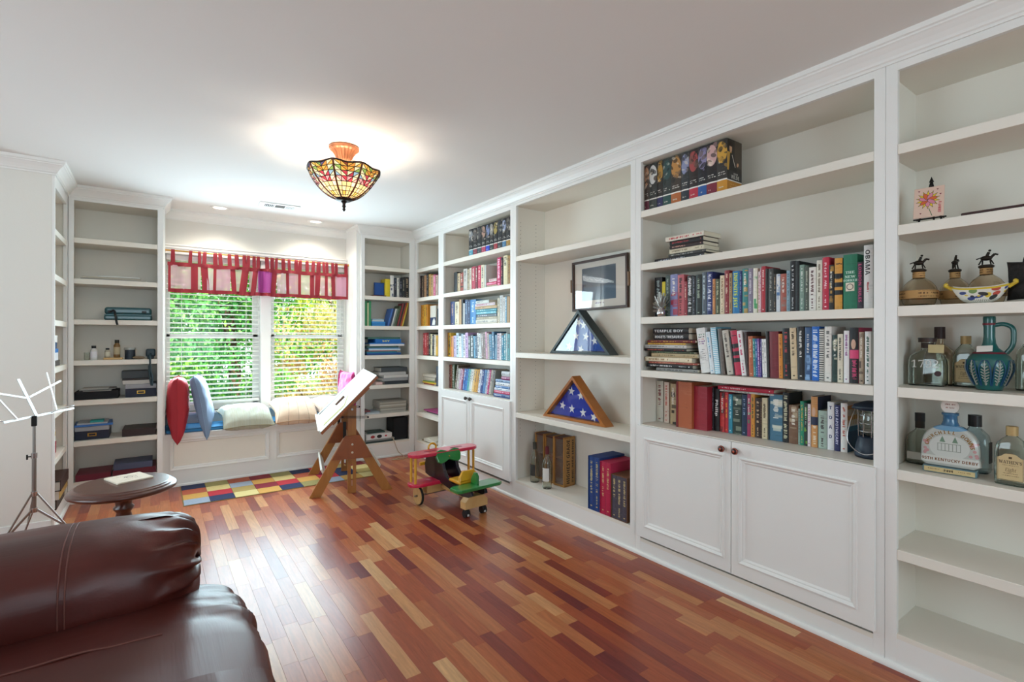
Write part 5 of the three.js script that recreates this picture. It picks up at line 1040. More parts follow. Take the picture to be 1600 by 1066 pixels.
// ------------------------------------------------------------------ makers for shelf things; local z points out of the shelf
const on = (name, label, category, f, x, y, inset, turn = 0, group) => thing(name, label, category, FRAMES[f].at(x, y + 0.0005, inset), FRAMES[f].turn + turn, group);
function sections(list, e, seg = 40, flip = false) {       // a body through rounded-rectangle sections [half width, half depth, y]
  const n = list.length - 1, g = grid(seg, n, (u, v) => { const i = Math.round(v * n), [a, b, y] = list[i], t = u * Math.PI * 2, c = Math.cos(t), s = Math.sin(t), q = typeof e === 'function' ? e(i) : e; return [a * Math.sign(c) * Math.abs(c) ** q, y, -b * Math.sign(s) * Math.abs(s) ** q]; });
  if (flip) { const i = g.index.array; for (let k = 0; k < i.length; k += 3) { const q = i[k]; i[k] = i[k + 1]; i[k + 1] = q; } g.computeVertexNormals(); }
  return g;
}
function hollow(list, e, wall = 0.003, seg = 40) {         // a glass vessel with an outside and an inside
  const inn = list.filter(([, , y], i) => i > 0).map(([a, b, y], i) => [Math.max(0.0004, a - wall), Math.max(0.0004, b - wall), i === 0 ? y + wall * 1.5 : y]);
  inn.unshift([0.0004, 0.0004, inn[0][2]]);
  return merge([sections(list, e, seg), sections(inn, e, seg, true), sections([[list.at(-1)[0], list.at(-1)[1], list.at(-1)[2]], [inn.at(-1)[0], inn.at(-1)[1], inn.at(-1)[2]]], e, seg)]);
}
const bottleGlass = phys(0xf4f7f2, 0.02, { transmission: 1, thickness: 0.01, ior: 1.5, attenuationColor: new THREE.Color(0xa8c0ae), attenuationDistance: 0.05 });
const amberGlass = phys(0xf7efe2, 0.02, { transmission: 1, thickness: 0.01, ior: 1.5, attenuationColor: new THREE.Color(0xc0a070), attenuationDistance: 0.04 });
const blueGlass = phys(0xeef6f8, 0.03, { transmission: 1, thickness: 0.01, ior: 1.5, attenuationColor: new THREE.Color(0x86b4c4), attenuationDistance: 0.04 });
const label = (w, h, draw) => std(0xffffff, 0.75, { map: canvasTex(w, h, draw) });
const cork = std(0x8a6a48, 0.9), tanLabel = '#b98f58';
// ------------------------------------------------------------------ the bottle shelves nearest the camera
{
  // child's card on a small easel
  const e = on('card_easel', 'small black wire easel holding a drawn card', 'easel', 'R', -0.652, 1.763, 0.075, 0.12);
  mesh('rear_leg', rod([0, 0.16, -0.01], [0, 0, -0.075], 0.0035, 8), M.blackMetal, e);
  mesh('frame', [rod([-0.035, 0, 0.02], [0, 0.165, -0.012], 0.0035, 8), rod([0.035, 0, 0.02], [0, 0.165, -0.012], 0.0035, 8), rod([-0.05, 0.012, 0.03], [0.05, 0.012, 0.03], 0.003, 8), rod([-0.04, 0.012, 0.03], [-0.04, 0.012, 0.012], 0.003, 8), rod([0.04, 0.012, 0.03], [0.04, 0.012, 0.012], 0.003, 8)], M.blackMetal, e);
  mesh('finial', new THREE.ConeGeometry(0.008, 0.022, 10).translate(0, 0.172, -0.012), M.blackMetal, e);
  const c = on('drawn_card', 'pink card with a drawn flower in yellow and red', 'card', 'R', -0.652, 1.7795, 0.042, 0.12);
  const cg = new THREE.Group(); cg.name = 'card_board'; cg.rotation.x = -0.22; c.add(cg);
  mesh('card', rb(-0.046, 0, -0.002, 0.046, 0.125, 0, 0.0006), std(0xdcb8a4, 0.8), cg);
  mesh('drawing', new THREE.PlaneGeometry(0.09, 0.122).translate(0, 0.0625, 0.0006), label(256, 340, (x) => {
    x.fillStyle = '#e3c4b2'; x.fillRect(0, 0, 256, 340); x.lineWidth = 3; x.strokeStyle = '#3a2a2a'; x.save(); x.translate(120, 140);
    for (let i = 0; i < 14; i++) { x.save(); x.rotate(i * Math.PI / 7); x.fillStyle = '#e8c830'; x.beginPath(); x.moveTo(-16, 50); x.lineTo(0, 104); x.lineTo(16, 50); x.fill(); x.stroke(); x.restore(); }
    for (let i = 0; i < 7; i++) { x.save(); x.rotate(i * Math.PI * 2 / 7); x.fillStyle = i % 2 ? '#d8683a' : '#d88aa0'; x.beginPath(); x.ellipse(0, 40, 20, 40, 0, 0, 7); x.fill(); x.stroke(); x.restore(); } x.restore();
    x.strokeStyle = '#3a6a3a'; x.lineWidth = 6; x.beginPath(); x.moveTo(130, 240); x.lineTo(160, 330); x.stroke();
    x.fillStyle = '#7a2a3a'; for (const [a, b] of [[40, 30], [200, 30], [226, 90], [60, 290]]) { x.beginPath(); x.moveTo(a, b + 12); x.lineTo(a - 10, b - 4); x.lineTo(a + 10, b - 4); x.fill(); }
    scribble(x, 208, 180, 30, 120, '#b83a48', true);
  }), cg);
  const st = on('wood_strip', 'long dark carved wooden strip lying along the shelf edge', 'ornament', 'R', -0.55, 1.759, 0.03);
  mesh('strip', rb(0, 0, -0.014, 0.5, 0.012, 0.014, 0.005, 3), std(0x3a1d1a, 0.6, { bumpMap: fabricBump, bumpScale: 0.003 }), st);
  // three round decanters with a horse on the stopper
  const horse = (big) => {
    const k = big; return [new THREE.SphereGeometry(0.011 * k, 12, 8).scale(1.5, 0.85, 0.8).translate(0, 0.028 * k, 0), rod([0.013 * k, 0.03 * k, 0], [0.022 * k, 0.041 * k, 0], 0.0042 * k, 8), rod([0.021 * k, 0.041 * k, 0], [0.031 * k, 0.037 * k, 0], 0.003 * k, 8),
      rod([0.011 * k, 0.024 * k, 0.003], [0.02 * k, 0.005 * k, 0.003], 0.0022 * k, 6), rod([0.009 * k, 0.024 * k, -0.003], [0.012 * k, 0.005 * k, -0.003], 0.0022 * k, 6), rod([-0.011 * k, 0.024 * k, 0.003], [-0.02 * k, 0.005 * k, 0.003], 0.0024 * k, 6), rod([-0.01 * k, 0.024 * k, -0.003], [-0.011 * k, 0.005 * k, -0.003], 0.0024 * k, 6), rod([-0.014 * k, 0.031 * k, 0], [-0.027 * k, 0.026 * k, 0], 0.0022 * k, 6),
      rod([0.001, 0.034 * k, 0], [0.007 * k, 0.049 * k, 0], 0.0045 * k, 8), new THREE.SphereGeometry(0.0042 * k, 8, 6).translate(0.009 * k, 0.054 * k, 0)];
  };
  const spec = [[-0.697, 0.10, 0.062, 'round horse-stoppered bourbon bottle at the far left of its shelf', 0.2], [-0.612, 0.215, 0.052, 'round horse-stoppered bottle half hidden behind the left one', 1.45], [-0.508, 0.16, 0.058, 'round horse-stoppered bottle behind the boat-shaped bowl', 0.05]];
  for (const [z, ins, r, lab, ht] of spec) {
    const b = on('horse_bottle', lab, 'bottle', 'R', z, 1.438, ins, 0, 'horse-stoppered bottles');
    const k = r / 0.06, prof = [[0.0005, 0.0005, 0], [0.045 * k, 0.045 * k, 0.001], [0.052 * k, 0.052 * k, 0.012], [0.058 * k, 0.058 * k, 0.035], [0.06 * k, 0.06 * k, 0.055], [0.055 * k, 0.055 * k, 0.075], [0.042 * k, 0.042 * k, 0.094], [0.026 * k, 0.026 * k, 0.108], [0.018 * k, 0.018 * k, 0.114], [0.017 * k, 0.017 * k, 0.136]];
    mesh('glass_body', hollow(prof, 1, 0.003, 10), amberGlass, b);
    const bandT = label(512, 64, (x) => { x.fillStyle = tanLabel; x.fillRect(0, 0, 512, 64); for (let q = 0; q < 3; q++) for (let p = 0; p < 3; p++) scribble(x, 20 + p * 170, 10 + q * 17, 8, 110, '#4a3018'); });
    mesh('paper_band', lathe([[0.0593 * k, 0.030], [0.0612 * k, 0.04], [0.0612 * k, 0.058], [0.0602 * k, 0.062]], 40), bandT, b);
    mesh('neck_label', cyl(0.0195 * k, 0.0195 * k, 0.114, 0.137, 24), label(256, 48, (x) => { x.fillStyle = tanLabel; x.fillRect(0, 0, 256, 48); scribble(x, 10, 8, 10, 230, '#4a3018'); scribble(x, 10, 28, 8, 230, '#4a3018'); }), b);
    mesh('stopper', lathe([[0.0001, 0.137], [0.017 * k, 0.137], [0.023 * k, 0.14], [0.024 * k, 0.146], [0.018 * k, 0.15], [0.0001, 0.151]], 24), std(0x3a3026, 0.5, { metalness: 0.5 }), b);
    mesh('horse', merge(horse(1.05)).rotateY(ht).translate(0, 0.146, 0), std(0x2b241d, 0.45, { metalness: 0.6 }), b);
  }
  const bw = on('painted_bowl', 'boat-shaped painted bowl in yellow, white and blue', 'bowl', 'R', -0.505, 1.438, 0.055);
  const boat = (k, y) => grid(40, 8, (u, v) => { const t = u * Math.PI * 2, w = 0.3 + 0.7 * Math.sqrt(v); return [0.082 * k * w * Math.cos(t), y + 0.055 * v + 0.012 * v * Math.abs(Math.cos(t)) ** 3, -0.036 * k * w * Math.sin(t)]; });
  const bowlT = label(512, 128, (x) => { x.fillStyle = '#dcd8cc'; x.fillRect(0, 0, 512, 128); const cs = ['#d8b830', '#2a3a7a', '#b8402f', '#232323', '#6a8a4a', '#d8b830']; for (let i = 0; i < 26; i++) { x.fillStyle = pick(cs); x.globalAlpha = 0.9; x.beginPath(); x.ellipse(rnd() * 512, 20 + rnd() * 70, rr(6, 26), rr(6, 22), rnd() * 3, 0, 7); x.fill(); } x.globalAlpha = 1; x.fillStyle = '#d2b42c'; x.fillRect(0, 0, 512, 14); x.strokeStyle = '#2a2a20'; x.lineWidth = 2; for (let i = 0; i < 60; i++) { x.beginPath(); x.moveTo(i * 9, 96); x.lineTo(i * 9 + 4, 128); x.stroke(); } });
  bowlT.side = THREE.DoubleSide; mesh('bowl', boat(1, 0), bowlT, bw); mesh('inside', boat(0.94, 0.003), std(0xe0dccf, 0.3, { side: THREE.DoubleSide }), bw);
  mesh('foot', sections([[0.0005, 0.0005, 0], [0.026, 0.012, 0], [0.028, 0.013, 0.006]], 1, 24), std(0xc8aa34, 0.4), bw);
  for (const s of [-1, 1]) mesh('handle', tube([[s * 0.076, 0.055, 0], [s * 0.09, 0.066, 0], [s * 0.098, 0.072, 0.004], [s * 0.092, 0.078, 0]], 0.006, 14, 8), std(0xd0b030, 0.35), bw);
  const bag = on('black_bag', 'small black fabric bag at the right shelf end', 'bag', 'R', -0.37, 1.438, 0.12);
  mesh('body', pillowGeo(0.15, 0.14, 0.09, 0, 0.012, 3).translate(0, 0.079, 0), std(0x17120f, 0.8, { bumpMap: fabricBump, bumpScale: 0.004 }), bag);
  mesh('handle', tube([[-0.03, 0.12, 0.02], [-0.02, 0.165, 0.02], [0.02, 0.165, 0.02], [0.03, 0.12, 0.02]], 0.004, 20, 8), std(0x17120f, 0.7), bag); mesh('ring', new THREE.TorusGeometry(0.014, 0.0022, 8, 24).translate(0.0, 0.08, 0.05), M.steel, bag);
  // flat-shouldered bottles
  const flask = (w, d, h, neckR, neckH) => [[0.0005, 0.0005, 0], [w * 0.94, d * 0.92, 0], [w, d, 0.006], [w, d, h * 0.55], [w * 0.97, d * 0.97, h * 0.68], [w * 0.86, d * 0.9, h * 0.79], [w * 0.6, d * 0.78, h * 0.87], [neckR * 1.15, neckR * 1.15, h * 0.93], [neckR, neckR, h * 0.95], [neckR, neckR, h * 0.95 + neckH]];
  const sq = (n) => (i) => (i < n - 3 ? 0.42 : i < n - 2 ? 0.75 : 1);
  function flatBottle(lab, f, z, y, ins, w, d, h, nr, nh, glass, parts, turn = 0) {
    const b = on('liquor_bottle', lab, 'bottle', f, z, y, ins, turn), p = flask(w, d, h, nr, nh); mesh('glass_body', hollow(p, sq(p.length), 0.003, 36), glass, b); parts(b, h * 0.95 + nh); return b;
  }
  flatBottle('clear flat bottle engraved with the number 1792', 'R', -0.69, 1.117, 0.18, 0.062, 0.032, 0.155, 0.02, 0.03, bottleGlass, (b, y) => {
    mesh('stopper', [cyl(0.021, 0.021, y - 0.024, y - 0.002, 24), cyl(0.03, 0.03, y, y + 0.014, 28)], std(0x3c2a22, 0.55), b); mesh('stopper_cap', cyl(0.031, 0.031, y + 0.014, y + 0.018, 28), std(0x1c1715, 0.5), b);
    const g = new TextGeometry('1792', { font: FONT, size: 0.03, depth: 0.0008, curveSegments: 4 }); g.computeBoundingBox(); g.translate(-(g.boundingBox.max.x + g.boundingBox.min.x) / 2, 0.075, 0.0322); mesh('engraving', g, std(0xe8e6e0, 0.6), b);
    mesh('seal', cyl(0.011, 0.011, 0, 0.003, 24).rotateX(Math.PI / 2).translate(0.042, 0.052, 0.032), std(0x3c1519, 0.5), b);
    mesh('hang_tag', bx(0.012, 0.135, 0.036, 0.062, 0.168, 0.0368), std(0xcab98a, 0.8), b);
  });
  flatBottle('darker square bottle behind the engraved clear one', 'R', -0.672, 1.117, 0.265, 0.05, 0.026, 0.18, 0.015, 0.06, amberGlass, (b, y) => mesh('cap', cyl(0.018, 0.018, y - 0.04, y + 0.01, 20), std(0x2e1713, 0.5), b));
  const wathen = (lab, z, y, ins, w, h) => flatBottle(lab, 'R', z, y, ins, w, 0.027, h, 0.014, 0.018, bottleGlass, (b, yy) => {
    mesh('cap', cyl(0.0165, 0.0165, yy - 0.018, yy + 0.014, 28), std(0xb59a68, 0.5, { metalness: 0.3 }), b);
    const s = new THREE.Shape(); const a = w * 0.76, H = h * 0.5; s.moveTo(-a, 0); s.lineTo(a, 0); s.lineTo(a, H * 0.86); s.quadraticCurveTo(a * 0.7, H * 0.88, a * 0.45, H); s.quadraticCurveTo(0, H * 1.08, -a * 0.45, H); s.quadraticCurveTo(-a * 0.7, H * 0.88, -a, H * 0.86);
    const g = new THREE.ShapeGeometry(s, 10), uv = g.attributes.uv, p = g.attributes.position; for (let i = 0; i < p.count; i++) uv.setXY(i, (p.getX(i) + a) / (2 * a), p.getY(i) / (H * 1.05)); g.translate(0, h * 0.1, 0.0276);
    mesh('paper_label', g, label(256, 256, (x) => { x.fillStyle = '#c9b285'; x.fillRect(0, 0, 256, 256); x.fillStyle = '#2c2118'; x.textAlign = 'center'; x.font = 'bold 40px serif'; x.fillText("WATHEN'S", 128, 100); scribble(x, 50, 112, 6, 156, '#5a452c'); x.font = 'italic 44px serif'; x.fillText('Eight', 128, 172); scribble(x, 60, 186, 7, 140, '#5a452c'); scribble(x, 46, 208, 6, 164, '#5a452c'); x.lineWidth = 4; x.strokeStyle = '#4a3a26'; x.strokeRect(8, 6, 240, 246); x.fillRect(112, 34, 32, 20); }), b);
  });
  wathen('small cream-labelled bottle standing behind the teal jug', -0.585, 1.117, 0.245, 0.037, 0.18); wathen('cream-labelled bottle at the right end of the lower bottle shelf', -0.424, 0.79, 0.085, 0.045, 0.185);
  wathen('cream-labelled bottle with black cap at the far right shelf edge', -0.355, 1.117, 0.12, 0.042, 0.19);
  flatBottle('clear bottle with dark cap behind the lower cream-labelled one', 'R', -0.36, 0.79, 0.22, 0.045, 0.03, 0.18, 0.015, 0.03, bottleGlass, (b, y) => mesh('cap', cyl(0.018, 0.018, y - 0.03, y + 0.012, 24), M.blackPlastic, b));
  flatBottle('clear bottle sealed with dripping red wax', 'R', -0.4, 1.117, 0.25, 0.042, 0.036, 0.19, 0.016, 0.055, bottleGlass, (b, y) => mesh('wax_seal', lathe([[0.026, y - 0.075], [0.02, y - 0.06], [0.019, y - 0.01], [0.02, y + 0.002], [0.017, y + 0.008], [0.0001, y + 0.009]], 24), phys(0x6a1220, 0.35, { clearcoat: 0.6 }), b));
  flatBottle('clear pear-shaped bottle with black cap at the left shelf end', 'R', -0.72, 0.79, 0.2, 0.042, 0.034, 0.15, 0.015, 0.055, bottleGlass, (b, y) => { mesh('cap', cyl(0.017, 0.017, y - 0.022, y + 0.012, 24), M.blackPlastic, b); mesh('neck_foil', cyl(0.0162, 0.0162, y - 0.05, y - 0.022, 24), std(0x2a241c, 0.4), b); mesh('paper_label', bx(-0.034, 0.02, 0.0345, 0.034, 0.05, 0.0352), std(0xd4d2ca, 0.8), b); });
  flatBottle('square clear bottle with black cap behind the derby decanter', 'R', -0.552, 0.79, 0.22, 0.046, 0.036, 0.18, 0.018, 0.035, blueGlass, (b, y) => { mesh('cap', cyl(0.021, 0.021, y - 0.03, y + 0.014, 28), M.blackPlastic, b); mesh('side_label', bx(0.0462, 0.04, -0.02, 0.0468, 0.12, 0.02), std(0x2a221c, 0.7), b); });
  // teal jug with silver leaf panels
  const j = on('ceramic_jug', 'teal ceramic jug with silver leaf relief and handle', 'jug', 'R', -0.498, 1.117, 0.155), teal = phys(0x0f5f5c, 0.28, { clearcoat: 0.6 });
  const jp = [[0.0001, 0], [0.036, 0], [0.038, 0.006], [0.048, 0.03], [0.06, 0.06], [0.066, 0.085], [0.066, 0.105], [0.058, 0.125], [0.042, 0.142], [0.026, 0.158], [0.019, 0.175], [0.0165, 0.20], [0.0165, 0.235], [0.018, 0.243], [0.018, 0.27], [0.0165, 0.276], [0.013, 0.276], [0.013, 0.2]];
  mesh('body', lathe(jp, 48), teal, j); mesh('handle', tube([[0.016, 0.243, 0], [0.04, 0.246, 0], [0.062, 0.232, 0], [0.066, 0.2, 0], [0.062, 0.165, 0], [0.046, 0.138, 0]], 0.008, 32, 10), teal, j);
  const silver = std(0xa8aca4, 0.4, { metalness: 0.6 });
  for (let k = 0; k < 10; k++) {
    const a = k * Math.PI / 5 - Math.PI / 2, pts = []; for (let q = 0; q <= 8; q++) { const y = 0.02 + q * 0.0105, r = 0.0425 + 0.025 * Math.sin(Math.min(1, (y - 0.01) / 0.085) * Math.PI / 2); pts.push([r, y]); }
    const rib = []; pts.forEach(([r, y], q) => { const w = 0.012 * Math.sin((q + 0.6) / 8.6 * Math.PI); for (const s of [-1, 1]) rib.push(rod([r - 0.001, y, 0], [r - 0.002, y + 0.008, s * w], 0.0022, 5)); });
    mesh('leaf_relief', merge([...rib, tube(pts.map(([r, y]) => [r, y, 0]), 0.002, 12, 5)]).rotateY(a), silver, j);
    mesh('arch_rim', tube([[0.043, 0.018, 0.012], [0.0655, 0.075, 0.0165], [0.064, 0.108, 0.009], [0.064, 0.112, 0], [0.064, 0.108, -0.009], [0.0655, 0.075, -0.0165], [0.043, 0.018, -0.012]], 0.0022, 32, 5).rotateY(a), std(0x174a6e, 0.4), j);
  }
  mesh('red_band', [lathe([[0.0425, 0.1425], [0.046, 0.1402], [0.05, 0.136]], 40), lathe([[0.0188, 0.243], [0.0192, 0.247], [0.0188, 0.251]], 30)], std(0x7c2a38, 0.5), j);
  mesh('price_tag', bx(-0.022, -0.014, 0, 0.022, 0.014, 0.0006).rotateZ(0.1).rotateX(-0.7).translate(-0.005, 0.155, 0.042), M.paper, j);
  // derby decanter
  const d = on('derby_decanter', 'blue and white souvenir decanter lettered Churchill Downs', 'decanter', 'R', -0.598, 0.79, 0.10, 0.1);
  const sil = []; for (let i = 0; i <= 28; i++) { const t = Math.PI * i / 28; sil.push([0.096 * Math.cos(t) * (0.9 + 0.1 * Math.sin(t)), 0.075 + 0.115 * Math.sin(t) ** 0.9]); } sil.push([-0.088, 0.04], [-0.07, 0.026], [0.07, 0.026], [0.09, 0.04]);
  const body = prism(sil, 0.05, 0.012, -0.025), bp = body.attributes.position, bu = body.attributes.uv; for (let i = 0; i < bp.count; i++) bu.setXY(i, (bp.getX(i) + 0.1) / 0.2, (bp.getY(i) - 0.02) / 0.18);
  mesh('body', body, phys(0xffffff, 0.22, { clearcoat: 0.7, map: canvasTex(512, 460, (x) => {
    x.fillStyle = '#b9bdb6'; x.fillRect(0, 0, 512, 460); x.fillStyle = '#6f9fc0'; x.beginPath(); x.ellipse(256, -10, 210, 100, 0, 0, 7); x.fill(); x.fillStyle = '#ced2cc'; x.beginPath(); x.ellipse(256, 250, 150, 120, 0, 0, 7); x.fill();
    x.fillStyle = '#76907c'; for (const q of [205, 300]) { x.beginPath(); x.moveTo(q - 22, 200); x.lineTo(q, 140); x.lineTo(q + 22, 200); x.fill(); } x.strokeStyle = '#8c948a'; x.lineWidth = 5; x.strokeRect(170, 215, 170, 70); for (let i = 1; i < 6; i++) { x.beginPath(); x.moveTo(170 + i * 28, 215); x.lineTo(170 + i * 28, 285); x.stroke(); }
    for (let i = 0; i < 18; i++) { x.fillStyle = '#c09494'; x.beginPath(); x.arc(i < 9 ? 60 + rnd() * 40 : 410 + rnd() * 50, 160 + rnd() * 160, 14, 0, 7); x.fill(); }
    x.fillStyle = '#8a6428'; x.textAlign = 'center'; x.textBaseline = 'middle'; x.font = 'bold 44px sans-serif'; const s = 'CHURCHILL DOWNS'; [...s].forEach((ch, i) => { const a = Math.PI * (0.96 - 0.92 * i / (s.length - 1)); x.save(); x.translate(256 + 172 * Math.cos(a), 250 - 150 * Math.sin(a)); x.rotate(Math.PI / 2 - a); x.fillText(ch, 0, 0); x.restore(); });
    x.fillStyle = '#d2d4cd'; x.fillRect(20, 340, 472, 70); x.fillStyle = '#7a4a2a'; x.font = 'bold 38px sans-serif'; x.fillText('95TH KENTUCKY DERBY', 256, 376, 450);
  }) }), d);
  mesh('plinth', rb(-0.08, 0, -0.026, 0.08, 0.026, 0.03, 0.006, 3), phys(0x5f8088, 0.3, { clearcoat: 0.6 }), d); mesh('gold_strip', new THREE.PlaneGeometry(0.148, 0.018).translate(0, 0.013, 0.0305), label(512, 64, (x) => { x.fillStyle = '#cdb684'; x.fillRect(0, 0, 512, 64); scribble(x, 40, 20, 12, 120, '#6a5228'); scribble(x, 350, 20, 12, 120, '#6a5228'); scribble(x, 200, 14, 34, 100, '#3a2a18'); }), d);
  mesh('neck', lathe([[0.028, 0.185], [0.022, 0.2], [0.021, 0.222], [0.026, 0.226], [0.026, 0.234], [0.0001, 0.235]], 28), phys(0x2f6a92, 0.25, { clearcoat: 0.6 }), d);
  mesh('stopper', [cyl(0.027, 0.027, -0.008, 0.008, 32).rotateX(Math.PI / 2).translate(0, 0.258, 0)], std(0xe4ddd4, 0.4), d);
  mesh('stopper_print', new THREE.CircleGeometry(0.023, 28).translate(0, 0.258, 0.0086), label(128, 128, (x) => { x.fillStyle = '#e8e2da'; x.fillRect(0, 0, 128, 128); scribble(x, 24, 34, 16, 80, '#8a5a50'); scribble(x, 30, 70, 14, 70, '#8a5a50'); }), d);
}
// ------------------------------------------------------------------ flag cases, picture, crates, sets (second bookcase)
function starShape(cx, cy, r, a0) { const p = []; for (let i = 0; i < 10; i++) { const a = a0 + i * Math.PI / 5, q = i % 2 ? r * 0.4 : r; p.push([cx + q * Math.sin(a), cy + q * Math.cos(a)]); } return p; }
function flagCase(labelText, z, y, ins, turn, mat, clothHex, stars, W = 0.655, H = 0.33) {
  const t = on('flag_case', labelText, 'display case', 'R', z, y, ins, turn, 'triangular flag cases'), h = W / 2, wall = 0.02, D = 0.085, k = H / h, tr = (o) => [[-h + o * (1 + Math.sqrt(1 + k * k)) / k, o], [h - o * (1 + Math.sqrt(1 + k * k)) / k, o], [0, H - o * Math.sqrt(1 + k * k)]];
  mesh('wooden_frame', prism(tr(0), D, 0.0015, -D, [tr(wall).reverse()]), mat, t);
  mesh('back_board', prism(tr(wall * 0.6), 0.006, 0, -D - 0.0065), mat, t);
  const f = new THREE.Group(); f.name = 'folded_flag'; t.add(f);
  mesh('blue_cloth', prism(tr(wall + 0.002), 0.035, 0.012, -0.065), std(clothHex, 0.8, { bumpMap: fabricBump, bumpScale: 0.002 }), f);
  for (const [sx, sy, a] of stars) mesh('star', prism(starShape(sx, sy, 0.034, a), 0.0016, 0, -0.0298), std(0xe9e9e6, 0.8), f);
  mesh('glass_pane', prism(tr(wall - 0.002), 0.002, 0, -0.012), M.glass, t);
}
flagCase('dark green triangular case with folded blue starred flag', -2.76, 1.188, 0.165, 0.0, std(0x1f2a2a, 0.45), 0x17479a, [[-0.05, 0.135, 0], [0.055, 0.13, 0.2], [0.145, 0.10, -0.2], [-0.13, 0.055, 0.3], [0.03, 0.215, 0.1], [-0.02, 0.235, 0.5], [0.0, 0.035, 0.4]]);
flagCase('honey oak triangular case with folded blue starred flag', -2.735, 0.70, 0.085, 0.03, std(0xffffff, 0.35, { map: woodTex(0xb5702c, 0x935318) }), 0x1630a0, [[-0.035, 0.215, 0.1], [0.06, 0.19, -0.15], [-0.13, 0.1, 0.2], [-0.03, 0.085, 0], [0.085, 0.07, -0.1], [0.19, 0.05, 0.25]]);
{
  const p = on('framed_picture', 'walnut framed picture hung above the dark flag case', 'picture', 'R', -2.676, 1.52, 0.3);
  p.rotateZ(0.012);
  const walnut = std(0x3f2418, 0.4); const W = 0.285, H = 0.385;
  mesh('frame', prism([[-W, 0], [W, 0], [W, H], [-W, H]], 0.022, 0.003, -0.011, [[[-W + 0.018, 0.018], [-W + 0.018, H - 0.018], [W - 0.018, H - 0.018], [W - 0.018, 0.018]]]), walnut, p);
  mesh('mat_board', bx(-W + 0.015, 0.015, -0.009, W - 0.015, H - 0.015, -0.006), std(0xd9d2c8, 0.85), p);
  mesh('photo', new THREE.PlaneGeometry(0.35, 0.25).translate(-0.01, 0.2, -0.0052), std(0xffffff, 0.6, { map: canvasTex(512, 384, (x) => { x.fillStyle = '#3d4f60'; x.fillRect(0, 0, 512, 384); x.fillStyle = '#34607e'; x.globalAlpha = 0.5; x.fillRect(0, 230, 512, 154); x.globalAlpha = 0.8; x.strokeStyle = '#e8eaea'; x.fillStyle = '#e4e8e8'; x.globalAlpha = 0.75; x.beginPath(); x.moveTo(10, 80); x.bezierCurveTo(140, 110, 300, 130, 450, 185); x.bezierCurveTo(400, 215, 330, 205, 260, 190); x.bezierCurveTo(180, 180, 90, 165, 20, 140); x.fill(); for (let i = 0; i < 120; i++) { const a = rnd(); x.lineWidth = rr(2, 8); x.globalAlpha = rr(0.3, 0.8); x.strokeStyle = pick(['#eef0f0', '#c8d0d4', '#8fa0ac', '#f4f4f2']); x.beginPath(); x.moveTo(10 + a * 420, 92 + a * 96 + rr(-34, 38) * (1 - a * 0.5)); x.lineTo(60 + a * 430, 106 + a * 96 + rr(-30, 30) * (1 - a * 0.6)); x.stroke(); } }) }), p);
  mesh('caption', new THREE.PlaneGeometry(0.1, 0.022).translate(0, 0.051, -0.0054), label(128, 32, (x) => { x.fillStyle = '#d9d2c8'; x.fillRect(0, 0, 128, 32); scribble(x, 6, 6, 18, 50, '#5a3a6a'); scribble(x, 66, 6, 18, 56, '#6a3a4a'); }), p);
  for (const s of [-1, 1]) mesh('handle', rb(s * (W + 0.009) - 0.008, 0.15, -0.006, s * (W + 0.009) + 0.008, 0.25, 0.012, 0.003), std(0x7c5a3a, 0.4), p);
  mesh('glass_pane', bx(-W + 0.018, 0.018, -0.0015, W - 0.018, H - 0.018, 0), M.glass, p);
  // wooden bottle crates, the right one lettered on its side
  const crate = (lab, z, ins, w, h, turn, lettered) => {
    const t = on('bottle_crate', lab, 'crate', 'R', z, 0.15, ins, turn, 'wooden bottle crates'), d = 0.125;
    mesh('side_board', rb(w / 2 - 0.012, 0, -d, w / 2, h, 0, 0.0015), lettered ? std(0xffffff, 0.6, { map: (() => { const q = pineT.clone(); q.repeat.set(4, 4); return q; })() }) : pine, t); mesh('side_board', rb(-w / 2, 0, -d, -w / 2 + 0.012, h, 0, 0.0015), pine, t);
    mesh('floor_board', rb(-w / 2 + 0.012, 0, -d, w / 2 - 0.012, 0.014, 0, 0.0015), pine, t); mesh('top_board', rb(-w / 2 + 0.012, h - 0.016, -d, w / 2 - 0.012, h - 0.004, 0, 0.0015), std(0x7a4a22, 0.5, { map: pineT }), t);
    mesh('back_board', rb(-w / 2 + 0.012, 0.014, -d, w / 2 - 0.012, h - 0.016, -d + 0.008, 0.001), std(0x6b3f20, 0.6, { map: pineT }), t);
    mesh('sliding_front', rb(-w / 2 + 0.012, 0.014, -0.012, w / 2 - 0.012, h - 0.016, -0.009, 0.001), phys(0xe8d8cc, 0.05, { transmission: 0.9, thickness: 0 }), t);
    mesh('shelf_slat', rb(-w / 2 + 0.012, h * 0.55, -d + 0.008, w / 2 - 0.012, h * 0.55 + 0.008, -0.014, 0.001), pine, t);
    if (lettered) { const g = new THREE.PlaneGeometry(d - 0.006, h - 0.02).rotateY(Math.PI / 2).translate(w / 2 + 0.0006, h / 2, -d / 2); mesh('lettering', g, std(0xffffff, 0.65, { map: canvasTex(256, 768, (x) => { x.fillStyle = '#b5864c'; x.fillRect(0, 0, 256, 768); for (let i = 0; i < 300; i++) { x.globalAlpha = 0.08; x.fillStyle = '#6a4418'; x.fillRect(rnd() * 256, rnd() * 768, 2, rr(20, 120)); } x.globalAlpha = 1; x.fillStyle = '#1c140e'; x.save(); x.translate(92, 384); x.rotate(-Math.PI / 2); x.textAlign = 'center'; x.textBaseline = 'middle'; x.font = 'bold 104px sans-serif'; x.fillText('HIGHEST GRADE', 0, 0, 730); x.restore(); scribble(x, 176, 30, 56, 700, '#1c140e', true); }) }), t); }
  };
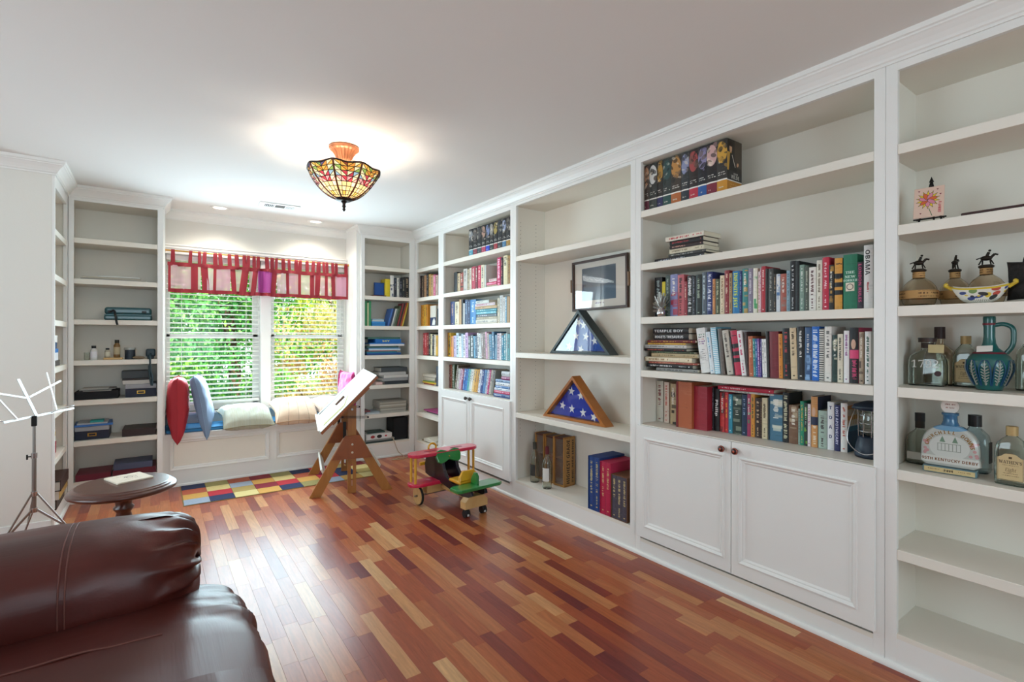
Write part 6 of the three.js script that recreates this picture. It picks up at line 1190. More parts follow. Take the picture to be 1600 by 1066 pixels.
  crate('pale wooden bottle crate lettered HIGHEST GRADE on its side', -2.985, 0.175, 0.115, 0.385, 0.1, true); crate('wooden bottle crate standing between two others', -3.108, 0.18, 0.105, 0.375, 0.08); crate('wooden bottle crate at the left behind the dark-labelled bottle', -3.232, 0.18, 0.11, 0.375, 0.06);
  const tall = (lab, z, ins, mat, parts) => { const b = on('glass_bottle', lab, 'bottle', 'R', z, 0.15, ins); mesh('glass_body', hollow([[0.0005, 0.0005, 0], [0.034, 0.034, 0], [0.037, 0.037, 0.008], [0.037, 0.037, 0.18], [0.034, 0.034, 0.205], [0.022, 0.022, 0.228], [0.0145, 0.0145, 0.245], [0.0135, 0.0135, 0.30], [0.015, 0.015, 0.304], [0.015, 0.015, 0.315]], 1, 0.0028, 32), mat, b); parts(b); };
  tall('clear glass bottle with dark label and dark neck foil', -3.192, 0.10, bottleGlass, (b) => { mesh('neck_foil', cyl(0.0158, 0.0154, 0.262, 0.318, 24), std(0x3b3a30, 0.45), b); mesh('paper_label', new THREE.CylinderGeometry(0.0376, 0.0376, 0.09, 24, 1, true, -0.6, 1.6).translate(0, 0.10, 0), std(0x35332f, 0.7, { side: THREE.DoubleSide }), b); });
  tall('clear glass bottle with white label and dark red capsule', -3.0, 0.07, bottleGlass, (b) => { mesh('capsule', cyl(0.0162, 0.0158, 0.262, 0.32, 24), std(0x5d1620, 0.4), b); mesh('paper_label', new THREE.CylinderGeometry(0.0376, 0.0376, 0.10, 24, 1, true, -0.2, 1.5).translate(0, 0.11, 0), std(0xd9d6d0, 0.7, { side: THREE.DoubleSide }), b); });
  // slipcased sets
  const set = (lab, z0, widths, h, d, hex, caseHex, ins, lines) => {
    const tot = widths.reduce((a, b) => a + b, 0), t = on('book_slipcase', lab, 'slipcase', 'R', z0, 0.15, ins);
    mesh('slipcase', [rb(0, 0, -d, 0.003, h, 0, 0.0008), rb(tot + 0.003, 0, -d, tot + 0.006, h, 0, 0.0008), bx(0.003, 0, -d, tot + 0.003, 0.003, 0), bx(0.003, h - 0.003, -d, tot + 0.003, h, 0), bx(0.003, 0.003, -d, tot + 0.003, h - 0.003, -d + 0.003)], std(caseHex, 0.6), t);
    let x = 0.0032; widths.forEach((w, k) => { const b = on('book', `${lines[k]}`, 'book', 'R', z0 + x + 0.0003, 0.1534, ins + 0.002, 0, lines.g); makeBook(b, w - 0.0008, h - 0.0076, d - 0.012, [0, w, h, hex, '#c8b478', 's', 0, {}]); x += w; });
  };
  const L1 = ['left volume of the tall blue slipcased pair', 'right volume of the tall blue slipcased pair'], L2 = ['left volume of the crimson slipcased pair', 'right volume of the crimson slipcased pair'], L3 = ['left volume of the grey slipcased trio', 'middle volume of the grey slipcased trio', 'right volume of the grey slipcased trio']; L1.g = 'blue slipcased volumes'; L2.g = 'crimson slipcased volumes'; L3.g = 'grey slipcased volumes';
  set('blue slipcase holding two tall blue volumes', -2.485, [0.052, 0.052], 0.36, 0.24, '#1d3f7c', 0x1c3d78, 0.006, L1); set('crimson slipcase holding two volumes beside the blue set', -2.372, [0.042, 0.046], 0.345, 0.24, '#b31f46', 0xb02048, 0.006, L2); set('grey slipcase holding three low volumes at shelf end', -2.274, [0.044, 0.043, 0.042], 0.282, 0.2, '#4c4652', 0x6f4a34, 0.006, L3);
}
// ------------------------------------------------------------------ lantern and tinsel ornament (third bookcase)
{
  const t = on('camp_lantern', 'navy camping lantern with wire cage at the cabinet end', 'lantern', 'R', -0.882, 0.788, 0.17), navy = std(0x1c2d3f, 0.45);
  mesh('base', lathe([[0.0001, 0], [0.062, 0], [0.064, 0.01], [0.06, 0.05], [0.05, 0.085], [0.04, 0.092], [0.0001, 0.093]], 32), navy, t);
  mesh('globe', hollow([[0.0005, 0.0005, 0.094], [0.034, 0.034, 0.095], [0.043, 0.043, 0.12], [0.045, 0.045, 0.16], [0.04, 0.04, 0.192], [0.034, 0.034, 0.2]], 1, 0.002, 28), bottleGlass, t);
  const cage = []; for (let k = 0; k < 10; k++) { const a = k * Math.PI / 5; cage.push(rod([0.05 * Math.cos(a), 0.09, 0.05 * Math.sin(a)], [0.053 * Math.cos(a), 0.21, 0.053 * Math.sin(a)], 0.0016, 6)); } for (const y of [0.115, 0.15, 0.185]) cage.push(new THREE.TorusGeometry(0.052, 0.0016, 6, 36).rotateX(Math.PI / 2).translate(0, y, 0));
  mesh('wire_cage', cage, M.chrome, t); mesh('cap', lathe([[0.05, 0.205], [0.075, 0.212], [0.066, 0.228], [0.04, 0.24], [0.02, 0.246], [0.0001, 0.247]], 32), navy, t); mesh('bail_handle', tube([[-0.062, 0.21, 0], [-0.075, 0.14, 0.03], [-0.07, 0.06, 0.055], [0, 0.02, 0.075], [0.07, 0.06, 0.055], [0.075, 0.14, 0.03], [0.062, 0.21, 0]], 0.002, 40, 6), M.chrome, t);
  const s = on('tinsel_ornament', 'silver tinsel tuft ornament in front of the books', 'ornament', 'R', -1.9, 1.435, 0.03), st = std(0xb8b6b0, 0.3, { metalness: 0.7, side: THREE.DoubleSide }), list = [];
  for (let k = 0; k < 170; k++) { const a = rnd() * 6.283, e = rr(0.1, 1.35), L = rr(0.08, 0.135), r = Math.cos(e) * L * 0.5, x = r * Math.cos(a), z = r * Math.sin(a) * 0.42; list.push(bar([x * 0.15, 0.045, z * 0.15], [x, 0.045 + Math.sin(e) * L * 0.8 * (rnd() < 0.2 ? -0.3 : 1), z], 0.0045, 0.0006, [rnd() - 0.5, 1, rnd()])); }
  mesh('tinsel', list, st, s); mesh('glass_body', lathe([[0.0001, 0], [0.02, 0], [0.026, 0.02], [0.02, 0.05], [0.0001, 0.06]], 20), M.chrome, s);
}
// ------------------------------------------------------------------ flat piles, boxes and papers on the far shelves
function plate(name, labelText, category, f, x0, x1, y, th, depth, color, ins, o = {}) {   // one flat box, magazine, binder or sheet pile
  const t = on(name, labelText, category, f, (x0 + x1) / 2, y, ins, o.turn ?? 0, o.group), w = (x1 - x0) / 2;
  if (o.kind === 'mag') { mesh('pages', bx(-w + 0.001, 0.0006, -depth + 0.001, w - 0.001, th - 0.0006, -0.0012), M.paper, t); mesh('cover', [bx(-w, 0, -depth, w, 0.0007, 0), bx(-w, th - 0.0007, -depth, w, th, 0), bx(-w, 0, -0.0012, w, th, 0)], std(color, 0.45), t); }
  else if (o.kind === 'binder') { mesh('cover', [rb(-w, 0, -depth, w, 0.003, 0, 0.001), rb(-w, th - 0.003, -depth, w, th, 0, 0.001), rb(o.spineLeft ? -w : -w, 0, o.spineLeft ? -depth : -0.004, o.spineLeft ? -w + 0.004 : w, th, 0, 0.0015)], std(color, 0.5), t); mesh('pages', bx(-w + 0.012, 0.004, -depth + 0.006, w - 0.006, th * 0.82, -0.007), M.paper, t); }
  else if (o.kind === 'box') { mesh('tray', rb(-w, 0, -depth, w, th * 0.66, 0, 0.002), std(color, 0.6), t); mesh('lid', rb(-w - 0.001, th * 0.66, -depth - 0.001, w + 0.001, th, 0.001, 0.003), std(o.lid ?? color, 0.6), t); }
  else mesh('sheets', rb(-w, 0, -depth, w, th, 0, 0.001), std(color, 0.85), t);
  if (o.print) mesh('print', new THREE.PlaneGeometry(2 * w * 0.94, th * 0.8).translate(0, th / 2, 0.0022), label(256, 64, o.print), t);
  if (o.more) o.more(t, w, th, depth);
  return t;
}
function pile(f, y, list, ins = 0.05, group) { for (const [name, lab, cat, x0, x1, th, d, color, o = {}] of list) { plate(name, lab, cat, f, x0, x1, y, th - 0.0008, d, color, o.ins ?? ins, { group, ...o }); y += th; } }
// right of the window
{
  const bd = on('blue_board', 'small blue square board upright on the second shelf', 'board', 'B', 2.022, 1.7715, 0.1); mesh('panel', rb(-0.056, 0, -0.016, 0.056, 0.14, 0, 0.002), std(0x18509c, 0.5), bd); mesh('rim', prism([[-0.058, 0], [0.058, 0], [0.058, 0.142], [-0.058, 0.142]], 0.004, 0, 0.0002, [[[-0.05, 0.008], [-0.05, 0.134], [0.05, 0.134], [0.05, 0.008]]]), std(0x124080, 0.5), bd);
  const tr = on('wooden_tray', 'thin wooden tray under the small blue board', 'tray', 'B', 2.0, 1.757, 0.04); mesh('tray', rb(-0.075, 0, -0.2, 0.08, 0.0135, 0, 0.003), std(0x8a5f3c, 0.5, { map: oakT }), tr);
  pile('B', 1.434, [['game_box', 'blue game box lying at the bottom of third shelf', 'box', 1.922, 2.07, 0.05, 0.2, 0x2f7fc0, { kind: 'box', lid: 0x3c90d0 }], ['game_box', 'pale box lying on the blue game box', 'box', 1.925, 2.055, 0.026, 0.18, 0xc0ccd2, { kind: 'box', lid: 0x8fb4cc }]], 0.04);
  pile('B', 1.116, [['game_box', 'navy game box lowest in the game pile', 'box', 1.86, 2.25, 0.026, 0.27, 0x274a7c, { kind: 'box', lid: 0x1d5aa0 }], ['game_box', 'teal game box second from bottom in the game pile', 'box', 1.86, 2.20, 0.024, 0.27, 0x2c7c8c, { kind: 'box', lid: 0xa4402f }], ['game_box', 'pale blue game box third from bottom in the game pile', 'box', 1.88, 2.24, 0.03, 0.26, 0xb8ccd8, { kind: 'box', lid: 0x4a86b8 }], ['game_box', 'green thin game box in the middle of the game pile', 'box', 1.86, 2.22, 0.02, 0.25, 0x3a5f5a, { kind: 'box' }],
    ['game_box', 'white-edged blue game box jutting right in the game pile', 'box', 1.89, 2.29, 0.034, 0.24, 0xdfe2e2, { kind: 'box', lid: 0x1f74c4 }], ['game_box', 'bright blue lettered game box near the top of pile', 'box', 1.955, 2.25, 0.042, 0.24, 0x1d6cbc, { kind: 'box', lid: 0x1d78cc, print: (x) => { x.fillStyle = '#1d6cbc'; x.fillRect(0, 0, 256, 64); x.fillStyle = '#f0e464'; x.font = 'bold 46px sans-serif'; x.fillText('SKY', 60, 50); } }], ['game_box', 'dark green thin game box topmost of the game pile', 'box', 1.87, 2.24, 0.022, 0.24, 0x3f6b62, { kind: 'box' }]], 0.03, 'stacked game boxes');
  pile('B', 0.792, [['ring_binder', 'black binder lowest in the binder pile', 'binder', 2.06, 2.335, 0.036, 0.25, 0x2c3238, { kind: 'binder' }], ['ring_binder', 'pale grey binder second from bottom in the binder pile', 'binder', 2.04, 2.335, 0.036, 0.25, 0x9a9c9e, { kind: 'binder' }], ['ring_binder', 'grey-white thin binder third in the binder pile', 'binder', 2.05, 2.335, 0.03, 0.25, 0xd2d2ce, { kind: 'binder' }], ['ring_binder', 'white binder with dark edge in the binder pile', 'binder', 1.995, 2.31, 0.034, 0.25, 0xb9bab8, { kind: 'binder' }], ['ring_binder', 'dark grey binder topmost of the binder pile', 'binder', 2.02, 2.325, 0.05, 0.25, 0x3d4448, { kind: 'binder' }]], 0.03, 'pile of binders');
  plate('small_box', 'small pink box beside the binder pile', 'box', 'B', 1.96, 2.035, 0.792, 0.03, 0.1, 0xd8b4ae, 0.03, { kind: 'box' });
  pile('B', 0.478, Array.from({ length: 9 }, (_, i) => ['magazine', `${['lowest', 'second', 'third', 'fourth', 'fifth', 'sixth', 'seventh', 'eighth', 'topmost'][i]} magazine in the grey magazine stack right of window`, 'magazine', 2.02 + rr(-0.012, 0.012), 2.325 + rr(-0.012, 0.004), 0.0145, 0.22, [0xb8b4aa, 0xa8a49c, 0xc4c0b4, 0x9c988e, 0xbab09e, 0xd0ccc2, 0xa49e90, 0xc0b8a8, 0x8f8c84][i], { kind: 'mag' }]), 0.05, 'grey magazine stack');
  pile('B', 0.478, [['magazine', 'white magazine lying left of the magazine stack', 'magazine', 1.84, 2.0, 0.014, 0.2, 0xd8dadc, { kind: 'mag' }], ['magazine', 'blue-grey magazine lying left of the magazine stack', 'magazine', 1.86, 2.005, 0.014, 0.19, 0x9aa6b0, { kind: 'mag' }], ['magazine', 'maroon folder topmost left of the magazine stack', 'magazine', 1.835, 1.9, 0.016, 0.17, 0x7c3a40, { kind: 'mag' }]], 0.03, 'loose magazines');
  pile('B', 0.167, [['magazine', 'dark folder at the bottom left under the white carton', 'magazine', 1.845, 2.15, 0.02, 0.26, 0x33423f, { kind: 'mag' }], ['magazine', 'grey folder under the white carton', 'magazine', 1.845, 2.17, 0.018, 0.26, 0x8e9290, { kind: 'mag' }], ['carton', 'long white carton with red and black printing', 'box', 1.85, 2.14, 0.058, 0.2, 0xe2e2e0, { print: (x) => { x.fillStyle = '#e4e4e2'; x.fillRect(0, 0, 256, 64); x.fillStyle = '#a83a3a'; x.beginPath(); x.arc(60, 32, 22, 0, 7); x.fill(); x.fillStyle = '#232323'; x.beginPath(); x.arc(130, 32, 26, 0, 7); x.fill(); x.fillStyle = '#c03a48'; x.fillRect(188, 20, 22, 22); } }], ['magazine', 'dark green thin book on the white carton', 'book', 1.88, 2.08, 0.014, 0.15, 0x2f4c46, { kind: 'mag', ins: 0.07 }]], 0.02, 'bottom-left pile right of window');
  const sp = on('loudspeaker', 'black loudspeaker box on the bottom shelf right of window', 'speaker', 'B', 2.255, 0.167, 0.05); mesh('cabinet', rb(-0.085, 0, -0.2, 0.085, 0.245, 0, 0.006), std(0x141416, 0.6), sp); mesh('grille', rb(-0.078, 0.01, 0.0005, 0.078, 0.236, 0.008, 0.004), std(0x1b1c1f, 0.95, { bumpMap: fabricBump, bumpScale: 0.003 }), sp);
  const cb = thing('power_cable', 'pale power cable trailing from shelf to floor', 'cable', [2.13, 0.19, -5.24]); mesh('cable', tube([[0, 0.03, -0.035], [0.005, 0.0, 0.02], [0.015, -0.04, 0.028], [0.05, -0.13, 0.035], [0.1, -0.186, 0.07], [0.0, -0.186, 0.11], [-0.06, -0.1855, 0.13], [0.03, -0.1855, 0.16], [0.15, -0.186, 0.09]], 0.0042, 90, 6), std(0xb9a88e, 0.7), cb);
  // corner shelves
  plate('white_box', 'white and navy upright box on the corner bookcase', 'box', 'R', -5.0, -4.865, 1.435, 0.22, 0.14, 0xd9d4c8, 0.06, { more: (t, w, th) => { mesh('navy_panel', bx(-w, 0.0005, 0.0005, w, th * 0.42, 0.002), std(0x26375c, 0.6), t); mesh('figure', prism([[-0.02, 0.01], [0.05, 0.01], [0.06, 0.05], [0.03, 0.085], [0.0, 0.06]], 0.001, 0, 0.0021), std(0xe8e6e0, 0.6), t); } });
  pile('R', 0.79, Array.from({ length: 8 }, (_, i) => ['magazine', `${['lowest', 'second', 'third', 'fourth', 'fifth', 'sixth', 'seventh', 'topmost'][i]} magazine in the corner bookcase magazine pile`, 'magazine', -5.19 + rr(0, 0.03), -4.85 + rr(-0.06, 0), 0.015, 0.2, [0x8a3028, 0xd8b43c, 0x6a8a3c, 0xb8b0a0, 0xcac2b0, 0xa8a294, 0xd0c8b8, 0xbab2a2][i], { kind: 'mag', turn: rr(-0.06, 0.06) }]), 0.06, 'corner magazine pile');
  pile('R', 0.474, [['magazine', 'pale magazine lying lowest on the sixth corner shelf', 'magazine', -5.12, -4.78, 0.012, 0.2, 0xc8c4ba, { kind: 'mag' }], ['magazine', 'dark grey magazine in the middle on the sixth corner shelf', 'magazine', -5.06, -4.78, 0.012, 0.19, 0x4a4648, { kind: 'mag' }], ['magazine', 'pink magazine topmost on the sixth corner shelf', 'magazine', -5.14, -4.8, 0.014, 0.18, 0xb04a86, { kind: 'mag' }]], 0.05, 'sixth corner shelf magazines');
  pile('R', 0.16, [['paper_sheet', 'tan folder lying lowest on the bottom corner shelf', 'paper', -5.16, -4.78, 0.012, 0.24, 0x9a8a6a, { kind: 'mag' }], ['paper_sheet', 'large white paper pad slanting on the bottom corner shelf', 'paper', -5.08, -4.76, 0.03, 0.24, 0xe0dccf, { turn: 0.1 }], ['paper_sheet', 'cream loose sheets topmost on the bottom corner shelf', 'paper', -5.02, -4.78, 0.016, 0.2, 0xd8d2c2, { turn: -0.12 }]], 0.04, 'bottom corner shelf papers');
}
// left of the window
{
  pile('L', 1.769, [['newspaper', 'grey newspapers lying lowest on the paper pile', 'newspaper', -0.48, -0.06, 0.014, 0.26, 0xa8a298, { kind: 'mag' }], ['newspaper', 'tan folded paper in the paper pile left of window', 'newspaper', -0.47, -0.09, 0.013, 0.25, 0xb9ae9c, { kind: 'mag', turn: 0.03 }], ['newspaper', 'white paper sheets on the paper pile', 'newspaper', -0.375, -0.10, 0.012, 0.24, 0xd8d6d0, { kind: 'mag' }], ['envelope', 'yellow envelope topmost on the paper pile', 'envelope', -0.33, -0.2, 0.006, 0.12, 0xd2ac34, { ins: 0.12 }]], 0.05, 'paper pile left of window');
  const c = on('teal_case', 'teal metal carry case with black strap left of window', 'case', 'L', -0.175, 1.447, 0.055), teal = phys(0x2a565c, 0.35, { clearcoat: 0.4 });
  mesh('lower_shell', rb(-0.16, 0, -0.2, 0.16, 0.045, 0, 0.015, 4), teal, c); mesh('upper_shell', rb(-0.157, 0.046, -0.196, 0.157, 0.108, -0.004, 0.022, 4), teal, c); mesh('seam', rb(-0.159, 0.043, -0.199, 0.159, 0.049, -0.0005, 0.002), std(0x7c9a9e, 0.35, { metalness: 0.4 }), c);
  for (const x of [-0.12, 0.105]) mesh('latch', rb(x - 0.015, 0.062, -0.006, x + 0.015, 0.08, 0.004, 0.005, 3), M.blackPlastic, c);
  mesh('strap', tube([[-0.12, 0.07, 0.006], [-0.095, 0.078, 0.02], [-0.086, 0.05, 0.045], [-0.08, 0.022, 0.07], [-0.074, -0.02, 0.072], [-0.068, -0.04, 0.072]], 0.008, 30, 8), std(0x17191b, 0.7), c);
  const jar = (lab, x, r, h, ins, lidHex, bodyHex, wrap) => { const t = on('small_jar', lab, 'jar', 'L', x, 1.123, ins); mesh('jar', lathe([[0.0001, 0], [r, 0], [r * 1.02, 0.004], [r * 1.02, h * 0.68], [r * 0.6, h * 0.8], [r * 0.6, h * 0.84], [0.0001, h * 0.84]], 24), std(bodyHex, 0.3), t); mesh('lid', cyl(r * 0.68, r * 0.68, h * 0.82, h, 24), std(lidHex, 0.45), t); if (wrap) mesh('paper_label', new THREE.CylinderGeometry(r * 1.035, r * 1.035, h * 0.42, 24, 1, true).translate(0, h * 0.38, 0), std(wrap, 0.7), t); };
  const plinth = on('wooden_plinth', 'pale wooden plinth under two small jars', 'plinth', 'L', -0.275, 1.123, 0.05); mesh('board', rb(-0.062, 0, -0.08, 0.062, 0.016, 0, 0.004), maple, plinth);
  jar('white-labelled jar with black lid at the left of the jars', -0.398, 0.022, 0.115, 0.07, 0x141416, 0xd8d6d2, 0xe8e6ea);
  const jarOn = (lab, x, r, h, lid, body, wrap) => { const before = scene.children.length; jar(lab, x, r, h, 0.09, lid, body, wrap); scene.children[before].position.y += 0.0168; };
  jarOn('low jar with black lid on the wooden plinth', -0.313, 0.018, 0.078, 0x141416, 0xb9ae96, 0xd8d0ba); jarOn('tall amber jar with black lid on the wooden plinth', -0.252, 0.022, 0.145, 0x18120c, 0x7c5a2a, 0xb8a888);
  { const t = on('round_tin', 'wide dark tin with grey lid among the jars', 'tin', 'L', -0.165, 1.123, 0.08); mesh('tin', cyl(0.036, 0.036, 0, 0.08, 32), std(0x1c2836, 0.4), t); mesh('lid', cyl(0.041, 0.041, 0.08, 0.098, 32), std(0xa8aaa6, 0.4, { metalness: 0.4 }), t); const s = on('pebble', 'flat brown pebble beside the dark tin', 'stone', 'L', -0.105, 1.123, 0.03); mesh('stone', new THREE.SphereGeometry(0.03, 20, 12).scale(1.4, 0.45, 0.9).translate(0, 0.0135, 0), std(0x7c6a54, 0.8), s);
    const gl = on('shot_glass', 'small clear glass at the left of the jars', 'glass', 'L', -0.44, 1.123, 0.06); mesh('glass', hollow([[0.0005, 0.0005, 0], [0.016, 0.016, 0], [0.018, 0.018, 0.06]], 1, 0.002, 20), bottleGlass, gl);
    const f = on('flashlight', 'dark teal flashlight with hanging strap at shelf edge', 'flashlight', 'L', -0.025, 1.123, 0.045), dk = std(0x1c333c, 0.45); mesh('head', rb(-0.034, 0.02, -0.05, 0.034, 0.085, 0.012, 0.014, 4), dk, f); mesh('body', rb(-0.024, 0, -0.045, 0.024, 0.05, 0.005, 0.01, 3), dk, f); mesh('strap', tube([[0.0, 0.045, 0.014], [-0.004, 0.02, 0.045], [-0.004, 0.0, 0.06], [0.0, -0.08, 0.058], [0.012, -0.16, 0.058], [0.008, -0.225, 0.058], [-0.006, -0.14, 0.058], [-0.012, -0.05, 0.06]], 0.007, 60, 8), dk, f); }
  plate('paper_tray', 'black desk tray filled with loose papers', 'tray', 'L', -0.515, -0.24, 0.806, 0.062, 0.26, 0x15161a, 0.045, { more: (t, w, th, d) => { for (let i = 0; i < 5; i++) mesh('paper', rb(-w + 0.01 + rr(0, 0.05), th + 0.001 + i * 0.004, -d + 0.01, w - 0.01 - rr(0, 0.06), th + 0.0042 + i * 0.004, -0.006 - rr(0, 0.03), 0.0008), std([0xc8c4bc, 0x5a5a58, 0xd8d6d0, 0x8a8884, 0xcfccc6][i], 0.8), t); } });
  const holder = (t, w, th) => mesh('label_holder', prism([[-0.028, 0], [0.028, 0], [0.028, 0.026], [-0.028, 0.026]], 0.003, 0.0008, 0.0025, [[[-0.021, 0.006], [-0.021, 0.02], [0.021, 0.02], [0.021, 0.006]]]).translate(0, th * 0.25, 0), M.brass, t);
  const lidGrey = 0x9a9ca2;
  plate('storage_box', 'navy storage box with brass label holder and photographs on top', 'box', 'L', -0.195, 0.015, 0.806, 0.108, 0.28, 0x1a2036, 0.05, { kind: 'box', lid: lidGrey, more: holder });
  pile('L', 0.9145, [['photo_box', 'white and black photo box on the navy storage box', 'box', -0.215, -0.03, 0.05, 0.2, 0xc9c5bf, { kind: 'box', lid: 0x2c2a2c }], ['photo_box', 'dark photo album topmost above the storage box', 'album', -0.22, -0.02, 0.06, 0.2, 0x2d3436, { kind: 'mag', ins: 0.07 }]], 0.06);
  plate('storage_box', 'navy storage box with brass label holder under blue folders', 'box', 'L', -0.513, -0.30, 0.484, 0.105, 0.28, 0x1a2036, 0.055, { kind: 'box', lid: lidGrey, more: holder });
  pile('L', 0.5905, [['folder', 'blue plastic folder lying on the navy storage box', 'folder', -0.515, -0.275, 0.016, 0.25, 0x2c6cb8, { kind: 'mag', turn: 0.06 }], ['folder', 'grey envelope on the blue folder', 'envelope', -0.5, -0.31, 0.012, 0.22, 0xb0b6bc, { kind: 'mag' }], ['folder', 'small teal box topmost above the blue folder', 'box', -0.42, -0.335, 0.016, 0.1, 0x2ca0a0, { kind: 'box' }]], 0.05);
  plate('ring_binder', 'dark brown ring binder lying right on the sixth shelf', 'binder', 'L', -0.215, 0.012, 0.484, 0.06, 0.27, 0x2e1b19, 0.03, { kind: 'binder', turn: -0.03 });
  pile('L', 0.165, [['ring_binder', 'maroon binder lying open at the bottom left shelf', 'binder', -0.505, -0.285, 0.05, 0.28, 0x6c1730, { kind: 'binder' }]], 0.01);
  pile('L', 0.165, [['ring_binder', 'maroon binder under the blue-grey album', 'binder', -0.275, 0.015, 0.052, 0.28, 0x5f1428, { kind: 'binder' }], ['photo_album', 'blue-grey album on the maroon binder', 'album', -0.27, -0.01, 0.05, 0.24, 0x4a5470, { kind: 'binder' }]], 0.02);
  // the narrow bookcase seen edge-on at the far left
  pile('S', 0.12, [['photo_album', 'gilt-edged dark album lowest in the left corner bookcase', 'album', 4.62, 5.0, 0.07, 0.26, 0x2a1d14, { kind: 'binder', ins: -0.005 }], ['photo_album', 'gold-edged album second in the left corner bookcase', 'album', 4.61, 5.02, 0.06, 0.25, 0xb08a3c, { kind: 'mag', ins: -0.02 }], ['portfolio', 'brown leather portfolio topmost on the lowest left corner shelf', 'album', 4.6, 4.98, 0.075, 0.27, 0x3a211b, { kind: 'binder', ins: -0.03 }]], 0, 'albums in the left corner bookcase');
  pile('S', 0.47, [['gift_box', 'red box lowest on the sixth left corner shelf', 'box', 4.62, 4.9, 0.085, 0.2, 0x96283a, { kind: 'box', lid: 0xa03444 }], ['gift_box', 'white box on the red box in the left corner', 'box', 4.62, 4.88, 0.04, 0.2, 0xdcd8d0, { kind: 'box' }], ['gift_box', 'yellow box above the white box in the left corner', 'box', 4.62, 4.87, 0.032, 0.19, 0xc9ac54, { kind: 'box' }], ['gift_box', 'orange and white envelope box topmost of the left corner stack', 'box', 4.62, 4.86, 0.026, 0.19, 0xd8b89c, { kind: 'box' }]], 0.03, 'boxes in the left corner bookcase');
  pile('S', 0.79, [['camera_box', 'black box on the fifth left corner shelf', 'box', 4.63, 4.85, 0.12, 0.2, 0x1a1c20, { kind: 'box' }], ['felt_ball_box', 'cream dish on the black box in the left corner', 'dish', 4.7, 4.8, 0.03, 0.1, 0xd8b98a, {}]], 0.05);
  pile('S', 1.1, [['photo_frame_box', 'flat dark box lowest on the fourth left corner shelf', 'box', 4.62, 4.98, 0.04, 0.22, 0x4a423c, { kind: 'box' }], ['tissue_box', 'white and blue box on the fourth left corner shelf', 'box', 4.62, 4.9, 0.085, 0.2, 0xe0e0e2, { kind: 'box', lid: 0x2a72b8 }], ['tissue_box', 'navy case above the blue box in the left corner', 'box', 4.62, 4.84, 0.045, 0.18, 0x26486c, { kind: 'box' }], ['tissue_box', 'white carton topmost on the fourth left corner shelf', 'box', 4.64, 4.86, 0.05, 0.18, 0xe4e2dc, { kind: 'box' }]], 0.02, 'boxes on the fourth left corner shelf');
  for (const [i, [x, w, h, hex, lab]] of [[4.62, 0.05, 0.25, '#d8d4cc', 'white'], [4.672, 0.04, 0.235, '#7c2c2c', 'dark red'], [4.714, 0.05, 0.255, '#1e1e20', 'black'], [4.766, 0.04, 0.24, '#c8c2b4', 'cream']].entries()) { const t = on('book', `${lab} upright book on the third left corner shelf`, 'book', 'S', x, 1.425, 0.06); makeBook(t, w, h, 0.16, [0, w, h, hex, '#888', 's', 0, {}]); }
  for (const [x, w, h, hex, lab] of [[4.62, 0.045, 0.23, '#9ab4c0', 'pale blue'], [4.667, 0.04, 0.21, '#d8d8d4', 'white']]) { const t = on('book', `${lab} upright book on the second left corner shelf`, 'book', 'S', x, 1.74, 0.06); makeBook(t, w, h, 0.16, [0, w, h, hex, '#888', 's', 0, {}]); }
  { const t = on('figurine', 'small dark figurine on the top left corner shelf', 'figurine', 'S', 4.66, 2.05, 0.07); mesh('figure', lathe([[0.0001, 0], [0.026, 0], [0.028, 0.012], [0.014, 0.03], [0.02, 0.06], [0.024, 0.085], [0.012, 0.105], [0.016, 0.125], [0.012, 0.142], [0.0001, 0.147]], 20), M.black, t); }
}
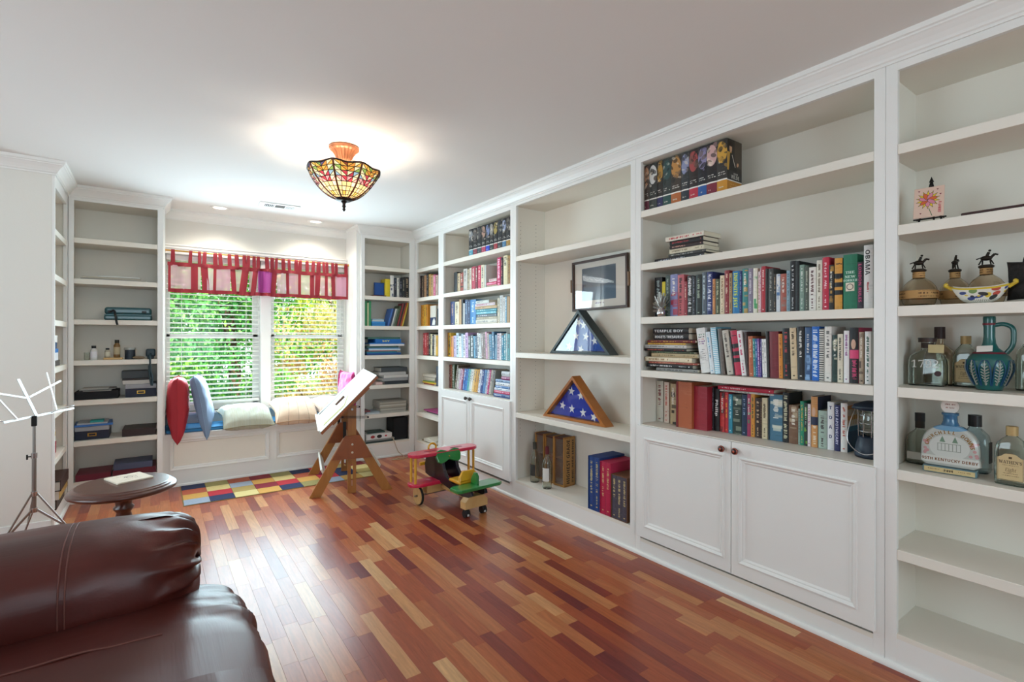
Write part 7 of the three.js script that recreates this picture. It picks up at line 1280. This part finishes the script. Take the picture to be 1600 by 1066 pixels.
// ------------------------------------------------------------------ ceiling lamp, downlights, air register
{
  const LX = 0.962, LZ = -3.16, t = thing('ceiling_lamp', 'stained-glass bowl ceiling lamp with gilt canopy', 'ceiling lamp', [LX, HC, LZ]);
  const gilt = std(0x8f5c40, 0.45, { metalness: 0.5 }), bronze = std(0x6a3620, 0.45, { metalness: 0.3 }), dark = std(0x2c1e18, 0.45, { metalness: 0.4 });
  const prof = [[0.086, 0], [0.092, -0.006], [0.09, -0.016], [0.078, -0.024], [0.07, -0.03], [0.056, -0.052], [0.045, -0.075], [0.04, -0.092], [0.028, -0.096], [0.0001, -0.097]];
  mesh('canopy', grid(96, prof.length - 1, (u, v) => { const [r, y] = prof[Math.round(v * (prof.length - 1))], a = u * Math.PI * 2, k = y < -0.018 && y > -0.094 ? 1 + 0.05 * Math.cos(a * 20) : 1; return [r * k * Math.cos(a), y, -r * k * Math.sin(a)]; }), gilt, t);
  const NS = 32, rows = [[0.045, -0.325], [0.074, -0.313], [0.102, -0.296], [0.127, -0.276], [0.149, -0.254], [0.170, -0.228], [0.188, -0.202], [0.203, -0.177], [0.215, -0.152]];
  const pt = (i, j) => { const [r, y] = rows[i], a = j / NS * Math.PI * 2 + 0.2, s = Math.cos(j * Math.PI / 2), lift = i > 6 ? (i - 6) * 0.0032 * s : 0, q = 1 + 0.014 * s * (i / 8); return [r * q * Math.cos(a), y + lift, -r * q * Math.sin(a)]; };
  const pal = { c: 0xe6cd92, y: 0xdbb050, w: 0xead9b2, r: 0xb83c4c, p: 0xdc9c9c, b: 0x8fb0c8, g: 0x86a854, o: 0xcc8a38, n: 0x7c4028, v: 0x5a5080 }, gm = {};
  for (const k in pal) gm[k] = phys(pal[k], 0.55, { transmission: 0.3, thickness: 0, side: THREE.DoubleSide, emissive: pal[k], emissiveIntensity: 0.12 });
  // foot to rim; four columns to a panel, each letter pair gives the two halves of a piece
  const pat = [['cc', 'cc', 'cc', 'cc'], ['cc', 'yy', 'cc', 'cc'], ['cc', 'ww', 'cc', 'cc'], ['ww', 'cc', 'cc', 'ww'], ['wp', 'pr', 'rp', 'pw'], ['bw', 'wr', 'rw', 'wb'], ['wg', 'yo', 'oy', 'gw'], ['wy', 'yg', 'oy', 'yw']];
  const far = [];
  for (let i = 0; i < 8; i++) for (let j = 0; j < NS; j++) {
    const A = pt(i, j), B = pt(i, j + 1), C = pt(i + 1, j + 1), D = pt(i + 1, j); let [k1, k2] = pat[i][j % 4];
    if (i === 7 && rnd() < 0.5) k2 = pick(['n', 'b', 'g', 'v', 'o']);
    const tri = (P, Q, S) => { const g = new THREE.BufferGeometry(); g.setAttribute('position', new THREE.Float32BufferAttribute([P, Q, S].flat(), 3)); g.computeVertexNormals(); return g; };
    const left = j % 4 < 2, t1 = left ? tri(A, B, D) : tri(A, B, C), t2 = left ? tri(B, C, D) : tri(A, C, D);
    const near = -0.29 * (A[0] + C[0]) + 0.957 * (A[2] + C[2]) > -0.03;      // the half of the bowl turned to the room; the rest is joined
    if (!near) far.push([t1, gm[k1]], [t2, gm[k2]]); else if (k1 === k2) mesh('glass_piece', [t1, t2], gm[k1], t); else { mesh('glass_piece', t1, gm[k1], t); mesh('glass_piece', t2, gm[k2], t); }
  }
  multi('far_glass_pieces', far, t);
  const lead = [];
  for (let i = 0; i <= 8; i++) lead.push(tube(Array.from({ length: NS }, (_, j) => pt(i, j)), i === 8 ? 0.0055 : 0.0022, 128, 6, true));
  for (let j = 0; j < NS; j++) if (j % 4) lead.push(tube(Array.from({ length: 9 }, (_, i) => pt(i, j)), 0.0019, 20, 5));
  for (let i = 4; i < 8; i++) for (let j = 0; j < NS; j++) { const a = j % 4 < 2 ? pt(i, j + 1) : pt(i, j), b = j % 4 < 2 ? pt(i + 1, j) : pt(i + 1, j + 1); lead.push(rod(a, b, 0.002, 5)); }
  mesh('leading', lead, dark, t);
  for (let j = 0; j < NS; j += 4) mesh('rib', tube(Array.from({ length: 9 }, (_, i) => pt(i, j)), 0.0058, 24, 6), bronze, t);
  mesh('foot_cup', lathe([[0.052, -0.318], [0.05, -0.33], [0.036, -0.338], [0.0001, -0.34]], 28), dark, t);
  mesh('finial', lathe([[0.0001, -0.338], [0.018, -0.34], [0.012, -0.348], [0.009, -0.352], [0.009, -0.364], [0.012, -0.368], [0.009, -0.374], [0.006, -0.38], [0.01, -0.386], [0.007, -0.394], [0.0001, -0.402]], 18), dark, t);
  mesh('stem', rod([0, -0.09, 0], [0, -0.335, 0], 0.005, 10), gilt, t);
  for (let k = 0; k < 3; k++) { const a = k * 2.094 + 0.75; mesh('hanging_arm', tube([[0.045 * Math.cos(a), -0.08, 0.045 * Math.sin(a)], [0.1 * Math.cos(a), -0.1, 0.1 * Math.sin(a)], [0.205 * Math.cos(a), -0.146, 0.205 * Math.sin(a)]], 0.0032, 20, 6), gilt, t); }
  const glow = std(0xfff4dc, 0.5, { emissive: 0xffe6bc, emissiveIntensity: 3 });
  for (const s of [-1, 1]) {
    mesh('bulb', new THREE.SphereGeometry(0.024, 18, 12).translate(s * 0.055, -0.212, 0), glow, t); mesh('socket', rod([s * 0.02, -0.232, 0], [s * 0.046, -0.222, 0], 0.012, 12), M.brass, t);
    const l = new THREE.PointLight(0xfff2e0, 0.34); l.name = 'bulb_light'; l.position.set(s * 0.055, -0.212, 0); l.castShadow = true; l.shadow.radius = 1.1; t.add(l);
  }
}
for (const [x, z, lab] of [[0.485, -5.30, 'white recessed downlight left over the window seat'], [1.345, -5.36, 'white recessed downlight right over the window seat']]) {
  const t = thing('recessed_downlight', lab, 'downlight', [x, HC, z]);
  mesh('trim_ring', lathe([[0.052, -0.002], [0.055, -0.006], [0.075, -0.005], [0.078, -0.0005]], 36), M.white, t);
  mesh('lens', new THREE.CircleGeometry(0.053, 32).rotateX(Math.PI / 2).translate(0, -0.0025, 0), std(0xffffff, 0.5, { emissive: 0xfff3de, emissiveIntensity: 2.2 }), t);
  const s = new THREE.SpotLight(0xfff6ea, 1.4, 0, 1.25, 0.9); s.name = 'downlight_beam'; s.position.set(0, -0.02, 0); s.target.position.set(0, -2, 0); s.castShadow = true; s.shadow.radius = 2.5; t.add(s, s.target);
}
{
  const t = thing('air_register', 'white ceiling air register with dark slots', 'vent', [0.918, HC, -4.91], -3 * D2R);
  mesh('plate', prism([[-0.165, -0.085], [0.165, -0.085], [0.165, 0.085], [-0.165, 0.085]], 0.008, 0.002, -0.0085, [[[-0.12, -0.05], [-0.12, 0.05], [-0.045, 0.05], [-0.045, -0.05]], [[-0.035, -0.05], [-0.035, 0.05], [0.045, 0.05], [0.045, -0.05]], [[0.055, -0.05], [0.055, 0.05], [0.125, 0.05], [0.125, -0.05]]]).rotateX(-Math.PI / 2).translate(0, -0.0005, 0), M.white, t);
  mesh('painted_duct_shade', bx(-0.13, -0.0012, -0.055, 0.13, -0.0004, 0.055), std(0x2c2a28, 0.9), t);  // dark sheet standing in for the shade inside the duct
  for (let k = 0; k < 5; k++) mesh('louvre', bx(-0.113 + k * 0.0145, -0.008, -0.05, -0.109 + k * 0.0145, -0.0012, 0.05), M.white, t);
  for (let k = 0; k < 10; k++) mesh('louvre', bx(-0.034, -0.007, -0.046 + k * 0.0102, 0.044, -0.0012, -0.0425 + k * 0.0102), std(0x8f8d89, 0.7), t);
  for (let k = 0; k < 6; k++) mesh('louvre', bx(0.060 + k * 0.0112, -0.008, -0.05, 0.0655 + k * 0.0112, -0.0012, 0.05), M.white, t);
}
// ------------------------------------------------------------------ the garden beyond the window
{
  const lawn = mesh('lawn', bx(-14, -0.9, -26, 16, -0.7, -5.95), std(0x5f8a3a, 0.95)); lawn.userData = { kind: 'structure' };
  const leafShape = new THREE.Shape(); leafShape.moveTo(0, 0); leafShape.quadraticCurveTo(0.42, 0.35, 0, 1); leafShape.quadraticCurveTo(-0.42, 0.35, 0, 0);
  const leafG = new THREE.ShapeGeometry(leafShape, 3), bark = std(0x5a4636, 0.9);
  function shrub(name, labelText, category, x, z, y0, rx, ry, rz, n, size, hexes, trunk, group) {
    const t = thing(name, labelText, category, [x, -0.7, z], 0, group), cy = y0 + ry + 0.7;
    const leafM = phys(0xffffff, 0.55, { transmission: 0.25, thickness: 0, side: THREE.DoubleSide });
    const im = new THREE.InstancedMesh(leafG, leafM, n); im.name = 'foliage'; im.castShadow = im.receiveShadow = true; im.userData.kind = 'stuff';
    const m = new THREE.Matrix4(), q = new THREE.Quaternion(), e = new THREE.Euler(), c = new THREE.Color();
    const clumps = Array.from({ length: 26 }, () => { const a = rnd() * 6.283, b = Math.acos(rr(-1, 1)), r = 0.55 + 0.4 * rnd(); return [Math.cos(a) * Math.sin(b) * r, Math.cos(b) * r, Math.sin(a) * Math.sin(b) * r, rr(0.2, 0.42), pick(hexes)]; });
    for (let i = 0; i < n; i++) {
      const k = pick(clumps), a = rnd() * 6.283, b = Math.acos(rr(-1, 1)), r = k[3] * Math.cbrt(rnd());
      e.set(rr(-1.4, 1.4), rnd() * 6.283, rr(-1, 1)); q.setFromEuler(e); const s = size * rr(0.6, 1.25);
      m.compose(V((k[0] + r * Math.cos(a) * Math.sin(b)) * rx, cy + (k[1] + r * Math.cos(b)) * ry, (k[2] + r * Math.sin(a) * Math.sin(b)) * rz), q, V(s, s, s)); im.setMatrixAt(i, m);
      c.set(rnd() < 0.8 ? k[4] : pick(hexes)); im.setColorAt(i, c);
    }
    t.add(im);
    if (trunk) { mesh('trunk', tube([[0, 0, 0], [0.1, cy * 0.4, 0.05], [-0.05, cy * 0.9, 0]], trunk, 16, 8), bark, t); for (let k = 0; k < 4; k++) { const a = rnd() * 6.28; mesh('branch', rod([0, cy * 0.55, 0], [Math.cos(a) * rx * 0.7, cy + ry * rr(-0.1, 0.6), Math.sin(a) * rz * 0.7], trunk * 0.45, 8, trunk * 0.15), bark, t); } }
    else for (let k = 0; k < 5; k++) { const a = rnd() * 6.28; mesh('stem', rod([rr(-0.1, 0.1), 0, rr(-0.1, 0.1)], [Math.cos(a) * rx * 0.6, cy + ry * rr(-0.3, 0.3), Math.sin(a) * rz * 0.6], 0.02, 6, 0.008), bark, t); }
  }
  const G = [0x6cb84a, 0x58a846, 0x92cc5c, 0x489850], Y = [0xcede5c, 0xaad454, 0xe4e078, 0x96c84c], T = [0xead898, 0xdcbc78, 0xf0e4ac, 0xc0c468, 0xc8a068], B = [0x4aa05a, 0x5cb45c, 0x3c8a50, 0x7cc464];
  shrub('garden_tree', 'blue-green tree beyond the left window', 'tree', -0.3, -10.8, 0.2, 1.5, 2.2, 1.2, 9000, 0.13, B, 0.11, 'garden trees');
  shrub('garden_tree', 'leafy bright green tree filling the left window', 'tree', 1.3, -12.2, -0.3, 2.0, 2.6, 1.4, 12000, 0.14, G, 0.12, 'garden trees');
  shrub('garden_tree', 'yellow-green tree beyond the right window', 'tree', 3.9, -12.0, 0.4, 2.1, 2.4, 1.4, 12000, 0.14, Y, 0.12, 'garden trees');
  shrub('garden_tree', 'tall pale tree at the far left outside', 'tree', -2.8, -14.5, 1.2, 1.9, 2.0, 1.4, 7000, 0.16, [...Y, ...G], 0.12, 'garden trees');
  shrub('garden_shrub', 'dense green shrub low outside the left window', 'shrub', 0.4, -9.0, -0.65, 1.5, 0.95, 0.9, 9000, 0.1, [...B, ...G], 0, 'garden shrubs');
  shrub('garden_shrub', 'tan blossoming shrub low outside the right window', 'shrub', 2.7, -9.2, -0.65, 1.35, 1.25, 0.9, 11000, 0.085, T, 0, 'garden shrubs');
  shrub('garden_shrub', 'green shrub behind the blossoming one outside', 'shrub', 4.6, -9.8, -0.65, 1.4, 1.5, 1.0, 9000, 0.1, [...G, ...Y], 0, 'garden shrubs');
  shrub('garden_shrub', 'light green shrub at the far left outside', 'shrub', -1.6, -10.0, -0.65, 1.2, 1.1, 0.9, 7000, 0.1, [...G, ...Y], 0, 'garden shrubs');
  shrub('garden_tree', 'large dark green tree furthest behind outside', 'tree', 2.4, -16.5, -0.4, 4.0, 3.4, 1.6, 14000, 0.2, [...G, ...B], 0.16, 'garden trees');
  shrub('garden_tree', 'broad green tree at the far right outside', 'tree', 7.2, -14.5, -0.4, 3.0, 3.0, 1.6, 11000, 0.18, [...G, ...Y], 0.14, 'garden trees');
}
{ const t = new THREE.CanvasTexture(atlas); t.colorSpace = THREE.SRGBColorSpace; t.anisotropy = 8; bookMat.map = t; }
renderer.render(scene, camera);
